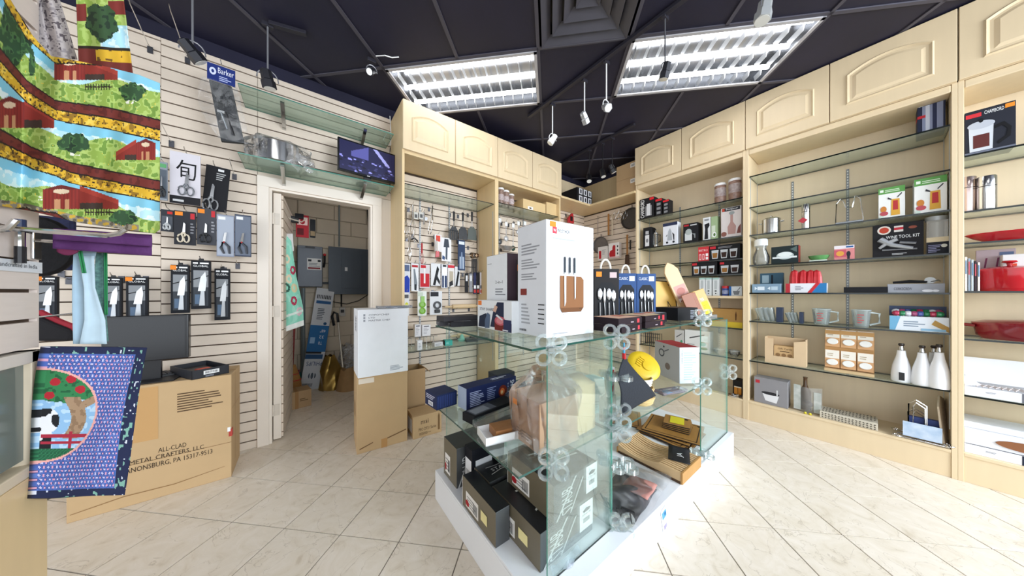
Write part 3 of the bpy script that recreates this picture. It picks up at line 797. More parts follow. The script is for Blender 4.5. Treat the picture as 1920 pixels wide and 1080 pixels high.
# ---- monitor with camera pictures
p0 = PY(637, 300, 2.70); p1 = PY(741, 300, 2.70)
t = thing('monitor', 'small monitor showing dark security camera pictures on wall shelf', 'monitor', ((p0.x + p1.x) / 2, 2.72, 2.1555), R(5))
mw = .47; mh = .275; mz = .075
MB().box(-mw / 2, 0, mz, mw / 2, .03, mz + mh, BLACKG).build('case', t, bevel=.004, smooth=False)
def colored_grid(name, fn, paint, nu, nv, mat, parent=None, **kw):
    vs = [fn(i / nu, j / nv) for j in range(nv + 1) for i in range(nu + 1)]
    fs = [(j * (nu + 1) + i, j * (nu + 1) + i + 1, (j + 1) * (nu + 1) + i + 1, (j + 1) * (nu + 1) + i) for j in range(nv) for i in range(nu)]
    me = bpy.data.meshes.new(name); me.from_pydata(vs, [], fs)
    ca = me.color_attributes.new('Print', 'FLOAT_COLOR', 'CORNER')
    cols = []
    for j in range(nv):
        for i in range(nu):
            c = paint((i + .5) / nu, (j + .5) / nv)
            cols += [c[0], c[1], c[2], 1.0] * 4
    ca.data.foreach_set('color', cols)
    me.materials.append(mat)
    me.polygons.foreach_set('use_smooth', [True] * len(me.polygons))
    o = bpy.data.objects.new(name, me); COL.objects.link(o)
    return fin(o, parent, **kw)
_rn = random.Random(3)
_blobs = [(_rn.random(), _rn.random(), .01 + .03 * _rn.random(), _rn.random()) for _ in range(60)]
def cctv(u, v):
    c = list(lin('#1a1a3c')[:3])
    q = (u > .5) + 2 * (v > .5)
    if v > .52 and .2 < u < .5 and v - .6 < (u - .1): c = list(lin('#4a4a86')[:3])
    if q == 3 and abs((u - .62) * 1.2 - (1 - v) * .6) < .05: c = list(lin('#8a8ac0')[:3])
    if v < .5:
        for bx, by, r, s in _blobs:
            if (u - bx) ** 2 + (v - by * .5) ** 2 < r * r: c = list(lin('#7c7cc0' if s > .7 else '#33335f' if s > .3 else '#0e0e22')[:3])
    if abs(u - .5) < .006 or abs(v - .5) < .008: c = list(lin('#2c2c55')[:3])
    return c
colored_grid('screen', lambda u, v: (-mw / 2 + .012 + (mw - .024) * u, -.0012, mz + .016 + (mh - .03) * v), cctv, 72, 44, vcol('cctv_screen', .3, .55), t)
MB().box(-.03, .03, .01, .03, .045, .16, BLACK).build('stand', t, smooth=False)
MB().lathe([(.095, 0), (.095, .008), (.03, .012)], BLACKG, 24, Matrix.Translation((0, .03, 0)), sy=.75).build('base', t)
MB().box(-.012, -.001, mz + .004, .012, 0, mz + .01, M('#dadada', .4)).build('badge', t, smooth=False)
# loose cables in the corner above the shelf
c = MB(); pts = [(.64, 2.87, 2.75), (.60, 2.84, 2.66), (.62, 2.82, 2.62), (.668, 2.83, 2.63), (.672, 2.84, 2.75), (.665, 2.85, 2.92)]
c.tube(pts, .004, WHITE, 6); c.build('white_cable', None, label='loose white cable looping beside the top of wall cabinet', cat='cable')
MB().tube([(.672, 2.87, 2.62), (.66, 2.85, 2.5), (.67, 2.86, 2.3), (.66, 2.85, 2.17)], .004, BLACK, 6).build('black_cable', None, label='black cable running down beside the wall cabinet to monitor', cat='cable')
MB().tube([PZ(705, 105, ZC - .03), PZ(722, 104, ZC - .05), PZ(735, 108, ZC - .04), PZ(748, 107, ZC - .03)], .004, WHITE, 6).build('white_cable', None, label='short white cable end hanging at corner of left fluorescent light', cat='cable')

# ================================================================== display stand at far left
XG, YG = -.565, 1.345
t = thing('display_stand', 'slat-panelled display stand with glazed case at far left edge', 'display stand', (0, 0, 0))
gs = M('#e3d5cb', .5, 0, .03)
slab('panel_core', XG - .08, .5, 1.06, XG - .013, YG - .002, 2.3, GROOVE, t)
k = 1.052
while k < 2.3:
    slab('slat', XG - .013, .5, k + .005, XG, YG, k + PIT - .004, gs, t); k += PIT
slab('end_board', XG - .085, YG - .002, 1.055, XG - .001, YG + .004, 2.3, gs, t)
b = MB(); b.box(XG - .3, YG - .04, .76, XG + .008, YG, 1.05, M('#cfc0a8', .5)); b.build('case_post', t, bevel=.002, smooth=False)
MB().box(XG - .3, .5, 1.02, XG + .008, YG, 1.05, M('#dcd3c6', .4)).build('case_top', t, bevel=.002, smooth=False)
MB().box(XG - .012, .5, .775, XG - .004, YG - .04, 1.02, thin('case_glass', '#cfdcd6', 1.0, haze=.45, hazecol='#a9b3ab')).build('case_pane', t, smooth=False)
MB().box(XG - .3, .5, .735, XG + .012, YG + .004, .762, M('#d9c9ac', .4)).build('case_base', t, bevel=.003, smooth=False)
MB().box(XG - .3, .5, 0, XG + .012, YG + .004, .734, MAPLE).build('wooden_base', t, bevel=.002, smooth=False)
MB().box(XG - .29, .5, .762, XG - .28, YG - .04, 1.02, M('#b9b4a4', .6)).build('case_back', t, smooth=False)
# shelf-edge sign
zt = PX(30, 487, XG + .004).z; zb = PX(30, 509, XG + .004).z
o = board('shelf_sign', XG + .001, 1.0, zb, XG + .004, YG + .004, zt, M('#e4e6ea', .4), None, 0, label='small pale sign reading Handcrafted in India on slat panel', cat='sign')
mb = MB(); ink(mb, (Vector((XG + .004, YG - .14, zb)), Vector((0, .135, 0)), Vector((0, 0, zt - zb)), Vector((1, 0, 0))), [('t', 'Handcrafted in India', .02, .38, .93, .72, '#3a3d44')]); mb.build('lettering', o, smooth=False)
# ---- chrome arms
def arm(y, z, x1, lab, r=.006, up=.02):
    t = thing('garment_hook', lab, 'hook', (XG, y, z), 0)
    MB().box(.001, -.014, -.05, .006, .014, .03, CHROME).build('plate', t, smooth=False, bevel=.002)
    L = x1 - XG
    MB().tube([(.004, 0, 0), (L - .03, 0, .0), (L - .01, 0, .008), (L, 0, up)], r, CHROME, 8).build('bar', t)
arm(1.2, PY(150, 438, 1.2).z, PY(235, 438, 1.2).x, 'long chrome arm below the barn-print apron')
arm(1.15, PY(10, 436, 1.15).z, PY(30, 420, 1.15).x, 'short chrome arm ending under the apron at left edge', up=.03)
arm(1.33, PY(70, 451, 1.33).z, -.40, 'thin chrome arm from which the blue tote hangs', r=.004)
arm(1.27, 2.2, -.30, 'chrome arm above the frame carrying the barn-print apron')
# ---- barn-print apron
def interp(tab, x):
    if x <= tab[0][0]: return tab[0][1]
    for (a, b), (c, d) in zip(tab, tab[1:]):
        if x <= c: return b + (d - b) * (x - a) / (c - a)
    return tab[-1][1]
B1 = [(-80, -10), (0, 88), (50, 150), (105, 188), (200, 200), (300, 224)]
B2 = [(-80, 200), (0, 240), (60, 275), (130, 303), (200, 318), (300, 338)]
TOPC = [(-80, -160), (0, -60), (20, 0), (60, 65), (95, 105), (135, 112), (200, 125), (260, 140), (300, 156)]
BOTC = [(-80, 370), (0, 386), (60, 396), (150, 418), (290, 438), (300, 430)]
_rn = random.Random(11)
def blob(x, y, cx, cy, rx, ry, wob=.35):
    a = math.atan2(y - cy, x - cx); k = 1 + wob * .5 * (sin(5 * a + cx) + .6 * sin(11 * a + cy))
    return ((x - cx) / rx) ** 2 + ((y - cy) / ry) ** 2 < k
def vnoise(x, y):
    def h(i, j):
        n = (i * 374761393 + j * 668265263) & 0xffffffff; n = ((n ^ (n >> 13)) * 1274126177) & 0xffffffff
        return ((n ^ (n >> 16)) & 0xffff) / 65535.0
    i, j = math.floor(x), math.floor(y); fx, fy = x - i, y - j
    fx = fx * fx * (3 - 2 * fx); fy = fy * fy * (3 - 2 * fy)
    return (h(i, j) * (1 - fx) + h(i + 1, j) * fx) * (1 - fy) + (h(i, j + 1) * (1 - fx) + h(i + 1, j + 1) * fx) * fy
HX = {}
def hx(h):
    if h not in HX: HX[h] = lin(h)[:3]
    return HX[h]
def barn(x, y, cx, cy, w, h, flip=1):
    """gambrel-roofed red barn with a white round emblem and a long low wing"""
    u = (x - cx) / w * flip; v = (cy - y) / h
    if -.5 < u < .0 and 0 < v < 1 - .25 * abs(u + .25) / .25 * .8:
        if abs((u + .25) ** 2 * 25 + (v - .72) ** 2 * 30) < .3: return '#d9c2a4'
        if v > .8: return '#6a2320'
        if abs(u + .3) < .04 and v < .4 or abs(u + .17) < .03 and v < .4: return '#c08a63'
        return '#8a2a22' if int(u * 40) % 2 else '#7a241e'
    if 0 <= u < .52 and 0 < v < .95 - u * 1.1:
        if v > .75 - u * 1.1: return '#9c3527'
        return '#3a2a22' if v < .25 and u < .3 else '#84291f'
    return None
def farm(x, y):
    b1 = interp(B1, x); b2 = interp(B2, x)
    q = (y - b1) / (b2 - b1); row = math.floor(q); f = q - row
    n = vnoise(x / 7, y / 7); n2 = vnoise(x / 3 + 50, y / 3)
    # stripes of the border
    if f < .025 or abs(f - .17) < .012: return '#20140f'
    if f < .17: return '#6e2a22' if n > .4 else '#5a1f1a'
    if f < .36:
        if f > .34: return '#241a10'
        return '#3b2814' if n2 < .22 else '#8f6a1e' if n < .3 else '#d6a92c' if n < .75 else '#e8c554'
    # barns, trees
    for bx, by, bw, bh, fl in ((160, 150, 118, 44, 1), (45, 240, 110, 60, 1), (255, 300, 72, 40, -1), (150, 392, 140, 46, 1)):
        c = barn(x, y, bx, by, bw, bh, fl)
        if c: return c
    for tx, ty, rx, ry in ((248, 172, 24, 17), (138, 268, 30, 18), (232, 408, 26, 14), (30, 60, 32, 60), (60, 120, 6, 26)):
        if blob(x, y, tx, ty, rx, ry): return '#2c4a2c' if n > .45 else '#456b3c' if n > .25 else '#1c3320'
    for cx_, cy_, r in ((118, 152, 7), (205, 260, 5), (246, 190, 10), (140, 288, 9), (80, 372, 8)):
        if abs(y - cy_) < r * .45 and abs(x - cx_) < r and n2 > .35: return '#e9e6dc'
    for fx_, fy_, w_ in ((185, 163, 26), (190, 398, 30)):
        if abs(x - fx_) < w_ and abs(y - fy_) < 6 and (int(x) % 5 < 1 or abs(y - fy_) < 1.2): return '#2a1c14'
    hill = .60 + .07 * sin(x / 45.0 + row) + .04 * sin(x / 19.0)
    if f < hill: return '#7fbfd6' if f < .48 + .05 * n else '#b5dbe4' if n > .4 else '#dbeaea'
    if y > interp(BOTC, x) - 12 and x < 260: return '#c9a23a' if n > .62 else '#8d8474' if n > .35 else '#5e5548'
    if n2 > .93: return '#e0c34a'
    return '#8fa84c' if n > .6 else '#a9bf68' if n > .35 else '#6f8f3c'
def apron_pt(u, v):
    x = -80 + 380 * u
    y = interp(TOPC, x) + (interp(BOTC, x) - interp(TOPC, x)) * v
    yy = 1.255 + .014 * sin(x / 30.0 + v * 2) + .006 * sin(x / 11.0 + v * 5) + .03 * max(0, (x - 220) / 80) ** 2
    p = PY(x, y, yy)
    if p.x < XG + .012: p = PX(x, y, XG + .012)
    return tuple(p)
def apron_paint(u, v):
    x = -80 + 380 * u
    return hx(farm(x, interp(TOPC, x) + (interp(BOTC, x) - interp(TOPC, x)) * v))
o = colored_grid('apron', apron_pt, apron_paint, 230, 220, vcol('farm_print', .85), label='large farm-print apron with red barns hanging at top left', cat='apron')
so = o.modifiers.new('t', 'SOLIDIFY'); so.thickness = .0015; so.offset = 1
def bib_pt(u, v):
    x = 140 + 38 * 0 + (85 - 0) * u + v * 25 * u + 8 * v * (1 - u); y = -60 + 195 * v + 8 * u * v
    return tuple(PY(x, y, 1.31 + .01 * sin(u * 9)))
def bib_paint(u, v):
    x = 140 + 85 * u; y = -60 + 195 * v; n = vnoise(x / 6, y / 6); n2 = vnoise(x / 3, y / 3)
    if y > 112: return hx('#6e2a22')
    if y > 90: return hx('#d6a92c' if n > .3 else '#6b4a1a') if x > 170 else hx('#6e2a22')
    if y > 86: return hx('#241a10')
    if blob(x, y, 182, 40, 26, 34): return hx('#33502f' if n > .4 else '#1f3322')
    if x > 178 and y > 45: return hx('#a9d3e0' if n > .3 else '#d5e8ec')
    if x < 158 and 8 < y < 40 or (x > 195 and 0 < y < 25): return hx('#7a2a24')
    return hx('#8fa84c' if n > .5 else '#a9bf68')
b = colored_grid('bib', bib_pt, bib_paint, 60, 110, vcol('farm_print', .85), o)
so = b.modifiers.new('t', 'SOLIDIFY'); so.thickness = .0015
# ---- grey printed cloth behind it
def grey_paint(u, v):
    n = vnoise(u * 22, v * 34)
    return hx('#5c5358' if n > .72 else '#b9b0ae' if n > .3 else '#9a9294')
o = colored_grid('tea_towel', lambda u, v: tuple(PY(30 + 70 * u + v * 45 * u, -40 + 142 * v + 10 * u * v, 1.36 + .012 * sin(u * 14))), grey_paint, 50, 80, vcol('grey_print', .85), label='grey tea towel with small dark print behind the apron', cat='tea towel')
o.modifiers.new('t', 'SOLIDIFY').thickness = .0015
# ---- purple cloth folded over the arm
def fold_pt(u, v):
    x = 99 + 186 * u; s = -1 if v < .5 else 1
    y = (428 + 12 * u) + abs(v - .5) * 2 * (38 + 2 * u) * (1 if s > 0 else .55)
    return tuple(PY(x, y, 1.285 + s * .012 * min(1, abs(v - .5) * 6) + .004 * sin(u * 12)))
b = MB(); b.surf(fold_pt, 24, 12, M('#5b2c68', .8, 0, .15, 90, .3))
o = b.build('folded_cloth', None, label='purple quilted cloth folded over chrome arm below the apron', cat='cloth')
o.modifiers.new('t', 'SOLIDIFY').thickness = .006
b = MB(); b.surf(lambda u, v: tuple(PY(108 + 40 * u, 465 + 14 * v * (1 - (2 * u - 1) ** 2 * .5), 1.30)), 8, 4, M('#6d1f45', .8, 0, .1, 60))
b.build('hem', o).modifiers.new('t', 'SOLIDIFY').thickness = .004
# ---- blue tote bag with the appliqued cow
TQ = [(93, 650, 1.29), (278, 652, 1.42), (231, 928, 1.42), (63, 934, 1.27)]
TW = [PY(a, b, c) for a, b, c in TQ]
def tote_pt(u, v):
    p = (TW[0] * (1 - u) + TW[1] * u) * (1 - v) + (TW[3] * (1 - u) + TW[2] * u) * v
    n = (TW[1] - TW[0]).cross(TW[3] - TW[0]).normalized()
    return tuple(p + n * (.006 * sin(u * 7 + v * 4) + .01 * sin(v * pi) * sin(u * pi)))
def tote_paint(u, v):
    n = vnoise(u * 30, v * 46)
    if u > .86 or v < .045 or v > .955:                       # dark floral border
        return hx('#7fb0a0' if n > .8 else '#d8dce8' if n < .1 else '#1b2346')
    if abs(u - .86) < .008: return hx('#4f74b8')
    r = math.hypot((u + .02) / .56, (v - .46) / .315)
    if r < 1:
        if r > .955: return hx('#e8a9a0')
        uu = u; vv = v
        if v > .68: return hx('#1d5a3c' if (int(u * 90) + int(v * 120)) % 3 else '#2d7a50')
        if (abs(v - .60) < .012 or abs(v - .645) < .01) and u > .02 or abs(u - .28) < .016 and .57 < v < .68: return hx('#a8283c')
        cow = (((u - .05) / .12) ** 2 + ((v - .50) / .085) ** 2 < 1) or (abs(u - .06) < .05 and .5 < v < .68)
        if cow: return hx('#15161a' if vnoise(u * 14 + 3, v * 18) > .5 else '#e8e8ea')
        if abs(u - .30 - .05 * sin(v * 16)) < .075 and .34 < v < .62 or (abs(v - .42 + (u - .3) * .35) < .03 and u > .28): return hx('#a5876a' if n > .4 else '#8f7257')
        if v < .36 or blob(u * 100, v * 100, 20, 28, 26, 10, .2):
            for cx_, cy_ in ((.1, .24), (.24, .22), (.06, .33), (.33, .29)):
                if (u - cx_) ** 2 / .0022 + (v - cy_) ** 2 / .0007 < 1: return hx('#b0202e')
            return hx('#2f7d4a' if n > .35 else '#1e5c38')
        return hx('#8fb9dd' if n > .4 else '#b8d4ea')
    i, j = u * 26 + (int(v * 38) % 2) * .5, v * 38
    d = (i % 1 - .5) ** 2 * 1.2 + (j % 1 - .5) ** 2
    if d < .09: return hx('#d8a0bc' if (int(i) + int(j)) % 2 else '#c9c4e4')
    if d < .16: return hx('#33457f')
    return hx('#4a64ae' if n > .3 else '#5a76bf')
o = colored_grid('tote_bag', tote_pt, tote_paint, 120, 170, vcol('tote_print', .85), label='blue floral tote bag with appliqued cow under apple tree', cat='tote bag')
so = o.modifiers.new('t', 'SOLIDIFY'); so.thickness = .02; so.offset = 1
def strap(pts, w, mat, nm='handle'):
    b = MB()
    def f(u, v):
        k = v * (len(pts) - 1); i = min(int(k), len(pts) - 2); g = k - i
        x = pts[i][0] + (pts[i + 1][0] - pts[i][0]) * g; y = pts[i][1] + (pts[i + 1][1] - pts[i][1]) * g
        ww = (pts[i][2] + (pts[i + 1][2] - pts[i][2]) * g)
        d = (pts[i][3] + (pts[i + 1][3] - pts[i][3]) * g)
        return tuple(PY(x + (u - .5) * ww, y, d + .006 * sin(u * pi)))
    b.surf(f, 5, 18, mat); s = b.build(nm, o); s.modifiers.new('t', 'SOLIDIFY').thickness = .002
LB = M('#a9c3d4', .85, 0, .08, 30)
strap([(160, 470, 44, 1.34), (152, 520, 34, 1.34), (150, 580, 30, 1.335), (157, 645, 40, 1.33)], 1, LB)
strap([(162, 480, 30, 1.325), (168, 540, 22, 1.32), (178, 600, 40, 1.32), (175, 645, 52, 1.315)], 1, M('#bcd2de', .85, 0, .08, 30))
strap([(188, 474, 18, 1.37), (186, 540, 20, 1.37), (194, 640, 20, 1.38)], 1, M('#1b2346', .85, 0, .3, 120, var2='#7fb0a0'))
strap([(150, 470, 9, 1.318), (158, 512, 9, 1.318)], 1, M('#2e8a55', .8))
strap([(198, 474, 7, 1.365), (199, 590, 7, 1.365)], 1, M('#2e8a55', .8))
# ---- black and red oven mitts behind the stand
t = thing('oven_mitt', 'black oven mitt with red edge pointing out behind the tote', 'oven mitt', tuple(PY(62, 636, 1.6)))
q = [(62, 588), (100, 606), (131, 618), (137, 630), (132, 640), (62, 640)]
o0 = t.location
MB().prism([(PY(a, b, 1.6).x - o0.x, PY(a, b, 1.6).z - o0.z) for a, b in q], 0, .05, M('#1d1b1f', .8, 0, .1, 50)).build('mitt', t, bevel=.008, smooth=False)
MB().tube([(PY(a, b - 2, 1.6).x - o0.x, .02, PY(a, b - 2, 1.6).z - o0.z) for a, b in q[:4]], .011, M('#b32c3c', .7), 8).build('edging', t)
t = thing('pot_holder', 'round black quilted pot holder behind edge of display stand', 'pot holder', tuple(PY(72, 462, 1.55)))
MB().lathe([(.001, -.012), (.085, -.012), (.092, -.004), (.092, .004), (.085, .012), (.001, .012)], M('#131216', .85, 0, .3, 120, .5), 24, Matrix.Rotation(pi / 2, 4, 'X'), sx=.75).build('pad', t)
t = thing('pot_holder', 'blue-edged dark pot holder hanging behind the round black one', 'pot holder', tuple(PY(90, 455, 1.66)))
MB().box(-.06, 0, -.09, .05, .02, .09, M('#2c3054', .85, 0, .3, 90, .3)).build('pad', t, bevel=.01, smooth=False)
for (y_, z_, lb) in ((1.64, PY(72, 440, 1.6).z, 'chrome peg hook holding the round pot holder'), (1.64, PY(66, 592, 1.6).z, 'chrome peg hook holding the red-edged oven mitt'), (1.70, PY(90, 440, 1.66).z, 'chrome peg hook holding the blue-edged pot holder')):
    hk0 = thing('peg_hook', lb, 'hook', (XG - .05 if y_ < 1.68 else -.645, YG + .004, z_), 0, 'chrome peg hooks in the slat wall')
    MB().tube([(0, 0, 0), (0, y_ - YG, .004)], .003, CHROME, 6).build('wire', hk0)
t = thing('scrub_brush', 'chrome and black brush handle hanging on slat panel', 'brush', tuple(PY(38, 470, 1.24)))
MB().tube([(0, 0, .05), (0, 0, .01)], .007, CHROME, 10).build('ferrule', t); MB().tube([(0, 0, .01), (0, 0, -.03)], .008, BLACK, 10).build('grip', t); MB().tube([(0, 0, .05), (0, 0, .075)], .008, NAVY, 10).build('cap', t)

# ================================================================== cartons and monitor against the slat wall
def box2(name, label, cat, pl, pr, ytop, depth, col, art=None, group=None, z=0.0, bevel=.003, mats=None):
    """carton standing at height z: front bottom corners surveyed, height from the top of its right or left front edge (px, py)"""
    a = PZ(*pl, z); b = PZ(*pr, z); d = b - a
    f = (a if ytop[0] == 'l' else b); px = pl if ytop[0] == 'l' else pr
    dist = (CAMH - z) * FOC / (px[1] - HY)
    h = CAMH - z + (HY - ytop[1]) / FOC * dist
    c = (a + b) / 2
    return pbox(name, label, cat, (c.x, c.y, z), math.atan2(d.y, d.x), d.length, depth, h, col, art, group, bevel, mats=mats), d.length, h
TAPE = '#bd9560'
o, w, h = box2('cardboard_box', 'large brown shipping carton with printed address under the monitor', 'box', (124, 983), (434, 894), ('r', 702), .30, CARD,
     {'F': [('r', 0, .34, 1, .345, '#8a6a45'), ('r', .25, .52, .50, .98, '#c49a66'), ('t', 'ALL-CLAD', .50, .395, .68, .435, '#33261c'), ('t', 'METAL CRAFTERS, LLC', .33, .335, .80, .378, '#33261c'), ('t', 'CANONSBURG, PA 15317-9513', .28, .27, .86, .318, '#33261c'), ('L', .62, .72, .95, .90, 8, '#5b452f'), ('p', [(.02, .06), (.3, .09), (.6, .08), (.95, .12), (.95, .123), (.6, .087), (.3, .097), (.02, .065)], '#8f6d46')],
      'R': [('r', 0, .66, 1, .664, '#9a774c'), ('r', .4, .1, .415, .98, '#9a774c')], 'T': [('r', 0, .46, 1, .54, '#b58b57')]})
ab_z = h; ab = o
# packing tape flap and a torn label at its corner
mb = MB(); mb.box(w / 2 - .012, -.003, h * .40, w / 2 + .004, .03, h * .47, M('#b23b30', .6)); mb.box(w / 2 - .018, -.004, h * .45, w / 2 - .004, .01, h * .49, WHITE); mb.build('torn_label', o, smooth=False)
def on_carton(px, py, z): return PZ(px, py, z)
# black monitor
p = PY(280, 690, 2.62)
t = thing('monitor', 'switched-off black computer monitor standing on the shipping carton', 'monitor', (PY(278, 640, 2.62).x, 2.64, ab_z + .001), R(-3))
a = PY(195, 640, 2.6); b = PY(361, 640, 2.6); mw2 = b.x - a.x; z0 = PY(340, 672, 2.6).z; z1 = PY(340, 590, 2.6).z
MB().box(-mw2 / 2, -.03, z0 - ab_z, mw2 / 2, .01, z1 - ab_z, BLACKG).build('case', t, bevel=.004, smooth=False)
MB().box(-mw2 / 2 + .014, -.0312, z0 - ab_z + .022, mw2 / 2 - .014, -.030, z1 - ab_z - .014, M('#1b1c20', .18, 0, .05)).build('screen', t, smooth=False)
MB().box(-.04, .01, .004, .04, .03, (z1 + z0) / 2 - ab_z, BLACK).build('stand', t, smooth=False)
MB().box(-.12, -.08, 0, .12, .1, .008, BLACK).build('base', t, bevel=.003, smooth=False)
q = PZ(288, 712, ab_z)
t = thing('keyboard', 'black computer keyboard on the carton before the monitor', 'keyboard', (q.x - .06, q.y + .05, ab_z + .001), R(26))
MB().box(-.2, -.065, 0, .12, .065, .018, BLACK).build('base', t, bevel=.004, smooth=False)
kk = MB()
for i in range(15):
    for j in range(5): kk.box(-.19 + i * .02, -.055 + j * .022, .018, -.19 + i * .02 + .016, -.055 + j * .022 + .018, .023, M('#2b2b30', .5))
kk.build('keys', t, smooth=False)['kind'] = 'stuff'
q = PZ(402, 690, ab_z)
t = thing('knife_box', 'open black patterned knife box with barcode sticker on carton', 'box', (PZ(396, 706, ab_z).x - .0, PZ(396, 706, ab_z).y, ab_z + .001), R(30))
kb = MB(); Wk, Dk, Hk = .17, .30, .055
kb.box(-Wk / 2, 0, 0, Wk / 2, Dk, .004, BLACK)
for (a0, b0, a1, b1) in ((-Wk / 2, 0, Wk / 2, .006), (-Wk / 2, Dk - .006, Wk / 2, Dk), (-Wk / 2, 0, -Wk / 2 + .006, Dk), (Wk / 2 - .006, 0, Wk / 2, Dk)): kb.box(a0, b0, 0, a1, b1, Hk, M('#1a1d26', .5, 0, .1, 60))
tr = kb.build('tray', t, bevel=.001, smooth=False)
prints(tr, Wk, Dk, Hk, {'F': [('r', .3, .35, .72, .78, '#f0f0f0'), ('bar', .34, .45, .68, .7, 12, '#202020'), ('L', .35, .1, .65, .28, 2, '#a5a9b5')], 'R': [('t', 'Shun', .25, .25, .6, .75, '#e8e8ee'), ('r', .65, .35, .85, .6, '#c9c9d0')]})
MB().box(-.06, .03, .02, .06, .27, .03, BLACK).build('insert', t, smooth=False); MB().box(-.03, .05, .03, .03, .13, .04, M('#d9573f', .6)).build('red_sheath', t, smooth=False)
q = PZ(318, 694, ab_z)
pbox('small_box', 'small red and white packet between keyboard and knife box', 'box', (q.x, q.y + .05, ab_z + .001), R(15), .1, .05, .045, '#d9d3cc', {'F': [('r', 0, 0, .3, 1, '#b8322f'), ('p', [(.4, .1), (.7, .1), (.95, .9), (.6, .9)], '#b8322f'), ('e', .35, .5, .1, .3, '#4a4a4a')], 'T': [('r', 0, 0, .5, 1, '#b8322f')]})
# ---- stack by the doorway
o, w, h = box2('cardboard_box', 'tall brown carton on the floor beneath the white carton', 'box', (669, 853), (764, 826), ('l', 707), .30, CARD,
    {'F': [('r', .03, .90, .32, .965, '#e6d9c9'), ('p', [(.05, .05), (.3, .1), (.3, .112), (.05, .065)], '#6f5334'), ('p', [(.55, .1), (.97, .16), (.97, .175), (.55, .115)], '#6f5334'), ('r', .46, .98, .58, 1, '#a98049'), ('r', .46, 0, .58, .12, '#b88c58')],
     'L': [('r', .3, .4, .55, .6, '#8a6743')], 'T': [('r', .44, 0, .58, 1, '#b58b57')]})
z1_ = h + .001
o, w, h = box2('white_carton', 'white printed carton stacked on top of the brown carton', 'box', (671, 710), (765, 695), ('l', 581), .26, '#eef0f4',
    {'F': [('t', 'COPO*CHEF', .20, .905, .60, .93, '#5a5d66'), ('t', 'LTD', .20, .865, .32, .888, '#5a5d66'), ('t', 'MASTER CHEF', .20, .822, .62, .846, '#5a5d66'), ('r', .10, .90, .135, .932, '#9a9da6'), ('r', .10, .862, .135, .89, '#9a9da6'), ('r', .10, .82, .135, .85, '#9a9da6'), ('L', .62, .05, .9, .13, 4, '#9aa0aa')],
     'L': [('r', .35, .66, .75, .9, '#d8dae0'), ('t270', 'All-Clad', .42, .68, .68, .88, '#2c2e36')], 'T': [('r', .45, 0, .52, 1, '#e1e4ea')]}, z=z1_)
wz = z1_ + h
o.location.z = z1_
q = PZ(725, 580, wz)
t = thing('plastic_case', 'flat clear plastic case lying on top of the white carton', 'case', tuple(o.matrix_basis @ Vector((.09, .06, h + .001))), o.rotation_euler.z)
MB().box(-.13, -.03, 0, .13, .05, .022, thin('case_plastic', '#e8eaee', 1, haze=.35, hazecol='#b9bec6')).build('case', t, bevel=.004, smooth=False); MB().box(-.06, -.02, .003, .1, .04, .014, M('#8b8f98', .4)).build('insert', t, smooth=False)
o, w, h = box2('cardboard_box', 'small brown computer carton on the floor beside the stacked cartons', 'box', (775, 825), (828, 809), ('l', 783), .2, CARD,
    {'F': [('t', 'msi', .26, .60, .52, .80, '#3a2b1e'), ('t', 'PRO DP21 Series', .18, .30, .80, .44, '#4b3826'), ('L', .2, .12, .7, .24, 3, '#6b5236'), ('p', [(.86, .15), (.93, .15), (.93, .8), (.90, .95), (.86, .8)], '#7a5c3a')], 'L': [('r', .2, .2, .8, .8, '#e3e3e3')]})
# open carton behind it
a = PZ(764, 790, 0)
pt = Vector((.98, 2.42, 0))
t = thing('cardboard_box', 'open empty brown carton standing behind the computer carton', 'box', (.81, 2.53, .0), 0)
cb = MB(); Wc, Dc, Hc = .18, .2, .5
for (a0, b0, a1, b1) in ((-Wc / 2, 0, Wc / 2, .005), (-Wc / 2, Dc - .005, Wc / 2, Dc), (-Wc / 2, .005, -Wc / 2 + .005, Dc - .005), (Wc / 2 - .005, .005, Wc / 2, Dc - .005)): cb.box(a0, b0, 0, a1, b1, Hc, CARD2)
cb.box(-Wc / 2 + .005, .005, 0, Wc / 2 - .005, Dc - .005, .005, CARD2); cb.build('body', t, smooth=False)
MB().add([(Wc / 2, 0, Hc), (Wc / 2, Dc, Hc), (Wc / 2 + .05, Dc, Hc - .05), (Wc / 2 + .05, 0, Hc - .05)], [(0, 1, 2, 3)], CARD2).build('flap', t).modifiers.new('t', 'SOLIDIFY').thickness = .004

# ================================================================== stockroom
o, w, h = box2('cardboard_box', 'low brown taped carton just inside the stockroom door', 'box', (527, 774), (584, 760), ('l', 741), .19, CARD2, {'F': [('L', .1, .35, .4, .55, 2, '#6b5236'), ('L', .6, .4, .9, .6, 2, '#6b5236'), ('r', .44, 0, .56, 1, '#a47b4e')], 'T': [('r', .44, 0, .56, 1, '#a47b4e')]})
def yb(px, py, y=YB): return PY(px, py, y)
EG = M('#62666c', .42, .3, .05); EG2 = M('#4b525a', .42, .3, .05)
def ebox(label, x0, x1, y0, y1, d, mat):
    a = PY(x0, y1, YB - d); b = PY(x1, y0, YB - d)
    z1 = PY((x0 + x1) / 2, y0, YB - d).z; z0 = PY((x0 + x1) / 2, y1, YB - d).z
    t = thing('electrical_panel', label, 'electrical panel', ((a.x + b.x) / 2, YB - d, z0)); w = b.x - a.x; h = z1 - z0
    MB().box(-w / 2, .004, 0, w / 2, d, h, mat).build('enclosure', t, bevel=.006, smooth=False)
    return t, w, h
t, w, h = ebox('pale grey disconnect switch box with warning label on block wall', 557, 605, 461, 538, .13, EG)
d_ = MB().box(-w / 2 + .004, -.006, .004, w / 2 - .004, .004, h - .03, EG).build('door', t, bevel=.004, smooth=False)
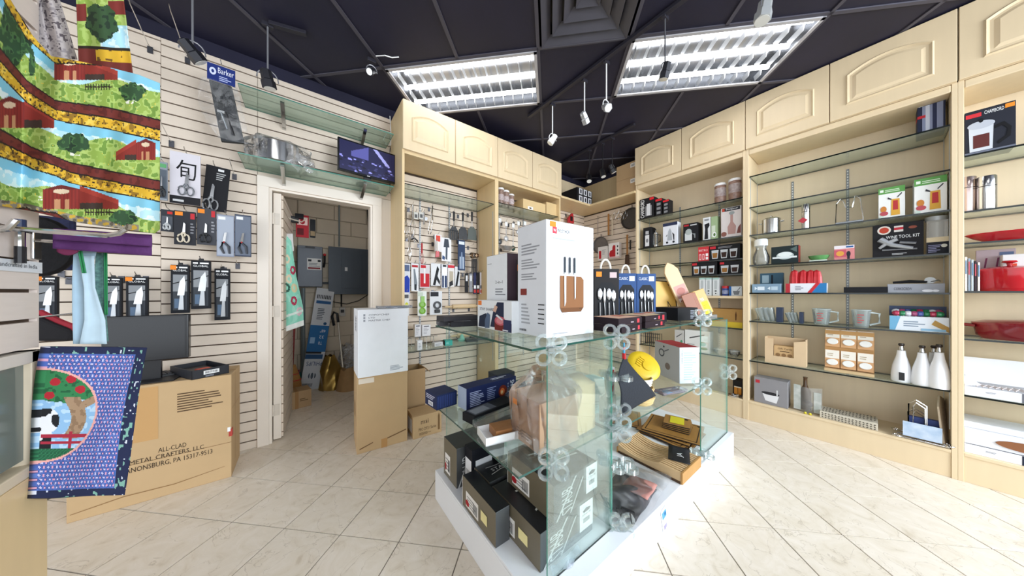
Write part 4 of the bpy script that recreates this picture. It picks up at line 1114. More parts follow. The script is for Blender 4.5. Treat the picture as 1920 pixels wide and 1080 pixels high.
mb = MB(); ink(mb, (Vector((-w / 2, -.006, 0)), Vector((w, 0, 0)), Vector((0, 0, h)), Vector((0, -1, 0))), [('r', .38, .42, .95, .7, '#eceae6'), ('r', .42, .62, .55, .67, '#33373d'), ('r', .8, .62, .92, .67, '#33373d'), ('L', .45, .5, .9, .6, 3, '#8b8f94'), ('r', .42, .44, .9, .48, '#8b3038')]); mb.build('warning_label', t, smooth=False)
MB().tube([(w / 2 + .012, .02, h * .5), (w / 2 + .02, -.02, h * .62), (w / 2 + .02, -.03, h * .8)], .012, BLACK, 8).build('lever', t); MB().ball((w / 2 + .02, -.03, h * .8), .018, RED).build('knob', t)
MB().box(-.05, -.008, h - .028, .05, .004, h - .008, BLACK).build('latch', t, smooth=False)
t, w, h = ebox('wide dark grey breaker panel on block wall', 617, 695, 466, 551, .10, EG2)
MB().box(-w / 2 - .008, -.006, -.006, w / 2 + .008, .004, h + .006, EG2).build('cover', t, bevel=.004, smooth=False)
MB().box(-w * .22, -.011, h * .12, w * .28, -.006, h * .9, EG2).build('door', t, bevel=.002, smooth=False)
MB().box(-w * .14, -.016, h * .5, -w * .08, -.011, h * .58, M('#e8e8e8', .3)).build('latch', t, smooth=False)
def pipe(label, x, y0, y1, r, mat, name='conduit_pipe', cat='pipe', yy=YB - .04, bends=None):
    a = PY(x, y0, yy); b = PY(x, y1, yy)
    return MB().tube([a, b] if not bends else bends, r, mat, 10).build(name, None, label=label, cat=cat)
PG = M('#8f9a9c', .35, .6, .04)
pipe('thick galvanised pipe from disconnect box to the floor', 568, 540, 712, .026, PG, yy=YB - .06)
pipe('thin steel conduit above the breaker panel', 636, 372, 462, .011, PG)
pipe('short pipe stub linking the two electrical panels', 0, 0, 0, .014, EG2, bends=[PY(603, 531, YB - .06), PY(619, 531, YB - .06)])
for i, (x, lb) in enumerate(((692, 'black cable running down block wall left of the tangle'), (698, 'black cable running down middle of the tangle'), (705, 'grey cable running down block wall beside the door jamb'))):
    pts = [PY(x - 4 + i * 2, 380, YB - .03), PY(x, 440, YB - .04), PY(x + 6 - 3 * i, 500, YB - .06), PY(x + 4, 560, YB - .05)]
    MB().tube(pts, .009, BLACK if i < 2 else M('#7c7c7c', .5), 6).build('cable', None, label=lb, cat='cable')
MB().tube([PY(604, 560, YB - .03), PY(625, 566, YB - .03), PY(650, 570, YB - .03), PY(672, 564, YB - .03), PY(697, 548, YB - .03)], .006, BLACK, 6).build('cable', None, label='black cable sagging under the breaker panel', cat='cable')
MB().tube([PY(640, 552, YB - .03), PY(640, 575, YB - .03)], .01, BLACK, 6).build('cable', None, label='short black cable between breaker panel and socket', cat='cable')
t = thing('wall_socket', 'white electrical socket under the breaker panel', 'socket', tuple(PY(642, 590, YB - .03)))
MB().box(-.035, 0, -.02, .035, .03, .1, M('#c9c6c0', .5)).build('plate', t, bevel=.004, smooth=False); MB().box(-.02, -.02, .03, .02, 0, .07, BLACK).build('plug', t, bevel=.003, smooth=False)
a = PY(703, 540, YB - .06)
MB().prism([(0, 0), (.07, 0), (.07, .2), (0, .2)], 0, .05, M('#9c6638', .6)).build('junction_board', None, tuple(a + Vector((.01, 0, -.05))), label='brown wooden junction board by the door jamb', cat='board')
pts = []
for i in range(13):
    g = 2 * pi * i / 14 + .3; pts.append(PY(706 + 9 * cos(g), 515 + 18 * sin(g), YB - .1))
MB().tube(pts, .006, WHITE, 6).build('white_cable', None, label='white cable loop before the brown junction board', cat='cable')
# Philips tube carton leaning on the wall
b0 = PZ(567, 721, 0); b1 = PZ(597, 717, 0)
b0 = Vector((PY(567, 721, 4.2).x, 4.2, 0)); wx = .19
L_ = 1.28
t = pbox('tube_carton', 'tall white and blue lamp-tube carton leaning against block wall', 'box', (PZ(580, 720, 0).x, 4.22, 0.0), 0, .2, .11, L_, '#d5d8dc', {'F': [
    ('r', 0, .36, 1, .62, '#2a6ea8'), ('r', 0, .29, .9, .335, '#23507c'), ('r', 0, .34, .8, .36, '#20242a'), ('t180', 'PHILIPS', .12, .225, .92, .265, '#2f4c78'), ('e', .5, .13, .2, .035, '#5d6672'), ('r', .38, .095, .62, .165, '#d5d8dc'), ('e', .5, .13, .07, .03, '#5d6672'), ('t180', '48"', .55, .55, .85, .58, '#eaf2fa'), ('t180', '32', .55, .49, .8, .52, '#eaf2fa'), ('t180', 'T8', .55, .43, .75, .46, '#eaf2fa'), ('r', .1, .44, .35, .50, '#9cc3e4'), ('L', .25, .68, .75, .8, 7, '#5b626c'), ('r', .1, .84, .9, .87, '#2f5f92'), ('bar', .1, .89, .9, .93, 9, '#30343a'), ('bar', .1, .03, .6, .06, 12, '#3a3e44'), ('e', .75, .64, .09, .015, '#23507c')]}, rot=(R(-8), R(8), 0))
t = thing('broom', 'straw broom standing in the stockroom behind the open door', 'broom', (PZ(546, 722, 0).x, PZ(546, 722, 0).y - .25, 0))
t.location = (PY(548, 700, 4.0).x, 4.0, 0)
MB().lathe([(.09, .0), (.095, .05), (.075, .22), (.045, .33), (.03, .38)], M('#b9854a', .9, 0, .2, 60, .5, stretch=(6, 6, .6)), 18, sy=.5).build('bristles', t)
for z in (.2, .27): MB().lathe([(.082 - (z - .2) * .3, z), (.084 - (z - .2) * .3, z + .008)], RED, 18, sy=.52).build('binding', t)
MB().tube([(0, 0, .36), (.03, .06, 1.15)], .012, M('#8d2f2c', .5), 8).build('handle', t)
t = thing('dustpan', 'dark red dustpan on the floor below the broom', 'dustpan', (PY(553, 717, 3.9).x, 3.87, 0))
MB().prism([(-.12, 0), (.12, 0), (.12, .05), (-.12, .03)], -.06, .07, M('#7c2138', .5)).build('pan', t, bevel=.006, smooth=False)
MB().tube([(.0, .06, .03), (.02, .15, .12), (.03, .2, .3)], .01, M('#7c2138', .5), 8).build('handle', t)
t = thing('mop', 'mop with red handle leaning behind the straw broom', 'mop', (PY(556, 700, 4.3).x - .06, 4.3, 0))
MB().tube([(0, 0, .02), (.06, .1, 1.2)], .012, M('#a03a38', .45), 8).build('handle', t)
MB().ball((0, 0, .14), .13, M('#2a5b78', .9, 0, .35, 18, .4, var2='#1f7a5a'), 12, sx=.9, sy=.6, sz=1.05).build('mop_head', t)
b = MB()
b.surf(lambda u, v: ((.11 + .02 * sin(6 * pi * u + 4 * v)) * cos(2 * pi * u) * (1 - .55 * max(0, v - .6) / .4), (.09 + .015 * sin(8 * pi * u - 5 * v)) * sin(2 * pi * u) * (1 - .5 * max(0, v - .6) / .4), .42 * v + .01 * sin(10 * pi * u)), 24, 10, M('#b0924e', .28, .8, .2, 12, .5))
b.build('gold_bag', None, (PY(619, 700, 4.1).x, 4.1, 0), label='crumpled gold foil bag standing beside the lamp-tube carton', cat='bag')
t = thing('walking_stick', 'walking stick with dark curved grip leaning in stockroom', 'stick', (PY(628, 712, 4.05).x + .1, 3.98, 0))
MB().tube([(0, 0, .03), (-.06, .2, .86)], .011, M('#b6aea0', .35, .3), 8).build('shaft', t); MB().tube([(-.055, .19, .82), (-.065, .21, .93), (-.10, .21, .95), (-.12, .21, .9), (-.10, .2, .78)], .016, BLACK, 8).build('grip', t); MB().lathe([(.03, 0), (.03, .02), (.014, .08)], BLACK, 10).build('ferrule', t)
b = MB(); b.surf(lambda u, v: (.13 * cos(2 * pi * u) * (1 + .12 * sin(6 * pi * u)) * (1 - .4 * v), .1 * sin(2 * pi * u) * (1 - .4 * v), .26 * v + .02 * sin(6 * pi * u) * v), 20, 6, M('#a98559', .8, 0, .15, 12, .4))
b.build('paper_bag', None, (PY(648, 712, 3.9).x + .04, 3.95, 0), label='crumpled brown paper bag behind the tall carton', cat='bag')
b = MB(); b.surf(lambda u, v: (.14 * cos(2 * pi * u) * (1 + .15 * sin(8 * pi * u)) * (1 - .7 * max(0, v - .5)), .1 * sin(2 * pi * u), .5 * v + .02 * sin(9 * pi * u)), 24, 8, thin('bin_liner', '#f0f0f0', 1, haze=.4, hazecol='#cfd0d2', bump=1, rough=.2, hazenoise=True))
b.build('clear_bag', None, (PY(648, 690, 4.3).x + .05, 4.3, 0), label='clear plastic bag slumped against stockroom wall', cat='bag')
# things hanging on the open door
p = PY(535, 420, 3.2)
t = thing('apron', 'mint apron with doughnut print hanging on open door', 'apron', (0, 0, 0))
def mint_pt(u, v):
    xl = interp([(0, 520), (.12, 514), (.5, 524), (.85, 534), (1, 530)], v); xr = interp([(0, 527), (.12, 546), (.5, 556), (.8, 568), (1, 570)], v)
    x = xl + (xr - xl) * u; y = 430 + 180 * v + (1 - u) * 14 * v
    return tuple(PY(x, y, 3.14 + .012 * sin(u * 8 + v * 3)))
def mint_paint(u, v):
    if v > .94: return hx('#eef2ee')
    if abs(v - .84) < .012: return hx('#dfece4')
    for cx_, cy_, c in ((.3, .12, '#b03050'), (.6, .3, '#e8d6b8'), (.3, .42, '#c9c4c0'), (.85, .42, '#b03050'), (.75, .6, '#d9c9a0'), (.6, .72, '#b03050'), (.35, .58, '#2f5f50'), (.8, .84, '#e6c0c8'), (.55, .5, '#e8d6b8')):
        r = ((u - cx_) / .17) ** 2 + ((v - cy_) / .045) ** 2
        if .18 < r < 1: return hx(c)
    return hx('#8fd6bf' if vnoise(u * 8, v * 20) > .4 else '#a4dfcb')
colored_grid('body', mint_pt, mint_paint, 36, 90, vcol('mint_print', .85), t).modifiers.new('t', 'SOLIDIFY').thickness = .002
CLOTHW = M('#dfdcda', .85, 0, .05, 20)
b = MB(); b.surf(lambda u, v: tuple(PY(interp([(0, 516), (1, 513)], v) + u * interp([(0, 8), (.4, 20), (1, 18)], v), 455 + 150 * v, 3.1 + .01 * sin(u * 6))), 6, 14, CLOTHW); b.build('lining', t).modifiers.new('t', 'SOLIDIFY').thickness = .002
b = MB(); b.surf(lambda u, v: tuple(PY(535 + 14 * u + 2 * v, 438 + 45 * v * (1 - .3 * u), 3.17)), 4, 6, CLOTHW); b.build('lining', t).modifiers.new('t', 'SOLIDIFY').thickness = .002
MB().tube([PY(519, 612, 3.12), PY(522, 660, 3.12), PY(525, 728, 3.12)], .022, CLOTHW, 6).build('tie', t)
MB().tube([PY(520, 436, 3.14), PY(521, 400, 3.12), PY(523, 390, 3.12), PY(525, 400, 3.14), PY(526, 436, 3.15)], .012, CLOTHW, 6).build('neck_loop', t)
p = PY(541, 412, 3.5)
t = thing('wall_clamp', 'black clamp-on gadget on the open door beside apron', 'gadget', tuple(p))
MB().box(-.03, -.02, -.02, .08, .04, .04, BLACK).build('body', t, bevel=.006, smooth=False); MB().tube([(.0, 0, -.02), (-.02, -.01, -.1)], .022, BLACK, 8).build('grip', t); MB().box(.05, -.03, .02, .12, .02, .07, BLACKG).build('jaw', t, bevel=.004, smooth=False)
p = PY(567, 428, 3.7)
o = pbox('tool_pack', 'red carded pack hanging inside the stockroom doorway', 'pack', (p.x, 3.7, PY(567, 445, 3.7).z), 0, .11, .012, .24, '#a8222c', {'F': [('r', .1, .55, .9, .9, '#e8c9c0'), ('r', .1, .1, .6, .4, '#5c1016'), ('e', .5, .7, .2, .12, '#a8222c')]})
o = pbox('tool_pack', 'narrow black pack beside the red one in the stockroom', 'pack', (p.x + .09, 3.72, PY(567, 443, 3.7).z), 0, .05, .012, .2, '#1a1a1e', {'F': [('r', .1, .1, .9, .35, '#8f7a5a')]})
MB().tube([(-.14, 3.3, 1.9), (-.02, 3.32, 1.88), (.02, 3.32, 1.92)], .006, M('#cfc4b4', .4, .3), 6).build('hook_rail', None, label='pale metal hook rail at the top of open door', cat='rail')
# ================================================================== kitchen gadgets in the left cabinets
GY = 2.80
def at_left(px, yt, yb, Y=GY):
    a = PY(px, yt, Y); b = PY(px, yb, Y); return a, a.z - b.z
def hk(a, Y, what):
    ln = YL - Y + .02; hook(a.x, a.z + .008 - ln * .1, ln, 'chrome peg hook holding the ' + what, up=.12)
def whisk(px, yt, yb, label, col, wires=None, r=.03, Y=GY):
    a, L = at_left(px, yt, yb, Y); t = thing('whisk', label, 'whisk', (a.x, Y, a.z - L)); hk(a, Y, label[:44].rsplit(' ', 1)[0])
    MB().tube([(0, 0, L), (0, 0, L * .55)], .009, col, 8).build('handle', t)
    for k in range(4):
        g = pi * k / 4; b = MB(); pts = []
        for i in range(11):
            s = pi * i / 10 * 1.0; q = -cos(s)
            pts.append((r * q * cos(g) * (.4 + .6 * sin(s) ** .5) if 0 < i < 10 else .004 * q * cos(g), r * q * sin(g) * (.4 + .6 * sin(s) ** .5) if 0 < i < 10 else .004 * q * sin(g), L * .56 * (1 - sin(s)) + .001))
        b.tube(pts, .0016, wires or CHROME, 5); b.build('wire_loop', t)
def turner(px, yt, yb, label, kind, Y=GY):
    a, L = at_left(px, yt, yb, Y); t = thing('turner', label, 'spatula', (a.x, Y, a.z - L)); hk(a, Y, label[:44].rsplit(' ', 1)[0])
    MB().tube([(0, 0, L), (0, 0, L * .68)], [.013, .011], BLACK, 8).build('handle', t)
    MB().tube([(0, 0, L * .7), (0, 0, L * .45)], .007, STEEL, 8).build('collar', t)
    w = {'slot': .05, 'turn': .055, 'wide': .06}[kind]; h = L * .48
    poly = [(-w, 0), (w, 0), (w * .85, h * .75), (w * .3, h), (-w * .3, h), (-w * .85, h * .75)]
    m = M('#232428', .5) if kind != 'wide' else M('#4a514c', .45)
    b = MB()
    if kind == 'slot':
        for i in range(4): b.box(-w + i * w * .53, -.004, 0, -w + i * w * .53 + w * .38, .004, h * .7, m)
        b.prism([(-w, h * .66), (w, h * .66), (w * .4, h), (-w * .4, h)], -.004, .004, m)
    else: b.prism(poly, -.004, .004, m)
    b.build('blade', t, smooth=False)
    MB().box(-.006, -.009, L - .05, .006, -.004, L - .02, M('#e8e8e8', .4)).build('label_tag', t, smooth=False)
whisk(761, 388, 448, 'large steel whisk hanging closest to the left cabinet side', STEEL, r=.035)
whisk(774, 384, 446, 'large steel whisk, second from the left cabinet side', STEEL, r=.035, Y=2.76)
whisk(768, 443, 490, 'small steel whisk below the two large whisks', STEEL, r=.026)
whisk(791, 456, 495, 'red silicone whisk hanging above the red scoop pack', M('#b9222c', .4), M('#b9222c', .4), r=.026)
turner(851, 397, 450, 'black slotted turner, leftmost of three black turners', 'slot')
turner(868, 399, 449, 'black solid turner, middle of three black turners', 'turn', 2.78)
turner(885, 398, 450, 'wide grey-green turner, rightmost of three turners', 'wide')
# tongs, garlic press, corkscrew
a, L = at_left(811, 386, 440); t = thing('tongs', 'long steel tongs hanging beside the steel gadgets', 'tongs', (a.x, GY, a.z - L)); hk(a, GY, 'long steel tongs')
for s in (-1, 1): MB().tube([(0, 0, L), (s * .012 - .01, 0, L * .5), (s * .016 - .03, 0, .03), (s * .01 - .035, 0, 0)], .006, STEEL, 6).build('arm', t)
a, L = at_left(795, 398, 421); t = thing('can_opener', 'small steel can opener hanging beside the tongs', 'can opener', (a.x, GY, a.z - L)); hk(a, GY, 'small steel can opener')
MB().tube([(0, 0, 0), (0, 0, L)], .009, STEEL, 8).build('handle', t); MB().lathe([(.001, -.004), (.02, -.004), (.02, .004), (.001, .004)], STEEL, 12, Matrix.Translation((.018, 0, L * .5)) @ Matrix.Rotation(pi / 2, 4, 'X')).build('wheel', t)
a, L = at_left(773, 440, 455, 2.84); t = thing('corkscrew', 'black folding corkscrew beside the small whisk', 'corkscrew', (PY(777, 455, 2.84).x, 2.84, a.z - L)); hk(PY(777, 440, 2.84), 2.84, 'black folding corkscrew')
MB().tube([(-.03, 0, .03), (.0, 0, .05), (.035, 0, .02)], .008, BLACK, 8).build('handle', t); MB().tube([(0, 0, .045), (0, 0, 0)], .005, STEEL, 8).build('worm', t)
# small cards of gadgets
def pack(label, x0, x1, yt, yb, col, art, name='gadget_pack', cat='gadget pack', Y=GY, hooked=True):
    return hang(name, label, cat, x0, x1, yt, yb, Y, col, {'F': art}, .01, group='carded gadgets on the cabinet slat wall', hooked=hooked, hlabel='chrome peg hook holding the ' + label[:44].rsplit(' ', 1)[0])
for x0, lb in ((776, 'steel tag card left of the small gadget pair'), (786, 'steel tag card right of the small gadget pair')):
    pack(lb, x0, x0 + 8, 398, 411, '#d5d2cb', [('r', .2, .2, .8, .7, '#5b5b5b')])
pack('card with red-headed spatula beside the grey brush', 815, 828, 440, 472, '#e8e4e2', [('r', .2, .6, .8, .95, '#d84a3a'), ('r', .35, .1, .6, .6, '#f4f0ec')])
o = pack('white card with grey pastry brush', 828, 846, 446, 490, '#eceaec', [('p', [(.2, .6), (.8, .6), (.7, .95), (.3, .95)], '#3f4650'), ('p', [(.4, .1), (.58, .05), (.62, .6), (.42, .6)], '#4b5560'), ('p', [(.05, .1), (.3, .05), (.35, .18), (.1, .25)], '#33507c')])
a, L = at_left(820, 452, 483, 2.77); t = thing('spatula', 'red-bladed spatula with pale handle beside the pastry brush', 'spatula', (a.x, 2.77, a.z - L)); hk(a, 2.77, 'red-bladed spatula')
MB().tube([(0, 0, L), (0, 0, L * .35)], .007, M('#ded6cc', .5), 8).build('handle', t); MB().prism([(-.022, 0), (.022, .01), (.02, L * .4), (-.015, L * .4)], -.006, .006, RED).build('blade', t, bevel=.003, smooth=False)
o = pack('navy pack holding a peeler below the black turners', 859, 872, 450, 507, '#2a3c5c', [('r', .2, .05, .85, .45, '#aab6c6'), ('p', [(.3, .05), (.7, .05), (.6, .6), (.45, .6)], '#8090a8'), ('r', .1, .85, .9, .95, '#dfe5ee')])
a, L = at_left(887, 460, 511, 2.78); t = thing('measuring_cups', 'nest of steel measuring cups with black handles', 'measuring cups', (a.x, 2.78, a.z - L)); hk(a, 2.78, 'nest of steel measuring cups')
for k in range(4):
    T = Matrix.Translation((-.02 + .018 * k, -.01 * k, L * .62)) @ Matrix.Rotation(pi / 2, 4, 'X')
    c = MB().lathe([(.02, -.012), (.036 - .004 * k, .012), (.034 - .004 * k, .013), (.018, -.008)], M('#a08468', .25, .8) if k % 2 else STEEL, 18, T).build('cup', t)
    MB().tube([(-.012 + .012 * k, -.01 * k, L * .5), (-.014 + .014 * k, -.01 * k, 0)], .007, BLACK, 6).build('handle', t)
row = [
    (756, 769, 494, 552, '#dfe2ea', [('p', [(.1, .02), (.9, .02), (.95, .5), (.6, .62), (.1, .55)], '#1f3fae'), ('r', .1, .75, .9, .95, '#5b6a8c')], 'card with bright blue scoop by the cabinet side'),
    (771, 785, 494, 546, '#e9eaec', [('p', [(.4, .05), (.7, .02), (.8, .3), (.5, .8), (.3, .8)], '#7c848c'), ('r', .45, .04, .7, .25, '#22262c'), ('r', .1, .86, .9, .94, '#b0242c')], 'white card with grey curved peeler'),
    (787, 806, 496, 540, '#d9d2d4', [('r', .05, .05, .95, .62, '#c4202c'), ('r', .4, .2, .55, .95, '#eceaea'), ('r', .1, .85, .6, .97, '#c4202c')], 'card with glossy red scoop'),
    (808, 826, 494, 536, '#e6e6e8', [('p', [(.2, .05), (.45, .02), (.85, .75), (.65, .9)], '#191a1e'), ('p', [(.4, .4), (.9, .05), (.95, .2), (.5, .6)], '#22242a')], 'white card with black can opener'),
    (828, 839, 496, 540, '#e7e8ec', [('r', .1, .02, .38, .52, '#22345c'), ('r', .55, .02, .9, .52, '#22345c'), ('e', .5, .7, .4, .18, '#f8f8f8'), ('r', .2, .9, .8, .98, '#2a2a2e')], 'card with pair of navy handles'),
    (840, 852, 496, 538, '#e4dfdc', [('r', .2, .1, .8, .7, '#b8ac98'), ('r', 0, .85, 1, .97, '#c8303c'), ('p', [(.2, .0), (.8, .1), (.7, .3), (.2, .2)], '#2a2a2e')], 'card with red heading beside navy handles'),
    (853, 862, 500, 536, '#dcdcde', [('p', [(.1, .0), (.5, .0), (.95, .7), (.6, .8)], '#17181c')], 'narrow card with black angled tool')]
for x0, x1, yt, yb_, c, art, lb in row: pack(lb, x0, x1, yt, yb_, c, art, Y=2.81)
for x0, lb, c in ((872, 'black thermometer hanging left of the striped packs', '#1b1b20'), (880, 'steel thermometer hanging beside the black one', '#8f8f94')):
    pack(lb, x0, x0 + 6, 513, 548, c, [('r', .2, .6, .8, .9, '#d8d8da')])
for k, c in enumerate(('#2a2f55', '#1d1d24', '#d8d4dc')): pack(('dark blue', 'black', 'pale')[k] + ' striped gadget pack nearest the divider', 888 + k * 6, 893 + k * 6, 511, 551, c, [('r', .1, .05, .9, .2, '#c23b33'), ('r', .1, .25, .9, .4, '#efefef' if k < 2 else '#33415c')])
o = pack('white card with lime green citrus squeezer', 783, 800, 546, 592, '#e9ece6', [('r', .05, .8, .6, .96, '#c9d2c4')])
t_ = MB()
for cz in (.05, .115): t_.lathe([(.001, -.008), (.03, -.008), (.033, .0), (.022, .004), (.02, -.002), (.001, -.002)], M('#7fb63a', .35), 18, Matrix.Translation((0, -.012, cz)) @ Matrix.Rotation(pi / 2, 4, 'X'))
t_.box(-.016, -.014, .13, .02, -.002, .2, M('#7fb63a', .35)); t_.build('squeezer', o)
o = pack('black and white ring-shaped slicer beside the lime squeezer', 806, 829, 546, 590, '#e4e4e6', [('r', .05, .78, .7, .97, '#2a2a30')])
MB().lathe([(.024, -.012), (.042, -.012), (.042, .006), (.024, .006)], M('#1c1c20', .3), 20, Matrix.Translation((.01, -.008, .1)) @ Matrix.Rotation(pi / 2, 4, 'X'), cap=False).build('ring', o)
MB().box(-.02, -.02, .02, .04, -.001, .055, BLACK).build('foot', o, bevel=.006, smooth=False)
pack('card with yellow lemon tool half hidden by white carton', 757, 767, 548, 592, '#e9e9ea', [('e', .55, .45, .35, .12, '#d8d84a'), ('r', .1, .75, .9, .9, '#5b5b60')])
def rolling_pin(label, x0, x1, py, Y):
    a = PY(x0, py, Y); b = PY(x1, py, Y); L = b.x - a.x
    t = thing('rolling_pin', label, 'rolling pin', (a.x, Y, a.z - .02)); T = Matrix.Rotation(pi / 2, 4, 'Y')
    wd = M('#dcc096', .5, 0, .08, 8)
    MB().cyl((L * .2, 0, 0), (L * .85, 0, 0), .024, wd, 16).build('roller', t)
    for s, e in ((0, .2), (.85, 1.0)): MB().tube([(L * s, 0, 0), (L * (s + (e - s) * .5), 0, 0), (L * e, 0, 0)], [.008, .013, .009], wd, 10).build('handle', t)
    for q in (.3, .75):
        p = Vector((a.x + L * q, Y, a.z)); hook(p.x, p.z - .055, YL - Y + .03, 'chrome hook under %s part of the %s' % ('left' if q < .5 else 'right', label[:32].rsplit(' ', 1)[0]), up=.08)
rolling_pin('pale wooden rolling pin on hooks below the slicers', 834, 900, 572, 2.83)
rolling_pin('lower wooden rolling pin just above the low glass shelf', 846, 900, 627, 2.83)
# low shelf
zs = .666
t = thing('wire_rack', 'small wire rack holding white boxes on the low glass shelf', 'rack', (PY(788, 650, 2.72).x, 2.72, zs))
b = MB()
for x in (-.1, -.03, .05, .12): b.tube([(x, -.04, 0), (x, -.04, .1), (x, .05, .1), (x, .05, 0)], .003, CHROME, 5)
for y in (-.04, .05): b.tube([(-.14, y, .1), (.16, y, .1)], .003, CHROME, 5)
b.build('wire_frame', t)
for k, (dx, w, h, lb) in enumerate(((-.03, .06, .12, 'tall white gadget box standing in the small wire rack'), (.055, .085, .11, 'square white gadget box standing in the small wire rack'))):
    pbox('small_box', lb, 'box', (t.location.x + dx, 2.70, zs + .104), 0, w, .05, h, '#e6e4e6', {'F': [('L', .15, .2, .85, .8, 5, '#b4b0b4'), ('r', .2, .82, .8, .92, '#6c6c74')]})
pbox('small_box', 'small white carton lying before the wire rack on low shelf', 'box', (PY(786, 655, 2.58).x, 2.56, zs), R(10), .05, .05, .09, '#e9e9ea', {'F': [('L', .2, .2, .8, .8, 4, '#a8a8ac')]})
pbox('small_box', 'small turquoise and black box on low glass shelf', 'box', (PY(840, 645, 2.62).x, 2.60, zs), R(-12), .075, .1, .05, '#2fb5a8', {'L': [('r', .0, 0, 1, 1, '#1c2a2c')], 'F': [('r', .1, .3, .5, .7, '#8fe0d6')]})
pbox('small_box', 'pale box lying left of the turquoise box', 'box', (PY(822, 645, 2.64).x, 2.63, zs), R(5), .09, .06, .04, '#dedede', {'F': [('L', .1, .2, .9, .8, 2, '#9a9aa0')]})
t = thing('ornament', 'sea-green glass juicer behind the turquoise box', 'juicer', (PY(866, 640, 2.76).x, 2.76, zs))
MB().lathe([(.04, 0), (.05, .02), (.03, .03), (.015, .07), (.001, .08)], M('#7fc4b0', .15, 0, .05), 16).build('body', t); MB().tube([(.045, 0, .015), (.075, 0, .02)], .008, M('#7fc4b0', .15), 8).build('handle', t)
for k, (x, lb, c) in enumerate(((884, 'flat black gadget box on low shelf near the divider', '#202126'), (905, 'flat black and silver box beside it on the low shelf', '#3a3c40'), (918, 'flat white-topped pack at the divider end of the low shelf', '#b9b9b9'))):
    pbox('flat_box', lb, 'box', (PY(x, 640, 2.66 + .03 * k).x, 2.64 + .03 * k, zs), R(-14), .13, .09, .028, c, {'T': [('r', .1, .1, .9, .9, ('#3a3c44', '#c9c9c9', '#e6e6e6')[k]), ('L', .2, .3, .7, .7, 3, '#8a8a90')]})
# ---- second bay
def canister(label, x, y, z, r, h, band='#2a2326'):
    t = thing('canister', label, 'canister', (x, y, z))
    MB().lathe([(r * .98, 0), (r, .004), (r, h * .88)], M(band, .2, 0, .5, 60, var2='#c0a090'), 22).build('jar', t)
    MB().lathe([(r * 1.04, h * .88), (r * 1.04, h * .97), (r * .9, h), (.001, h)], WHITE, 22).build('lid', t)
    MB().lathe([(r * 1.005, h * .3), (r * 1.005, h * .62)], M('#e6e2e0', .4, 0, .3, 70, var2='#6b1a1e'), 22, cap=False).build('wrapper', t)
for px, yt, lb in ((940, 352, 'dark canister with white lid nearest the divider'), (950, 357, 'dark canister with white lid, middle of three'), (960, 364, 'smaller dark canister, right of the three')):
    p = PY(px, yt, 2.62); canister(lb, p.x, 2.64, 2.209, .042 if px < 955 else .038, p.z - 2.209)
wb = M('#d9bb88', .5, 0, .06, 6)
p0, p1 = PY(981, 372, 2.56), PY(1023, 372, 2.56)
pbox('wooden_box', 'plain wooden box with small label beside the canisters', 'box', ((p0.x + p1.x) / 2, 2.56, 2.209), 0, p1.x - p0.x, .2, p0.z - 2.209, wb, {'F': [('r', .2, .12, .42, .4, '#f0ece4'), ('r', .26, .18, .35, .32, '#4a3a2c')]})
p0, p1 = PY(1024, 378, 2.56), PY(1045, 378, 2.56)
pbox('wooden_box', 'narrower plain wooden box at the cabinet end', 'box', ((p0.x + p1.x) / 2, 2.56, 2.209), 0, p1.x - p0.x - .01, .2, p0.z - 2.209, wb, None)
for k, (px, yt, yb_, lb, c) in enumerate(((937, 408, 458, 'long dark steel ladle nearest the divider', '#55585c'), (949, 415, 452, 'steel slotted spoon on white tag', '#c6c6c8'), (962, 418, 470, 'ladle with dark green head', '#2d4a40'), (972, 414, 440, 'steel masher on white tag', '#c6c6c8'), (984, 414, 436, 'small steel skimmer on white tag', '#c6c6c8'))):
    a, L = at_left(px, yt, yb_, 2.8); t = thing('utensil', lb + ' behind the white knife box', 'utensil', (a.x, 2.8, a.z - L)); hk(a, 2.8, lb)
    MB().tube([(0, 0, L), (0, 0, .04)], .006, STEEL, 6).build('handle', t); MB().ball((0, 0, .03), .035, M(c, .35, .3), 12, sy=.5).build('head', t)
    MB().box(-.02, -.006, L - .06, .02, -.004, L - .01, WHITE).build('tag', t, smooth=False)
t = thing('colander', 'shallow wire colander among the utensils behind knife box', 'colander', tuple(PY(950, 470, 2.78)))
MB().lathe([(.05, 0), (.1, .04), (.11, .05), (.1, .05)], M('#a9a9ac', .3, .7), 20, sy=.6).build('bowl', t); MB().tube([(.1, 0, .045), (.2, 0, .06)], .006, STEEL, 6).build('handle', t)
hook(t.location.x, t.location.z + .03, .1, 'chrome peg hook holding the shallow wire colander')

# ================================================================== corner
def nook(px, py, d=.06): return PX(px, py, XW - d)
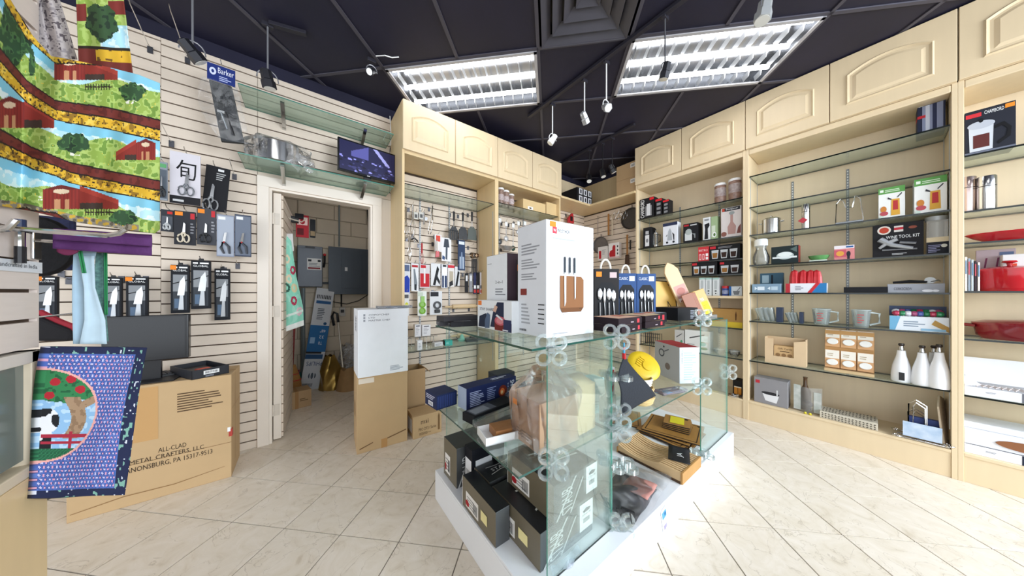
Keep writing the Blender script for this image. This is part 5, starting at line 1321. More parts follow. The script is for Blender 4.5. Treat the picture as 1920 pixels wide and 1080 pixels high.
# on the high shelf
p = PX(1100, 370, XW - .37); zc = 2.4905
a = PZ(1064, 367, zc); b = PZ(1109, 376, zc)
blkart = [('r', .12 + .3 * i, .08 + .5 * j, .34 + .3 * i, .48 + .5 * j, '#d8d6d8') for i in range(3) for j in range(2)] + [('r', .19 + .3 * i, .14 + .5 * j, .28 + .3 * i, .4 + .5 * j, '#3a3a40') for i in range(3) for j in range(2)]
q = PX(1112, 378, XW - .30)
pbox('printed_carton', 'black carton with small product pictures on the corner shelf', 'box', (3.25, YL - .36, zc), 0, .34, .3, .21, '#17171b', {'F': blkart, 'R': [('r', .1, .6, .55, .9, '#e4e4e4'), ('L', .15, .65, .5, .85, 3, '#6b6b70')]})
pa = PX(1158, 358, XW - .3); pb = PX(1191, 350, XW - .3)
for k in range(2):
    pbox('cardboard_box', ('lower' if k == 0 else 'upper') + ' of two cardboard boxes stacked on the corner shelf', 'box', (XW - .33, (pa.y + 1.835) / 2, zc + .2 * k), RZ, pa.y - 1.84, .29, .199, CARD2, {'F': [('r', .74, .62, .98, .88, '#e6e2dc'), ('bar', .77, .68, .95, .82, 8, '#2a2a2a')]})
# hanging on the corner slats
def round_pan(label, px, py, r, mat, cat='pan', name='round_pan', d=.05):
    p = nook(px, py, d); t = thing(name, label, cat, tuple(p))
    MB().lathe([(.001, 0), (r * .9, 0), (r, -.03), (r * .98, -.03), (r * .88, -.006), (.001, -.006)], mat, 28, Matrix.Rotation(pi / 2, 4, 'Y')).build('disc', t)
    MB().tube([(0, 0, r), (-.0, 0, r + .04)], .006, mat, 6).build('loop', t)
    hook(XW, p.y, 0, '') if False else None
    h = thing('peg_hook', 'chrome peg hook holding the ' + label[:40].rsplit(' ', 1)[0], 'hook', (XW, p.y, p.z + r + .03), RZ, group='chrome peg hooks in the slat wall')
    MB().tube([(0, -.001, 0), (0, -d - .02, .006)], .0025, CHROME, 6).build('wire', h)
round_pan('large dark splatter screen hanging beside the right cabinet', 1185, 410, .15, M('#4a4644', .5, .4, .15, 40, .2))
round_pan('grey round grill pan hanging behind the knife box', 1127, 460, .13, M('#6f6a68', .4, .4, .1, 30))
def stick_tool(label, px, yt, yb_, w, mat, cat='utensil', name='wooden_spatula', head=None):
    a = nook(px, yt); b = nook(px, yb_); L = a.z - b.z
    t = thing(name, label, cat, (a.x, a.y, b.z), RZ)
    MB().box(-w / 2, -.006, L * .3 if head else 0, w / 2, .006, L, mat).build('handle', t, bevel=.002, smooth=False)
    if head: MB().prism([(-w * 1.6, 0), (w * 1.6, 0), (w * 1.2, L * .35), (-w * 1.2, L * .35)], -.006, .006, head).build('blade', t, bevel=.003, smooth=False)
    h = thing('peg_hook', 'chrome peg hook holding the ' + label[:40].rsplit(' ', 1)[0], 'hook', (XW, a.y, a.z - .01), RZ, group='chrome peg hooks in the slat wall')
    MB().tube([(0, -.001, 0), (0, -.075, .006)], .0025, CHROME, 6).build('wire', h)
stick_tool('brown wooden paddle beside the pale ruler', 1141, 401, 441, .025, M('#a8743c', .5))
stick_tool('pale wooden ruler stick in the corner', 1148, 402, 442, .018, M('#d8cbb4', .5))
stick_tool('long wooden paddle with dark scoop near the right cabinet', 1176, 440, 497, .022, M('#a8743c', .5), head=M('#4a3020', .5))
stick_tool('thin steel skewer tool left of the wooden paddle', 1121, 405, 440, .008, STEEL, name='skewer')
stick_tool('small dark gadget strip beside the long paddle', 1182, 450, 468, .02, BLACK, name='gadget_strip')
t = thing('wire_strainer', 'bundled wire-ring strainer hanging beside the large splatter screen', 'strainer', tuple(nook(1163, 405, .07)))
b = MB()
for k in range(6):
    pts = [(-.02 * (k % 3), .05 * (k - 2.5) * .5 + (.045 + .01 * (k % 3)) * cos(2 * pi * i / 14), .04 * sin(k * 2.1) + (.06 + .01 * (k % 2)) * sin(2 * pi * i / 14)) for i in range(15)]
    b.tube(pts, .002, CHROME, 5)
b.build('wire_rings', t); MB().tube([(0, 0, .08), (.06, 0, .1)], .003, CHROME, 5).build('hanger', t)
pa = nook(1141, 460, .1)
p0 = nook(1122, 470, .12); p1 = nook(1141, 470, .12); p2 = nook(1161, 470, .12)
z1 = nook(1141, 457, .12).z; z0 = nook(1141, 485, .12).z
pbox('mould_box', 'white box with red heart mould picture on the corner wall', 'box', (p1.x, (p1.y + p2.y) / 2, z0), RZ, p1.y - p2.y, .06, z1 - z0, '#ece8e6', {'F': [('p', [(.1, .1), (.65, .1), (.65, .8), (.5, .88), (.38, .75), (.36, .55), (.15, .5), (.06, .3)], '#b5242c'), ('e', .85, .75, .06, .07, '#3a3a3a'), ('e', .85, .5, .06, .07, '#3a3a3a'), ('e', .85, .28, .06, .07, '#3a3a3a'), ('r', .0, .03, 1, .06, '#b5242c')]})
pbox('mould_box', 'pale packet hanging left of the heart mould box', 'box', (p0.x - .01, (p0.y + p1.y) / 2 + .005, z0 - .01), RZ, p0.y - p1.y - .01, .05, z1 - z0 - .02, '#d9d4d0', {'F': [('r', .1, .1, .35, .7, '#b5242c'), ('L', .45, .4, .9, .8, 4, '#a0a0a0')]})
for y_ in ((p1.y + p2.y) / 2, (p0.y + p1.y) / 2):
    h = thing('peg_hook', 'chrome peg hook behind the %s' % ('heart mould box' if y_ < p1.y else 'pale packet beside heart mould box'), 'hook', (XW, y_, z1 - .005), RZ, group='chrome peg hooks in the slat wall')
    MB().tube([(0, -.001, 0), (0, -.1, .004)], .0025, CHROME, 6).build('wire', h)
pc = PY(1070, 412, YL - .1)
t = thing('gadget_pack', 'red and black grater pack hanging at the back corner', 'gadget pack', tuple(pc))
MB().prism([(-.06, -.05), (.07, -.05), (.05, .1), (.02, .1), (-.06, .02)], -.01, .02, M('#b5242c', .4)).build('pack', t, bevel=.003, smooth=False); MB().box(-.02, -.014, -.02, .03, -.01, .05, BLACK).build('tool', t, smooth=False)
hook(pc.x, pc.z + .1, .12, 'chrome peg hook holding the red and black grater pack')

# ================================================================== goods on the right-hand shelves
def yz(px, py, X): p = PX(px, py, X); return p.y, p.z
def RB(name, label, cat, x0, x1, ytop, z, col, d=.12, dx=.05, art=None, group=None, side=None, rzx=0, mats=None):
    X = XF + dx
    ya = PX(x0, HY, X).y; yb_ = PX(x1, HY, X).y
    zt = PX(x0, ytop, X).z
    return pbox(name, label, cat, (X, (ya + yb_) / 2, z + .0005), RZ + rzx, ya - yb_, d, zt - z, col, art, group, mats=mats)
def RT(name, label, cat, px, z, dx=.1, group=None):
    X = XF + dx; p = PX(px, HY, X); return thing(name, label, cat, (X, p.y, z + .0005), RZ, group)
def RH(px, py, dx, z): return PX(px, py, XF + dx).z - z
def RWd(x0, x1, dx): return PX(x0, HY, XF + dx).y - PX(x1, HY, XF + dx).y
BK = '#19191d'
# --- corner cabinet, top shelf
for k in range(3):
    x0 = 1201 + k * 16
    RB('coffee_press_box', ('black coffee press carton at front of the row on top shelf', 'middle black coffee press carton on top shelf of corner cabinet', 'rearmost black coffee press carton on top shelf')[k], 'box', (1200, 1229, 1243)[k], (1226, 1241, 1254)[k], (375, 374, 376)[k], Z1[0], BK, .11, .04,
       {'F': ([('t90', 'CHAMBORD', .05, .05, .32, .95, '#f0f0f0'), ('r', .4, .1, .85, .6, '#8a8a8c'), ('r', .5, .12, .75, .7, '#d8d8da'), ('r', .7, .86, 1, .98, '#d8262e')] if k == 0 else [('r', .0, .86, 1, .98, '#d8262e'), ('r', .2, .6, .8, .75, '#8a8a8c'), ('r', .2, .35, .8, .5, '#8a8a8c'), ('r', .2, .1, .8, .25, '#8a8a8c')])}, group='coffee press cartons')
for x0, x1, yt, lb in ((1339, 1362, 345, 'biscuit tin with white lid, left of two on top shelf'), (1365, 1391, 336, 'taller biscuit tin with white lid, right of two on top shelf')):
    t = RT('biscuit_tin', lb, 'tin', (x0 + x1) / 2, Z1[0], .12); r = RWd(x0, x1, .12) / 2 * .92; h = RH(x0, yt, .12 - r, Z1[0])
    MB().lathe([(r * .97, 0), (r, .004), (r, h * .9)], M('#3c2b2a', .25, 0, .6, 30, var2='#c9a08c'), 26).build('tin', t); MB().lathe([(r * 1.03, h * .88), (r * 1.03, h * .97), (r * .9, h), (.001, h)], WHITE, 26).build('lid', t)
    MB().lathe([(r * 1.004, h * .35), (r * 1.004, h * .75)], M('#d8d0cc', .4, 0, .5, 40, var2='#6a3b3a'), 26, cap=False).build('wrapper', t)
# second shelf
RB('coffee_press_box', 'narrow black carton with glass press picture on second shelf', 'box', 1206, 1221, 428, Z1[1], BK, .11, .04, {'F': [('r', .25, .08, .75, .62, '#e3e3e4'), ('r', .3, .66, .7, .82, '#b8b8ba'), ('e', .5, .35, .16, .1, '#8b8b8e')]})
def press(label, px, yt, z, r, dx=.09):
    t = RT('coffee_press', label, 'coffee press', px, z, dx); h = RH(px, yt, dx, z)
    MB().lathe([(r, .01), (r, h * .78)], thin('jar_glass', '#eef2f2', 1, haze=.1), 18, cap=False).build('glass_jar', t)
    MB().lathe([(r * 1.05, h * .76), (r * 1.05, h * .82), (r * .4, h * .88), (.004, h * .88), (.004, h)], STEEL, 18).build('lid', t); MB().ball((0, 0, h), .01, BLACK).build('knob', t)
    b = MB()
    for k in range(4): g = pi / 2 * k + .4; b.box(r * 1.02 * cos(g) - .004, r * 1.02 * sin(g) - .004, 0, r * 1.02 * cos(g) + .004, r * 1.02 * sin(g) + .004, h * .8, STEEL)
    b.lathe([(r * 1.04, .01), (r * 1.04, .03)], STEEL, 18); b.build('frame', t)
    MB().tube([(r, 0, h * .7), (r + .03, 0, h * .68), (r + .03, 0, h * .3), (r, 0, h * .25)], .006, BLACK, 6).build('handle', t)
press('slim glass and steel coffee press standing on second shelf', 1229, 431, Z1[1], .026)
RB('kettle_box', 'white carton with kettle picture on second shelf', 'box', 1243, 1270, 420, Z1[1], '#e9eaf0', .1, .04, {'F': [('r', .0, .86, 1, 1, '#2c3350'), ('p', [(.3, .2), (.65, .2), (.6, .6), (.5, .75), (.38, .62)], '#aeb2b8'), ('p', [(.64, .55), (.8, .45), (.8, .2), (.74, .2), (.7, .42)], '#22242a'), ('e', .3, .12, .08, .05, '#22242a'), ('e', .75, .12, .08, .05, '#22242a'), ('p', [(.2, .4), (.32, .5), (.3, .4)], '#55585e')]})
RB('teapot_box', 'black carton with glass teapot picture on second shelf', 'box', 1281, 1308, 421, Z1[1], BK, .13, .04, {'F': [('r', .12, .1, .62, .5, '#d4d6d6'), ('e', .38, .55, .22, .16, '#aeb4b2'), ('p', [(.62, .45), (.85, .42), (.85, .2), (.78, .2), (.76, .36)], '#8a8e8e'), ('r', .05, .86, .4, .95, '#b02830'), ('r', .5, .86, .95, .92, '#c9c9c9')]})
RB('mill_pack', 'white and black pepper mill pack on second shelf', 'box', 1318, 1332, 409, Z1[1], '#dfe0e0', .08, .05, {'F': [('p', [(.2, .05), (.7, .05), (.65, .5), (.9, .62), (.85, .75), (.2, .7), (.3, .5)], '#1d1d22'), ('r', .2, .85, .8, .93, '#8a8a8e')]})
RB('mill_pack', 'green-trimmed clear gadget pack on second shelf', 'box', 1333, 1345, 407, Z1[1], '#9fb48a', .08, .05, {'F': [('r', .1, .1, .7, .6, '#cfd8c4'), ('e', .55, .2, .3, .12, '#f0f0f0'), ('e', .55, .2, .18, .07, '#5d7d4a')]})
RB('decanter_box', 'tall white carton with glass bottle picture beside divider', 'box', 1352, 1390, 392, Z1[1], '#dcd3d0', .1, .05, {'F': [('r', .05, .88, .95, .99, '#26262a'), ('t', 'BonJour', .25, .895, .85, .975, '#e4e4e4'), ('r', .06, .885, .18, .98, '#b9452f'), ('p', [(.35, .1), (.72, .1), (.75, .35), (.6, .5), (.6, .75), (.47, .75), (.47, .5), (.33, .35)], '#b48f88'), ('e', .54, .8, .14, .06, '#9aa0a0'), ('p', [(.78, .1), (.98, .1), (.98, .4), (.85, .3)], '#7b4a44'), ('e', .15, .12, .14, .08, '#8a5a50')]})
# third, fourth shelf
RB('glass_box', 'small red carton with glass pictures on third shelf', 'box', 1309, 1329, 464, Z1[2], '#d03a40', .1, .07, {'F': [('r', .1, .1, .3, .5, '#f2d0d0'), ('r', .4, .1, .6, .5, '#f2d0d0'), ('r', .15, .16, .25, .44, '#d03a40'), ('r', .45, .16, .55, .44, '#d03a40'), ('r', .72, .1, .95, .28, '#f4f0f0'), ('r', .72, .34, .95, .52, '#f4f0f0'), ('t', 'BISTRO', .1, .68, .9, .82, '#f4dada')]})
cups = lambda n: [('r', .02, .78, .22, .95, '#c9303a')] + sum([[('p', [(.1 + .9 * i / n, .1), (.1 + .9 * i / n + .55 / n, .1), (.1 + .9 * i / n + .65 / n, .68), (.1 + .9 * i / n - .08 / n, .68)], '#c9cdd0'), ('p', [(.1 + .9 * i / n + .06 / n, .16), (.1 + .9 * i / n + .48 / n, .16), (.1 + .9 * i / n + .54 / n, .5), (.1 + .9 * i / n, .5)], '#3a2620' if i else '#9a6a34')] for i in range(n)], [])
RB('glass_box', 'wide black carton with tumbler pictures on third shelf', 'box', 1330, 1388, 462, Z1[2], BK, .12, .07, {'F': cups(3) + [('L', .3, .78, .9, .92, 2, '#9a9aa0')]})
RB('glass_box', 'black carton with double-wall cup pictures on fourth shelf, left one', 'box', 1297, 1344, 493, Z1[3], BK, .12, .07, {'F': cups(3)})
RB('glass_box', 'black carton with round cup pictures on fourth shelf, right one', 'box', 1349, 1391, 491, Z1[3], BK, .12, .07, {'F': cups(2)})
for k in range(3): RB('white_box', ('left', 'middle', 'right')[k] + ' one of three narrow white cartons on wooden shelf', 'box', (1311, 1323, 1336)[k], (1322, 1334, 1348)[k], 521, 1.17, '#dfe2e2', .14, .06, {'F': [('r', .3, .35, .7, .85, '#b9bfbf'), ('r', .35, .22, .65, .3, '#5b6060'), ('e', .5, .12, .1, .03, '#2a2a2a'), ('r', 0, .9, 1, 1, '#a9c9c0')]}, group='narrow white cartons')
t = RT('spice_jar', 'small blue jar with red lid on wooden shelf', 'jar', 1360, 1.17, .1)
MB().lathe([(.026, 0), (.028, .006), (.028, .075)], M('#2f4a96', .35), 16).build('jar', t); MB().lathe([(.029, .075), (.029, .1), (.001, .1)], RED, 16).build('lid', t); MB().lathe([(.0285, .02), (.0285, .055)], M('#cfd4e4', .4, 0, .3, 60, var2='#2f4a96'), 16, cap=False).build('wrapper', t)
RB('mortar_box', 'blue and white carton with grey mortar picture', 'box', 1367, 1391, 537, 1.17, '#dfe6ec', .1, .08, {'F': [('r', 0, 0, .18, 1, '#2f6ab0'), ('p', [(.4, .1), (.75, .1), (.85, .5), (.3, .5)], '#7f858c'), ('p', [(.6, .5), (.66, .5), (.9, .85), (.85, .9)], '#6a7078')]})
# lower part of the corner cabinet, seen through the glass island
RB('baking_box', 'yellow-edged brown baking carton below the wooden shelf', 'box', 1330, 1392, 578, Z1[4], '#b98f52', .18, .09, {'F': [('r', 0, 0, 1, .3, '#e3c53c'), ('p', [(.8, .4), (.83, .4), (.84, .7), (.82, .9), (.79, .7)], '#5b3a1c')]})
t = RT('dish_rack', 'dark wire dish rack low in the corner cabinet', 'rack', 1221, Z1[5], .12)
b = MB()
for i in range(9): b.tube([(-.1 + i * .025, -.05, 0), (-.1 + i * .025, -.05, .14), (-.1 + i * .025, .06, .14), (-.1 + i * .025, .06, 0)], .003, M('#3a3a3e', .3, .6), 5)
for z in (.03, .1, .14): b.tube([(-.11, -.05, z), (.12, -.05, z)], .003, M('#3a3a3e', .3, .6), 5)
b.build('wire_frame', t)
for x0, x1, lb, c in ((1265, 1282, 'grey-white carton with tool drawing low in corner cabinet', '#c9c6c2'), (1284, 1330, 'white carton with green sprig drawing low in corner cabinet', '#e9e9e6')):
    RB('white_box', lb, 'box', x0, x1, 618, Z1[5], c, .12, .07, {'F': [('p', [(.2, .6), (.8, .8), (.82, .85), (.2, .66)], '#4a4a4a'), ('e', .75, .4, .12, .1, '#4f9a72'), ('e', .8, .2, .14, .06, '#4f9a72'), ('L', .1, .1, .5, .4, 4, '#a8a8a8')]})
for x0, x1, yt, lb in ((1338, 1360, 640, 'clear glass bowl low in corner cabinet beside the white cartons'), (1366, 1388, 648, 'clear glass bowl low in corner cabinet nearest the divider')):
    t = RT('glass_bowl', lb, 'bowl', (x0 + x1) / 2, Z1[5], .12); r = RWd(x0, x1, .12) / 2
    MB().lathe([(r * .5, 0), (r * .9, .03), (r, .06), (r * .96, .06), (r * .85, .032), (.01, .008)], thin('jar_glass', '#eef2f2', 1, haze=.1), 22).build('bowl', t); MB().lathe([(r, .058), (r * 1.01, .062), (r * .97, .064)], M('#cfd6d6', .15), 22, cap=False).build('rim', t)
RB('jam_box', 'black carton with amber jar picture at foot of corner cabinet', 'box', 1374, 1391, 712, .183, '#1d1a18', .12, .06, {'F': [('r', .15, .12, .55, .55, '#c9832c'), ('r', .6, .12, .95, .55, '#c9832c'), ('r', .15, .55, .95, .62, '#e6dcc4')]})
t = RT('frying_pan', 'small steel frying pan at the foot of corner cabinet', 'pan', 1383, .183, .05)
MB().lathe([(.07, 0), (.085, .03), (.082, .03), (.066, .004), (.001, .004)], STEEL, 24, Matrix.Translation((-.02, -.03, 0)) @ Matrix.Scale(.55, 4)).build('pan', t); MB().tube([(.02, -.04, .014), (.05, -.045, .03)], .005, BLACK, 6).build('handle', t)
# ================================================================== wide central cabinet
RB('pitcher_box', 'dark carton with steel pitcher picture on topmost shelf', 'box', 1720, 1773, 194, Z2[0], '#2a2f48', .12, .1, {'F': [('r', .18, .08, .92, .85, '#8f97b4'), ('r', .3, .08, .45, .85, '#cfd4e4'), ('r', .55, .08, .7, .85, '#2c3250'), ('r', .0, .5, .3, .58, '#c9303a'), ('r', .05, .85, .2, .95, '#e8e8ee')], 'L': [('r', .1, .5, .9, .6, '#c9303a')]})
t = RT('stock_pot', 'small polished steel pot with lid on third shelf', 'pot', 1446, Z2[2], .12); r = RWd(1428, 1463, .12) / 2; h = RH(1446, 405, .12, Z2[2])
MB().lathe([(r * .96, 0), (r, .006), (r, h * .78), (r * 1.03, h * .8), (r * .98, h * .8)], STEEL, 28).build('body', t); MB().lathe([(r * 1.02, h * .8), (r * .7, h * .88), (.012, h * .9), (.001, h * .9)], STEEL, 28).build('lid', t); MB().tube([(-.015, 0, h * .9), (0, 0, h), (.015, 0, h * .9)], .004, STEEL, 6).build('lid_handle', t)
for s in (-1, 1): MB().tube([(s * r, -.02, h * .62), (s * (r + .02), -.015, h * .64), (s * (r + .02), .015, h * .64), (s * r, .02, h * .62)], .004, STEEL, 6).build('handle', t)
def thermos(label, px, yt, z, r, dx=.1, tag=None, col=None):
    t = RT('thermos', label, 'flask', px, z, dx); h = RH(px, yt, dx, z)
    MB().lathe([(r * .96, 0), (r, .004), (r, h * .68)], col or STEEL, 22).build('body', t); MB().lathe([(r * 1.0, h * .7), (r * 1.0, h * .97), (r * .9, h), (.001, h)], col or STEEL, 22).build('cup', t); MB().lathe([(r * .97, h * .68), (r * .97, h * .7)], BLACK, 22).build('seam', t)
    if tag: MB().prism([(-.03, 0), (0, -.025), (.03, 0), (0, .025)], -.002, 0, M(tag, .5)).build('hang_tag', t, (-r * .6, -r - .003, h * .35), smooth=False)
thermos('slim steel flask with small red tag on third shelf', 1511, 383, Z2[2], .026, tag='#b5303c')
t = RT('wire_stand', 'bent chrome wire stand with flat base on third shelf', 'stand', 1592, Z2[2], .12); h = RH(1592, 368, .12, Z2[2])
MB().box(-.07, -.04, 0, .07, .04, .02, M('#8f9296', .25, .6)).build('base', t, bevel=.003, smooth=False)
MB().tube([(-.07, 0, .02), (-.065, 0, h * .8), (-.045, 0, h * .95), (-.03, 0, h * .85), (-.015, 0, h * .6), (.015, 0, h * .6), (.025, 0, h * .85), (.03, 0, h), (.055, 0, h * .85), (.07, 0, .02)], .004, CHROME, 6).build('wire', t)
jug = [('r', 0, .80, 1, 1, '#5f9a50'), ('r', .06, .86, .2, .94, '#e9f0e4'), ('L', .25, .85, .9, .95, 2, '#d5e6cc'), ('p', [(.48, .08), (.82, .08), (.8, .6), (.5, .6)], '#d9a441'), ('p', [(.55, .25), (.75, .25), (.74, .55), (.56, .55)], '#b8393a'), ('p', [(.35, .62), (.5, .58), (.5, .62), (.37, .68)], '#3a3a40'), ('p', [(.72, .62), (.9, .75), (.88, .78), (.72, .66)], '#3a3a40'), ('e', .2, .3, .12, .1, '#c9803a'), ('e', .22, .16, .16, .07, '#b8505a'), ('e', .12, .05, .09, .05, '#c9d8cc')]
RB('infuser_box', 'green and white drink infuser carton, left of two', 'box', 1647, 1697, 355, Z2[2], '#eeeeea', .13, .07, {'F': jug}, group='drink infuser cartons')
RB('infuser_box', 'green and white drink infuser carton against cabinet side', 'box', 1714, 1776, 338, Z2[2], '#eeeeea', .13, .05, {'F': jug}, group='drink infuser cartons')
# fourth shelf
t = RT('carafe', 'clear glass carafe with white lid at the left end', 'carafe', 1427, Z2[3], .1); h = RH(1427, 449, .1, Z2[3]); r = RWd(1411, 1443, .1) / 2
MB().lathe([(r * .85, .002), (r * .95, .02), (r, h * .3), (r * .6, h * .62), (r * .72, h * .78)], thin('jar_glass', '#eef2f2', 1, haze=.1), 22, cap=False).build('glass_body', t); MB().lathe([(r * .8, h * .74), (r * .8, h * .95), (r * .7, h), (.001, h)], M('#e8eaea', .3), 22).build('lid', t)
RB('bowl_box', 'dark green carton with glass bowl picture on fourth shelf', 'box', 1446, 1497, 464, Z2[3], '#1f2a2c', .1, .07, {'F': [('e', .52, .45, .32, .22, '#b9c4c2'), ('e', .52, .52, .26, .14, '#e2e8e6'), ('r', .05, .3, .95, .4, '#dfe4e4'), ('p', [(.7, .8), (.95, .95), (.95, .6)], '#5a6a68')], 'R': [('r', 0, 0, 1, 1, '#9a3a34')]})
t = RT('leaf_dish', 'small green leaf-shaped dish on fourth shelf', 'dish', 1535, Z2[3], .1)
MB().lathe([(.03, 0), (.055, .03), (.062, .05), (.055, .05), (.028, .006), (.001, .006)], M('#5f9a5a', .3, 0, .2, 20), 18, sy=.7).build('bowl', t); MB().box(-.05, -.045, .0, .05, -.043, .012, M('#cfd8cc', .4)).build('base_label', t, smooth=False)
RB('gadget_box', 'small pink and orange gadget carton on fourth shelf', 'box', 1564, 1602, 462, Z2[3], '#d98a8a', .07, .08, {'F': [('r', 0, .78, 1, 1, '#e8e0e4'), ('r', 0, .2, .6, .7, '#c8586a'), ('e', .3, .45, .2, .18, '#e0a24a'), ('e', .72, .4, .1, .2, '#2a2a33'), ('r', .66, .05, .78, .3, '#2a2a33'), ('r', .6, .84, .95, .94, '#2f5f9a')]})
o = RB('wine_tool_kit', 'large black wine tool kit in moulded pack', 'tool kit', 1636, 1732, 424, Z2[3], '#1a181b', .05, .08, {'F': [('t', 'WINE TOOL KIT', .28, .55, .93, .64, '#e6e6e6'), ('e', .24, .82, .14, .13, '#d9cfc4'), ('e', .24, .82, .1, .09, '#b5402c'), ('r', .44, .74, .62, .92, '#cfcac4'), ('r', .44, .8, .62, .87, '#b5303a'), ('e', .8, .84, .08, .04, '#8a4a3a'), ('L', .4, .06, .7, .12, 2, '#cfcfcf')]})
wk = RWd(1636, 1732, .08); hk_ = RH(1636, 424, .08, Z2[3])
b = MB(); b.tube([(-wk * .35, -.008, hk_ * .55), (-wk * .1, -.01, hk_ * .35), (wk * .3, -.01, hk_ * .22)], [.02, .016, .01], M('#b9bbbf', .3, .6), 8); b.tube([(-wk * .36, -.008, hk_ * .28), (-wk * .2, -.01, hk_ * .42), (wk * .0, -.01, hk_ * .52)], [.008, .014, .012], M('#b9bbbf', .3, .6), 8); b.tube([(wk * .05, -.008, hk_ * .42), (wk * .36, -.008, hk_ * .36)], .009, M('#8f9196', .3, .6), 8); b.tube([(-wk * .3, -.008, hk_ * .22), (wk * .38, -.008, hk_ * .2)], .006, M('#8f9196', .3, .6), 8)
b.build('tools', o)
o = RB('pump_box', 'clear wine saver pack with black lower half', 'box', 1737, 1779, 415, Z2[3], thin('sleeve_plastic', '#f2f2ee', 1, haze=.3, hazecol='#cfc4b0'), .1, .07, {'F': [('r', 0, 0, 1, .36, '#1d1d26'), ('L', .08, .06, .75, .3, 5, '#8f8fb0'), ('r', 0, .36, 1, .5, '#d8c6a4'), ('e', .8, .24, .14, .05, '#d8d6c8')]})
b = MB(); b.lathe([(.03, 0), (.03, .12), (.045, .13), (.045, .16), (.001, .165)], GREYM, 16, Matrix.Translation((0, .05, .1))); b.build('pump', o)
# fifth shelf
RB('blue_tin', 'pale blue patterned carton lying in front at left end', 'box', 1410, 1464, 533, Z2[4], '#7f9ab0', .08, .04, {'F': [('p', [(.1, .3), (.2, .5), (.1, .7)], '#dbe6ee'), ('r', .2, .3, .45, .7, '#dbe6ee'), ('p', [(.55, .5), (.65, .3), (.65, .7)], '#dbe6ee'), ('r', .68, .3, .9, .7, '#b9ccd8')]})
RB('blue_tin', 'darker blue carton standing behind the pale one', 'box', 1425, 1468, 513, Z2[4], '#3f5f74', .06, .16, {'F': [('r', .1, .5, .4, .9, '#9ab4c4'), ('r', .5, .4, .58, .9, '#16202a')]})
o = RB('mould_display', 'white and blue counter display box of red moulds', 'display box', 1473, 1550, 532, Z2[4], '#e6e6ec', .1, .05, {'F': [('p', [(.65, 0), (1, 0), (1, 1), (.85, 1)], '#2f7ab4'), ('p', [(.55, 0), (.65, 0), (.85, 1), (.75, 1)], '#c9303a'), ('r', 0, 0, .12, 1, '#b5303a'), ('L', .25, .3, .5, .8, 3, '#8a8a94')]})
for k, x in enumerate((1490, 1506, 1520, 1531)):
    t = RT('silicone_mould', ('first', 'second', 'third', 'fourth')[k] + ' red fluted mould from the left standing in the display box', 'mould', x, Z2[4] + .045, .1, 'red fluted moulds in display box')
    hm = RH(x, 506, .1, Z2[4] + .045)
    b = MB(); n = 16; pr = [(.034, 0), (.03, hm * .6), (.022, hm * .9), (.001, hm)]
    for i in range(len(pr) - 1):
        for q in range(n):
            f0 = 1 + .12 * (q % 2); f1 = 1 + .12 * ((q + 1) % 2)
            g0, g1 = 2 * pi * q / n, 2 * pi * (q + 1) / n
            b.add([(pr[i][0] * f0 * cos(g0), pr[i][0] * f0 * sin(g0), pr[i][1]), (pr[i][0] * f1 * cos(g1), pr[i][0] * f1 * sin(g1), pr[i][1]), (pr[i + 1][0] * f1 * cos(g1), pr[i + 1][0] * f1 * sin(g1), pr[i + 1][1]), (pr[i + 1][0] * f0 * cos(g0), pr[i + 1][0] * f0 * sin(g0), pr[i + 1][1])], [(0, 1, 2, 3)], RED)
    b.build('cone', t, smooth=False)
    MB().lathe([(.036, -.004), (.038, 0), (.036, .004)], RED, 16).build('rim', t)
for k in range(2): RB('slate_bar', ('lower', 'upper')[k] + ' of two flat black bars lying on fifth shelf', 'bar', 1582, 1665, (542.6, 538.5)[k], Z2[4] + .0145 * k, BK, .05, .05 + .008 * k, None)
RB('corkscrew_box', 'long grey corkscrew carton on fifth shelf', 'box', 1664, 1772, 533, Z2[4], '#9a9ca4', .09, .06, {'F': [('t', 'CORKSCREW', .12, .3, .45, .6, '#3a3a44'), ('e', .72, .22, .1, .14, '#e9e9ee'), ('e', .85, .22, .06, .12, '#e9e9ee')]})
q = PX(1715, 530, XF + .09)
t = thing('corkscrew', 'dark lever corkscrew lying on the grey carton', 'corkscrew', (XF + .1, q.y, RH(1664, 533, .06, 0) + .012), RZ)
MB().tube([(-.09, 0, 0), (-.02, 0, .006), (.05, 0, .002)], [.008, .011, .008], BLACK, 8).build('handle', t); MB().lathe([(.001, -.005), (.022, -.005), (.022, .005), (.001, .005)], GREYM, 16, Matrix.Translation((.06, 0, .012)) @ Matrix.Rotation(pi / 2, 4, 'X')).build('gear', t); MB().tube([(.06, 0, .0), (.09, -.02, .012), (.1, .02, .005)], .004, STEEL, 6).build('lever', t)
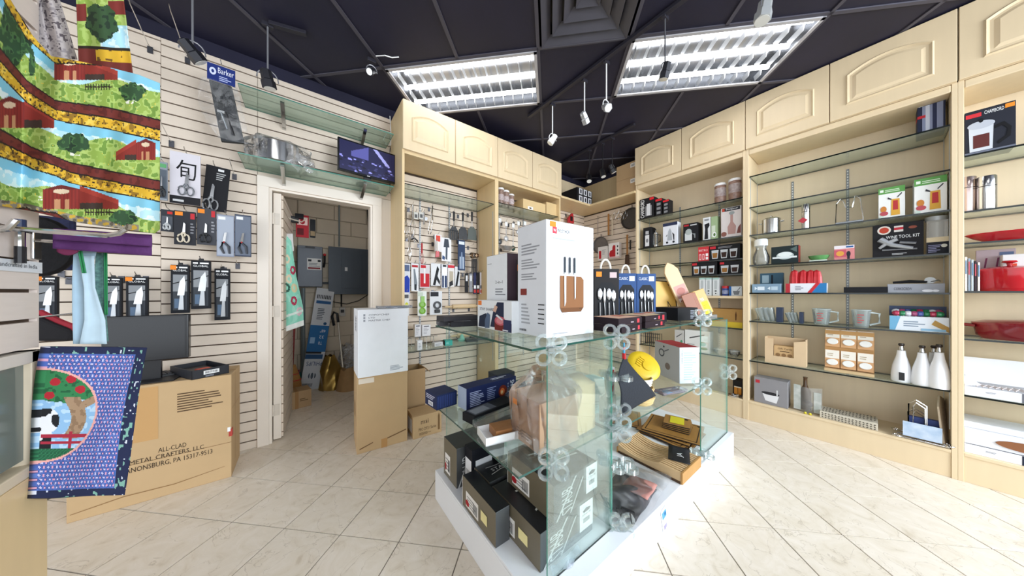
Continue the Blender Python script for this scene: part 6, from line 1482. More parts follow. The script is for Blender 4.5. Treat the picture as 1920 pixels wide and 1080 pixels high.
# sixth shelf
JG = thin('jar_glass', '#eef2f2', 1, haze=.1)
def jug_(label, x0, x1, yt, z, dx, red=True, handle=True):
    t = RT('measuring_jug', label, 'measuring jug', (x0 + x1) / 2 - 3, z, dx); r = RWd(x0, x1, dx) / 2 * .8; h = RH((x0 + x1) / 2, yt, dx, z)
    MB().lathe([(r * .72, 0), (r * .78, .006), (r, h * .97), (r * 1.03, h), (r * .97, h), (r * .75, .01), (.001, .008)], thin('jug_glass', '#eef3f3', 0.7, haze=.16, hazecol='#e2e8e8'), 24).build('bowl', t)
    MB().lathe([(r * 1.0, h * .97), (r * 1.04, h), (r * .97, h * .995)], M('#b9c4c4', .15), 24, cap=False).build('rim', t)
    MB().add([(-r * .5, -r * .95, h * .5 + i * 0, ) for i in range(0)], [], WHITE) if False else None
    if red:
        b = MB()
        for i in range(4): b.box(-r * .35, -r * .93 - .002 - .006 * i, h * .25 + h * .15 * i, r * .1 + .01 * (i % 2), -r * .93 - .004 - .006 * i + .003, h * .25 + h * .15 * i + .006, M('#c23b42', .4))
        b.build('red_scale', t, smooth=False)
    if handle: MB().tube([(r * .95, 0, h * .85), (r + .035, 0, h * .8), (r + .035, 0, h * .3), (r * .82, 0, h * .15)], .007, M('#c5cfcf', .12), 8).build('handle', t)
jug_('glass measuring jug, left of the pair on sixth shelf', 1520, 1566, 579, Z2[5], .1)
jug_('glass measuring jug with thick handle, right of the pair', 1593, 1642, 581, Z2[5], .08)
def cup_pack(label, x0, x1, yt, dx):
    t = RT('cup_set', label, 'glass cups', (x0 + x1) / 2, Z2[5], dx); w = RWd(x0, x1, dx); h = RH(x0, yt, dx, Z2[5])
    for k in range(3):
        MB().lathe([(w * .12, 0), (w * .2, h * .85), (w * .185, h * .85), (w * .1, .006)], thin('jug_glass', '#eef3f3', 0.7, haze=.16, hazecol='#e2e8e8'), 16, Matrix.Translation((-w * .3 + w * .2 * k, 0, 0)) @ Matrix.Rotation(R(-14), 4, 'Y')).build('cup', t)
    MB().box(w * .22, -.03, 0, w * .46, .03, h * .9, M('#22304a', .4)).build('sleeve', t, bevel=.002, smooth=False)
cup_pack('stack of glass cups with navy sleeve at left end of sixth shelf', 1421, 1470, 572, .09)
cup_pack('smaller glass cup set with navy sleeve on sixth shelf', 1477, 1508, 582, .09)
o = RB('sweet_display', 'blue-and-white counter display box full of wrapped stoppers', 'display box', 1668, 1780, 592, Z2[5], '#dfe4ea', .12, .04, {'F': [('p', [(.0, 0), (.1, 0), (.2, 1), (0, 1)], '#6fa8c9'), ('L', .25, .3, .7, .75, 3, '#7f8fa0'), ('p', [(.72, .5), (1, 0), (1, .35), (.78, .8)], '#b08a4a'), ('r', .55, .05, .95, .2, '#8fb9d4')]})
w_ = RWd(1668, 1780, .04); h_ = RH(1668, 592, .04, Z2[5])
MB().box(-w_ / 2, .112, h_, w_ / 2, .12, h_ + .07, M('#33456a', .5)).build('header', o, smooth=False)
rr = random.Random(5)
for k in range(16):
    c = ('#c23b5a', '#2f8a5a', '#e8e8ee', '#b0507a', '#5a6ab0', '#1f7a4a')[k % 6]
    i, j = k % 8, k // 8
    t = thing('bottle_stopper', '%s wrapped bottle stopper, %s from left in %s row of the display box' % (('pink', 'green', 'silver', 'mauve', 'blue', 'dark green')[k % 6], ORD[i], ('front', 'back')[j]), 'bottle stopper', (XF + .04 + .035 + .045 * j, o.location.y + w_ / 2 - .03 - i * (w_ - .05) / 7.5, Z2[5] + h_ + .002), RZ, 'wrapped bottle stoppers in display box')
    MB().ball((0, 0, .018 + .012 * j), .019, M(c, .2, .1, .15, 40), 10, sx=1.1).build('head', t); MB().tube([(0, 0, .02), (.01, .0, -.02)], .005, GREYM, 6).build('stem', t)
# seventh shelf
t = RT('card_holder', 'brown cardboard dispenser of heart-shaped tags', 'dispenser', 1471, Z2[6], .06); w = RWd(1433, 1510, .06); h = RH(1433, 633, .06, Z2[6])
kd = M('#d9bd98', .8, 0, .04)
MB().prism([(-w / 2, 0), (w / 2, 0), (w / 2, h), (w * .22, h * .93), (w * .22, h * .3), (-w * .28, h * .3), (-w * .28, h), (-w / 2, h)], 0, .004, kd).build('front', t, smooth=False)
MB().box(-w / 2, .004, 0, -w / 2 + .004, .09, h * 1.05, kd).build('side', t, smooth=False); MB().box(w / 2 - .004, .004, 0, w / 2, .09, h * 1.05, kd).build('side', t, smooth=False); MB().box(-w / 2, .09, 0, w / 2, .094, h * 1.05, kd).build('back', t, smooth=False)
o = MB().box(-w * .27, .012, .004, w * .22, .08, h * .72, M('#cda877', .8)).build('tag_stack', t, smooth=False)
mb = MB(); ink(mb, (Vector((-w * .27, .012, .0)), Vector((w * .49, 0, 0)), Vector((0, 0, h * .72)), Vector((0, -1, 0))), [('t', 'Gift Cards', .2, .8, .9, .9, '#4a3422'), ('L', .3, .68, .8, .76, 1, '#4a3422'), ('e', .2, .5, .12, .09, '#8a6844'), ('e', .5, .5, .12, .09, '#8a6844'), ('e', .8, .5, .12, .09, '#8a6844')]); mb.build('printed_tag', t, smooth=False)
t = RT('card_display', 'tiered wooden display of six white round ornaments', 'display', 1590, Z2[6], .07); w = RWd(1542, 1636, .07); h = RH(1590, 617, .07, Z2[6])
wd_ = M('#c9985c', .5, 0, .08, 8)
MB().box(-w / 2, 0, 0, w / 2, .12, .022, M('#d8b88a', .5)).build('base', t, bevel=.002, smooth=False); MB().box(-w / 2, .07, .022, w / 2, .08, h * .93, wd_).build('back_panel', t, smooth=False)
for j in range(2):
    for i in range(3):
        c = MB().box(-w * .155, 0, 0, w * .155, .004, h * .40, M('#d9a877', .6)).build('ornament_card', t, (-w / 3 + i * w / 3, .03 + .03 * j, .03 + j * h * .47), rot=(R(-6), 0, 0), smooth=False)
        mb = MB(); ink(mb, (Vector((-w * .155, 0, 0)), Vector((w * .31, 0, 0)), Vector((0, 0, h * .4)), Vector((0, -1, 0))), [('r', .02, .52, .98, .98, '#efe8dc'), ('L', .15, .65, .85, .85, 2, '#b9a88c')]); mb.build('printed_front', c, smooth=False)
        MB().lathe([(.001, -.004), (w * .11, -.004), (w * .125, 0), (w * .11, .004), (.001, .004)], M('#f0eee8', .3), 20, Matrix.Translation((0, -.006, h * .12)) @ Matrix.Rotation(pi / 2, 4, 'X'), sy=.8).build('ornament', c)
def oil_bottle(label, px, yt, dx, tag=False):
    t = RT('oil_bottle', label, 'bottle', px, Z2[6], dx, 'white ceramic oil bottles'); h = RH(px, yt, dx, Z2[6]); r = .046
    MB().lathe([(r * .9, 0), (r, .008), (r, h * .18), (r * .85, h * .42), (r * .48, h * .68), (r * .40, h * .8), (r * .42, h * .815), (.008, h * .82)], M('#f4f4f6', .15, 0, .01), 26).build('body', t)
    MB().lathe([(.012, h * .815), (.013, h * .86), (.009, h * .93), (.001, h * .93)], STEEL, 14).build('spout', t); MB().lathe([(.010, h * .93), (.014, h * .96), (.012, h), (.001, h)], M('#2a1f1a', .4), 12).build('stopper', t)
    if tag: MB().box(-.012, -r - .003, h * .06, .012, -r + .001, h * .26, BLACK).build('tag', t, smooth=False)
oil_bottle('white ceramic oil bottle with black tag, leftmost of the group', 1690, 644, .09, True)
oil_bottle('white ceramic oil bottle, middle one in front row', 1729, 648, .07)
oil_bottle('white ceramic oil bottle half hidden behind the front ones', 1751, 648, .16)
oil_bottle('white ceramic oil bottle nearest the cabinet side', 1761, 646, .05)
# bottom board
zb0 = .1835
RB('pot_box', 'grey carton with steel saucepan picture on bottom board', 'box', 1414, 1477, 706, zb0, '#8d8b8e', .13, .03, {'F': [('p', [(.25, .45), (.75, .38), (.68, .1), (.35, .14)], '#e0e0e2'), ('e', .5, .44, .27, .06, '#2a2a2e'), ('r', .68, .4, .72, .62, '#d8d8da'), ('r', .05, .78, .18, .9, '#b5303a')]})
t = RT('wine_pack', 'clear-fronted pack with dark bottle and white labels', 'pack', 1513, zb0, .05); w = RWd(1487, 1540, .05); h = RH(1487, 722, .05, zb0)
MB().surf(lambda u, v: (w * (u - .5), .06 - .06 * sin(u * pi), h * v), 12, 2, thin('pack_plastic', '#eef0ee', 1, haze=.22, hazecol='#d0d2d0')).build('clear_wrap', t)
for s in (-1, 1): MB().box(s * w * .36 - w * .13, .0 + .01, h * .06, s * w * .36 + w * .13, .014, h * .95 - .02 * s, M('#dcdcd8', .5, 0, .2, 25, var2='#7f8a80')).build('label_card', t, smooth=False)
MB().ball((0, .05, h * .3), w * .2, M('#6b4a3a', .5, 0, .4, 30), 12, sz=.8).build('contents', t)
t = RT('wine_bottle', 'brown glass bottle standing behind the clear-fronted pack', 'bottle', 1510, zb0, .16); h = RH(1510, 707, .16, zb0)
MB().lathe([(.034, 0), (.036, .006), (.036, h * .55), (.013, h * .75), (.012, h * .97), (.015, h * .975), (.015, h), (.001, h)], M('#5a3d22', .12), 20).build('body', t)
for px_, lb in ((1510, 'tiny yellow flower toy on left below the clear-fronted pack'), (1519, 'tiny yellow flower toy on right below the clear-fronted pack')):
    t = RT('toy_flower', lb, 'toy', px_, zb0, .02); MB().ball((0, 0, .008), .009, M('#d9c832', .5), 8).build('bloom', t); MB().lathe([(.011, 0), (.011, .003)], M('#c9b428', .5), 8).build('petals', t)
o = RB('patterned_box', 'long low patterned metal box on bottom board', 'box', 1537, 1646, 770, zb0, '#cfc6b4', .16, .02, None)
wp = RWd(1537, 1646, .02); hp = RH(1537, 770, .02, zb0)
shp = []
for i in range(16):
    for j in range(3): shp.append(('p', [(.03 + .06 * i, .12 + .28 * j), (.055 + .06 * i, .10 + .28 * j), (.075 + .06 * i, .26 + .28 * j), (.05 + .06 * i, .30 + .28 * j)] if (i + j) % 2 else [(.075 + .06 * i, .12 + .28 * j), (.05 + .06 * i, .10 + .28 * j), (.03 + .06 * i, .26 + .28 * j), (.055 + .06 * i, .30 + .28 * j)], '#5d564a'))
prints(o, wp, .16, hp, {'F': shp, 'T': shp})
t = RT('napkin_holder', 'wire napkin holder with blue-edged paper on bottom board', 'napkin holder', 1727, zb0, .07)
b = MB()
for s, hh in ((-.02, .27), (.03, .2)):
    for q in (0, .018): b.tube([(-.05 + q, s, .02), (-.05 + q, s, hh - .03 - q), (-.02, s, hh - q), (.02 - q * .3, s, hh - .03 - q), (.02 - q * .3, s, .02)], .004, CHROME, 6)
b.build('wire_loops', t)
b = MB()
for k in range(3): b.tube([(-.1 + .004 * k, -.07 + .07 * k, .01), (.1, -.07 + .07 * k, .01)], .004, CHROME, 6)
for sx in (-1, 1):
    for sy in (-1, 1): b.tube([(sx * .1 + .018 * cos(2 * pi * i / 10), sy * .07 + .0 + .018 * sin(2 * pi * i / 10), .012 + .01 * (sx * .5 + .5)) for i in range(11)], .004, CHROME, 6)
b.build('wire_base', t)
MB().box(-.075, -.06, .02, .075, -.056, .12, M('#dfe6ee', .6, 0, .2, 20, var2='#6f9ac4')).build('paper_label', t, smooth=False); MB().box(-.05, -.01, .02, .07, .02, .15, M('#2f3f78', .6)).build('napkins', t, smooth=False)
t = RT('place_mat', 'pale woven place mat leaning against the cabinet side', 'place mat', 1772, zb0, .05)
t.rotation_euler = (0, 0, RZ)
wv = M('#dccab0', .9, 0, .1, 60, .4)
MB().prism([(0, 0), (.30, 0), (.31, .14), (.24, .27), (.12, .31), (.03, .25), (-.005, .12)], 0, .008, wv, Matrix.Translation((.0, -.02, 0)) @ Matrix.Rotation(R(80), 4, 'Z') @ Matrix.Rotation(R(-6), 4, 'X')).build('mat', t, smooth=False)
# ================================================================== cabinet at the right edge
RB('press_box', 'large dark carton with glass coffee press picture at right edge', 'box', 1809, 1905, 213, Z3[0], '#23252f', .14, .03, {'F': [('r', .02, .84, .34, .93, '#c93038'), ('t', 'CHAMBORD', .4, .86, .78, .94, '#f0f0f0'), ('r', .8, .88, .98, .97, '#e08a2c'), ('p', [(.1, .05), (.56, .05), (.58, .6), (.08, .6)], '#c9ccd2'), ('p', [(.17, .12), (.5, .12), (.5, .42), (.17, .42)], '#5b2a28'), ('e', .33, .64, .28, .09, '#b5b9c2'), ('e', .33, .74, .05, .05, '#15151a'), ('r', .0, .0, 1, .04, '#6f7484'), ('p', [(.6, .55), (.78, .6), (.92, .45), (.9, .25), (.68, .12), (.66, .18), (.82, .28), (.85, .42), (.76, .52), (.6, .48)], '#0d0d12')]})
thermos('wide pinkish steel flask partly behind the cabinet divider', 1814, 333, Z3[1], .032, .09, col=M('#c9b4ae', .2, .9))
thermos('wide steel flask with red emblem at right edge', 1850, 331, Z3[1], .034, .07)
t = RT('gift_flask', 'small dark flask with red tag between the steel flasks', 'flask', 1830, Z3[1], .12)
MB().lathe([(.02, 0), (.02, .14), (.016, .16), (.001, .16)], BLACK, 16).build('body', t); MB().prism([(-.02, 0), (.02, 0), (.0, .04)], -.026, -.022, RED).build('tag', t, (0, 0, .05), smooth=False)
t = RT('serving_dish', 'shallow bright red oval serving dish on third shelf at right edge', 'dish', 1880, Z3[2], .15); t.location.y = -.345 - .21
MB().lathe([(.12, 0), (.17, .03), (.2, .055), (.195, .06), (.165, .036), (.001, .012)], M('#b81c28', .12), 32, sx=1.0, sy=.55).build('dish', t); MB().prism([(-.02, 0), (.02, 0), (.02, .012), (-.02, .012)], -.107, -.105, WHITE).build('tag', t, (0, 0, .035), smooth=False)
for k, c in enumerate(('#d8d4d0', '#8f9aa8', '#b8c0c4', '#3a3036', '#d9d0cc')):
    RB('booklet', ('first', 'second', 'third', 'fourth', 'fifth')[k] + ' upright booklet from the divider beside the red casserole', 'booklet', 1809 + k * 6, 1813.5 + k * 6, 482 + k * 2.5, Z3[3], c, .14, .03, {'F': [('r', .2, .5, .8, .9, '#b8505a' if k % 2 else '#5a7a9a')]})
RB('backing_card', 'printed cookbook cover standing behind the red casserole', 'book', 1830, 1905, 470, Z3[3], '#b9a6ac', .02, .24, {'F': [('p', [(.1, .1), (.16, .1), (.3, .8), (.25, .8)], '#7a3a5a'), ('p', [(.4, .1), (.46, .1), (.6, .8), (.55, .8)], '#7a3a5a'), ('r', .2, .4, .5, .46, '#7a3a5a'), ('r', .6, .85, .95, .93, '#5b6a8a')]})
RB('white_box', 'white carton standing behind the red casserole at right edge', 'box', 1880, 1935, 478, Z3[3], '#e6e4e2', .06, .17, {'F': [('r', .3, .6, .5, .75, '#d84a2a')]})
def cocotte(label, px, z, dx, rx, ry, h, mat, knob, z_lid=.75):
    t = RT('casserole', label, 'casserole', px, z, dx)
    MB().lathe([(.86, 0), (.94, .02), (1.0, h * z_lid), (.97, h * z_lid)], mat, 36, Matrix.Diagonal((rx, ry, 1, 1))).build('pot', t)
    MB().lathe([(1.02, h * z_lid), (1.02, h * z_lid + .012), (.8, h * .93), (.2, h), (.01, h)], mat, 36, Matrix.Diagonal((rx, ry, 1, 1))).build('lid', t)
    MB().lathe([(.008, h - .002), (.01, h + .015), (.026, h + .022), (.022, h + .032), (.001, h + .034)], knob, 16).build('knob', t)
    for s in (-1, 1): MB().tube([(s * rx * .97, -.04, h * .62), (s * (rx + .03), -.03, h * .66), (s * (rx + .03), .03, h * .66), (s * rx * .97, .04, h * .62)], .009, mat, 8).build('handle', t)
    return t
t = cocotte('glossy red lidded casserole beside the booklets at right edge', 1893, Z3[3], .15, .115, .11, RH(1893, 497, .05, Z3[3]), M('#b01822', .1), M('#b01822', .1), .8)
cc_ = cocotte('dark cherry oval casserole with steel knob at right edge', 1893, Z3[4], .17, .2, .15, .125, DRED, CHROME, .72); cc_.location.y = -.345 - .24
# open white cartons
def open_carton(label, z, yt, lid=True, oval=False):
    t = RT('open_carton', label, 'box', 1880, z, .03); w = .34; d = .26; h = .055
    t.location.y = -.345 - w / 2
    wm = M('#e8e9ee', .45, 0, .02)
    b = MB()
    for a0, b0, a1, b1 in ((-w / 2, 0, w / 2, .004), (-w / 2, d - .004, w / 2, d), (-w / 2, .004, -w / 2 + .004, d - .004), (w / 2 - .004, .004, w / 2, d - .004)): b.box(a0, b0, 0, a1, b1, h, wm)
    b.box(-w / 2 + .004, .004, 0, w / 2 - .004, d - .004, .003, wm)
    o = b.build('tray', t, smooth=False)
    prints(o, w, d, h, {'F': [('r', .52, 0, 1, 1, '#6a6a72' if lid else '#23293a'), ('L', .2, .5, .36, .7, 2, '#8a8a92')]})
    if lid:
        MB().box(-w / 2, d - .07, .06, w / 2, d - .064, .22, wm, Matrix.Translation((0, .0, 0))).build('lid', t, (0, 0, 0), smooth=False)
        MB().add([(-w / 2, .0, h), (-w / 2, .07, h + .07), (-w / 2 + .06, .05, h + .01)], [(0, 1, 2)], wm).build('flap', t).modifiers.new('t', 'SOLIDIFY').thickness = .002
        b = MB(); rr = random.Random(4)
        for k in range(8): b.tube([(-.15 + .02 * k, .02, h + .004), (-.13 + .02 * k, .05 + .02 * rr.random(), h + .012), (-.1 + .02 * k, .04, h + .004)], .003, M('#c0b4b0', .6), 5)
        b.build('shredded_paper', t)['kind'] = 'stuff'
    else:
        MB().box(-w / 2, .01, h, w / 2, d, h + .09, wm).build('inner_block', t, bevel=.004, smooth=False)
        MB().lathe([(.001, 0), (1, 0), (1, .004), (.001, .004)], M('#8a5530', .5, 0, .1, 10), 28, Matrix.Translation((.05, -.0 + .008, h + .045)) @ Matrix.Rotation(pi / 2, 4, 'X') @ Matrix.Diagonal((.12, .028, 1, 1))).build('wooden_window', t)
        MB().box(-w / 2, .06, h + .091, w / 2, d, h + .13, M('#dfe0e6', .5)).build('lid', t, bevel=.003, smooth=False)
open_carton('open white carton with raised lid on sixth shelf at right edge', Z3[5], 655)
open_carton('white carton with oval wooden window on bottom board at right edge', .1835, 785, False)
# ================================================================== glass island
IX0, IX1, IY0, IY1, IZ = .61, 2.53, .63, 1.55, .165
t = thing('display_plinth', 'low white platform carrying the glass island', 'platform', ((IX0 + IX1) / 2, (IY0 + IY1) / 2, 0))
hw, hd = (IX1 - IX0) / 2, (IY1 - IY0) / 2
WL = M('#eceef2', .3, 0, .01)
MB().box(-hw + .012, -hd + .012, 0, hw - .012, hd - .012, IZ - .012, WL).build('body', t, bevel=.002, smooth=False)
MB().box(-hw, -hd, IZ - .012, hw, hd, IZ, WL).build('top_board', t, bevel=.002, smooth=False)
for y0, y1, x0, x1, nm in ((-hd, -hd + .012, -hw, hw, 'side_board'), (hd - .012, hd, -hw, hw, 'side_board'), (-hd + .012, hd - .012, -hw, -hw + .012, 'side_board'), (-hd + .012, hd - .012, hw - .012, hw, 'side_board')):
    MB().box(x0, y0, 0, x1, y1, IZ - .013, WL).build(nm, t, bevel=.001, smooth=False)
GP = .006
isl = thing('glass_island', 'two-tier glass display island with clear ring connectors on the white platform', 'glass display', (0, 0, IZ))
def ipane(x0, y0, z0, x1, y1, z1, label, nm='glass_pane'):
    o = glass_sheet(nm, x0, y0, z0, x1, y1, z1, GEDGE2 if nm == 'glass_pane' else GEDGE3, None, None, None, GLASSI)
    o.parent = isl; o.location.z -= IZ
ZT, ZM = 1.0135, .596
ipane(.685, .697, IZ, 1.075, .697 + GP, ZT - .009, 'upright glass pane at near corner of the island')
ipane(1.078, .70, IZ, 1.078 + GP, 1.5, ZT - .009, 'upright glass pane behind the hanging black cloth')
ipane(.66, 1.503, IZ, 1.075, 1.503 + GP, ZT - .009, 'upright glass pane at slat-wall end of the island')
ipane(1.99, .66, IZ, 2.5, .66 + GP, ZT - .009, 'upright glass pane at far right end of the island')
ipane(1.99, 1.5, IZ, 2.5, 1.5 + GP, ZT - .009, 'upright glass pane at back of the right end')
ipane(.60, .685, ZT - .008, 1.43, 1.52, ZT, 'top glass shelf carrying the tall white knife box', 'glass_shelf')
ipane(1.434, .685, ZT - .008, 2.5, 1.52, ZT, 'top glass shelf carrying cutlery packs and cutting boards', 'glass_shelf')
ipane(.56, .705, ZM - .008, 1.075, 1.5, ZM, 'middle glass shelf carrying navy cartons and wrapped cardboard', 'glass_shelf')
ipane(1.086, .69, ZM - .008, 2.2, 1.5, ZM, 'middle glass shelf carrying baskets and red-topped carton', 'glass_shelf')
def connector(x, y, z, label, rz=0, flat=False):
    t = MB().box(-.012, -.012, -.012, .012, .012, .012, ACRYL).build('pane_connector', isl, (x, y, z - IZ), -.75 + .3 * rz, bevel=.004, smooth=False)
    for sx in (-1, 1):
        for sz in (-1, 1):
            T = Matrix.Translation((sx * .028, 0 if not flat else sz * .028, sz * .028 if not flat else 0)) @ (Matrix.Rotation(pi / 2, 4, 'X') if not flat else Matrix())
            MB().lathe([(.017, -.008), (.028, -.008), (.028, .008), (.017, .008), (.017, -.008)], ACRYL, 18, T, cap=False).build('ring', t)
for x, y, z, lb, rz, fl in ((.685, .68, ZT - .012, 'clear ring connector under the near corner of top shelf', .4, False), (1.085, .68, ZT - .005, 'clear ring connector under the white knife box right end', 0, False), (.70, .683, ZM, 'clear ring connector at near corner of middle shelf', .3, False),
        (1.09, .675, ZM + .01, 'clear ring connector where both middle shelves meet', 0, False), (1.12, .67, .44, 'clear ring connector halfway up the near pane', 0, True), (1.10, .665, IZ + .02, 'clear ring connector at foot of the near pane', .2, False),
        (1.985, .655, ZM + .02, 'clear ring connector at right end of middle shelf', 0, False), (1.98, .652, IZ + .03, 'clear ring connector at foot of right pane', 0, True), (2.0, .655, ZT + .03, 'clear ring connector upright at right end of top shelf', .5, False),
        (2.5, .655, ZM + .02, 'clear ring connector at outermost edge of right pane', 0, False), (1.11, .69, .83, 'clear ring connector above the hanging black cloth', 0, True), (1.10, .68, .66, 'clear ring connector beside the hanging black cloth tip', .4, False)):
    connector(x, y, z, lb, rz, fl)
# ---- black cast-iron pot cartons on the plinth
def staub(label, x, y, z, w, d, h, front=True, top=True, rz=0.0, sticker=False):
    gold = M('#6f6653', .35, .1, .1, 4); blk = M('#1b1c20', .35, 0, .05)
    # left face is the printed long side, front face carries the diagonal name
    o = pbox('pot_carton', label, 'box', (x + w / 2, y, z), rz, w, d, h, blk, None, 'black pot cartons on the plinth', .002, mats=[blk, blk, M('#4a4c4e', .35, 0, .08, 6), blk, blk, gold])
    art = {'L': [('r', .12, .12, .52, .62, '#e9e6e2'), ('L', .16, .2, .46, .55, 4, '#9a9896'), ('e', .17, .26, .06, .1, '#a5242c'), ('bar', .36, .18, .5, .5, 6, '#3a3a3c'), ('r', .0, .0, .012, 1, '#d8d4cc')] + ([('r', .6, .3, .78, .6, '#e8dca0')] if sticker else [])}
    if front: art['F'] = [('t90', 'STAUB', .16, .06, .40, .74, '#d2d4d4'), ('p', [(.04, .0), (.08, .0), (.5, .95), (.46, .95)], '#c5c7c7'), ('p', [(.34, .0), (.37, .0), (.66, .8), (.63, .8)], '#c5c7c7'), ('r', .72, .22, 1, 1, '#eceef0'), ('r', .79, .42, .93, .55, '#8a8e92'), ('p', [(.8, .72), (.92, .72), (.95, .8), (.86, .84), (.78, .78)], '#4a4e54'), ('t', 'STAUB', .77, .64, .95, .69, '#4a4e54')]
    if top: art['T'] = [('t', 'STAUB', .28, .42, .86, .58, '#e2e2e0'), ('p', [(.2, .28), (.5, .36), (.92, .3), (.92, .33), (.5, .39), (.2, .31)], '#d8d8d4'), ('p', [(.2, .7), (.5, .64), (.92, .7), (.92, .73), (.5, .67), (.2, .73)], '#d8d8d4')]
    prints(o, w, d, h, art)
    return o
staub('black pot carton at left edge of the plinth with yellow note', .617, .925, IZ + .0005, .07, .29, .145, front=False, top=False, sticker=True)
staub('black pot carton with large white lettering on its lid behind the near ones', .692, 1.09, IZ + .0005, .2, .14, .145, front=False)
staub('black pot carton at the near corner of plinth, lower of two', .694, .745, IZ + .0005, .31, .32, .143, sticker=True)
staub('black pot carton stacked on the near one inside the glass corner', .765, .745, IZ + .1445, .27, .30, .145)
staub('black pot carton standing on end at slat-wall side of plinth', .64, 1.33, IZ + .0005, .2, .165, .21, top=False)
pbox('pot_carton', 'slim dark carton with white label between the pot cartons', 'box', (.78, 1.235, IZ + .0005), 0, .2, .08, .23, '#15171f', {'L': [('r', .1, .3, .9, .75, '#e6e8ec'), ('bar', .2, .35, .8, .5, 8, '#33363c')], 'F': [('r', .1, .3, .6, .75, '#e6e8ec')]}, 'black pot cartons on the plinth')
# crumpled silver film in front of the cartons
b = MB(); b.surf(lambda u, v: (.72 + .16 * u, .70 + .02 * v + .01 * sin(9 * u), IZ + .002 + .03 * v * abs(sin(5 * u + 2))), 12, 4, thin('silver_film', '#e8ecf2', 1, haze=.4, hazecol='#b9c4d0', bump=1, rough=.15))
b.build('film_scrap', None, label='crumpled scrap of film at foot of near pot carton', cat='film')
# ---- middle shelf, left
def zput(o): return o
pbox('knife_carton', 'navy window carton overhanging the left end of middle shelf', 'box', (.60, 1.36, ZM + .0005), R(6), .12, .13, .075, '#1f2b52', {'L': [('L', .1, .55, .9, .9, 3, '#c9cfe4'), ('r', .3, .12, .7, .42, '#eceef4'), ('bar', .35, .17, .65, .36, 8, '#2a2a30')], 'F': [('bar', .05, .1, .95, .9, 10, '#32427a')]})
o = pbox('knife_carton', 'long navy knife carton with glowing forge picture', 'box', (.83, 1.27, ZM + .0005), R(4), .34, .085, .112, '#1a2450', {'F': [('L', .06, .12, .34, .82, 9, '#aeb8da'), ('L', .38, .2, .60, .82, 7, '#8c98c4'), ('e', .70, .42, .09, .3, '#7a2a1c'), ('e', .69, .4, .05, .18, '#e8783c'), ('e', .68, .38, .025, .09, '#ffd9a0'), ('t270', 'SHUN', .86, .25, .95, .85, '#eef0fa'), ('L', .80, .3, .83, .8, 6, '#aeb8da')], 'T': [('L', .55, .35, .95, .7, 2, '#dfe3f2')], 'L': [('r', 0, 0, 1, 1, '#a9b6cc')]})
pbox('knife_tray', 'long flat black knife carton in front of the navy one', 'box', (.80, 1.13, ZM + .0005), R(10), .38, .085, .04, '#15171c', {'F': [('L', .05, .3, .3, .7, 2, '#6a6e78')], 'T': [('r', .04, .1, .4, .9, '#5b5f6a'), ('r', .06, .2, .3, .8, '#8e939c')]})
t = thing('flat_case', 'flat clear case with printed edge beside the wrapped carton', 'case', (.745, 1.035, ZM + .0005), R(6))
MB().box(-.13, 0, .0, .13, .08, .03, thin('case_clear', '#e4ecec', 1, haze=.25, hazecol='#b9c9c6')).build('cover', t, bevel=.002, smooth=False); MB().box(-.125, .004, .002, .125, .076, .012, M('#4a4f54', .5, 0, .3, 30, var2='#a05048')).build('insert', t, smooth=False)
t = thing('open_box', 'shallow white box with small wooden block on shelf edge', 'box', (.655, .90, ZM + .0005), R(-12))
b = MB(); b.box(-.09, 0, 0, .09, .11, .004, WHITE)
for a0, b0, a1, b1 in ((-.09, 0, .09, .004), (-.09, .106, .09, .11), (-.09, .004, -.086, .106), (.086, .004, .09, .106)): b.box(a0, b0, 0, a1, b1, .032, WHITE)
b.build('tray', t, smooth=False); MB().box(-.04, .02, .006, .08, .10, .04, M('#a8713f', .5, 0, .15, 10, stretch=(1, 6, 6))).build('wooden_block', t, bevel=.002, smooth=False)
# wrapped cardboard
o = pbox('cardboard_box', 'brown carton wrapped in loose clear plastic on middle shelf', 'box', (.795, .742, ZM + .0005), R(-4), .2, .19, .19, M('#b58f72', .7, 0, .06, 6), {'F': [('L', .1, .12, .35, .22, 3, '#7a5a44'), ('r', .45, .5, .5, .9, '#c8a48a')], 'L': [('r', .05, .72, .22, .84, '#ee8a2c'), ('r', .55, .08, .75, .18, '#d8c8bc'), ('L', .2, .12, .8, .3, 3, '#8a6a52')]})
def wrapf(u, v):
    a = 2 * pi * u; k = max(abs(cos(a)), abs(sin(a))); w_, d_ = .112, .105
    x = w_ * cos(a) / k * (1 + .04 * sin(9 * a)); y = .095 + d_ * sin(a) / k * (1 + .04 * cos(7 * a))
    s = 1 - .55 * max(0, v - .75) / .25
    return (x * s + .012 * sin(11 * a + 4 * v), (y - .095) * s + .095 + .008 * sin(8 * a + 6 * v), .006 + .27 * v + .02 * sin(5 * a) * v)
MB().surf(wrapf, 36, 10, FILM).build('plastic_wrap', o)
o = pbox('cardboard_box', 'pale brown opened carton beside the plastic-wrapped one', 'box', (.972, .755, ZM + .0005), R(3), .14, .18, .2, M('#cdb48c', .75, 0, .05, 6), {'L': [('t', '0028', .12, .62, .5, .7, '#4a3a28'), ('t', 'PCS', .62, .4, .88, .47, '#4a3a28'), ('r', .2, .5, .32, .56, '#4a3a28')], 'F': [('r', .45, 0, .55, .2, '#bda274')]})
MB().add([(-.07, 0, .2), (.07, 0, .2), (.05, .07, .235), (-.06, .08, .24)], [(0, 1, 2, 3)], M('#cdb48c', .75, 0, .05, 6)).build('flap', o).modifiers.new('t', 'SOLIDIFY').thickness = .003
MB().add([(.07, 0, .2), (.07, .18, .2), (.1, .16, .17), (.1, .03, .165)], [(0, 1, 2, 3)], M('#cdb48c', .75, 0, .05, 6)).build('flap', o).modifiers.new('t', 'SOLIDIFY').thickness = .003
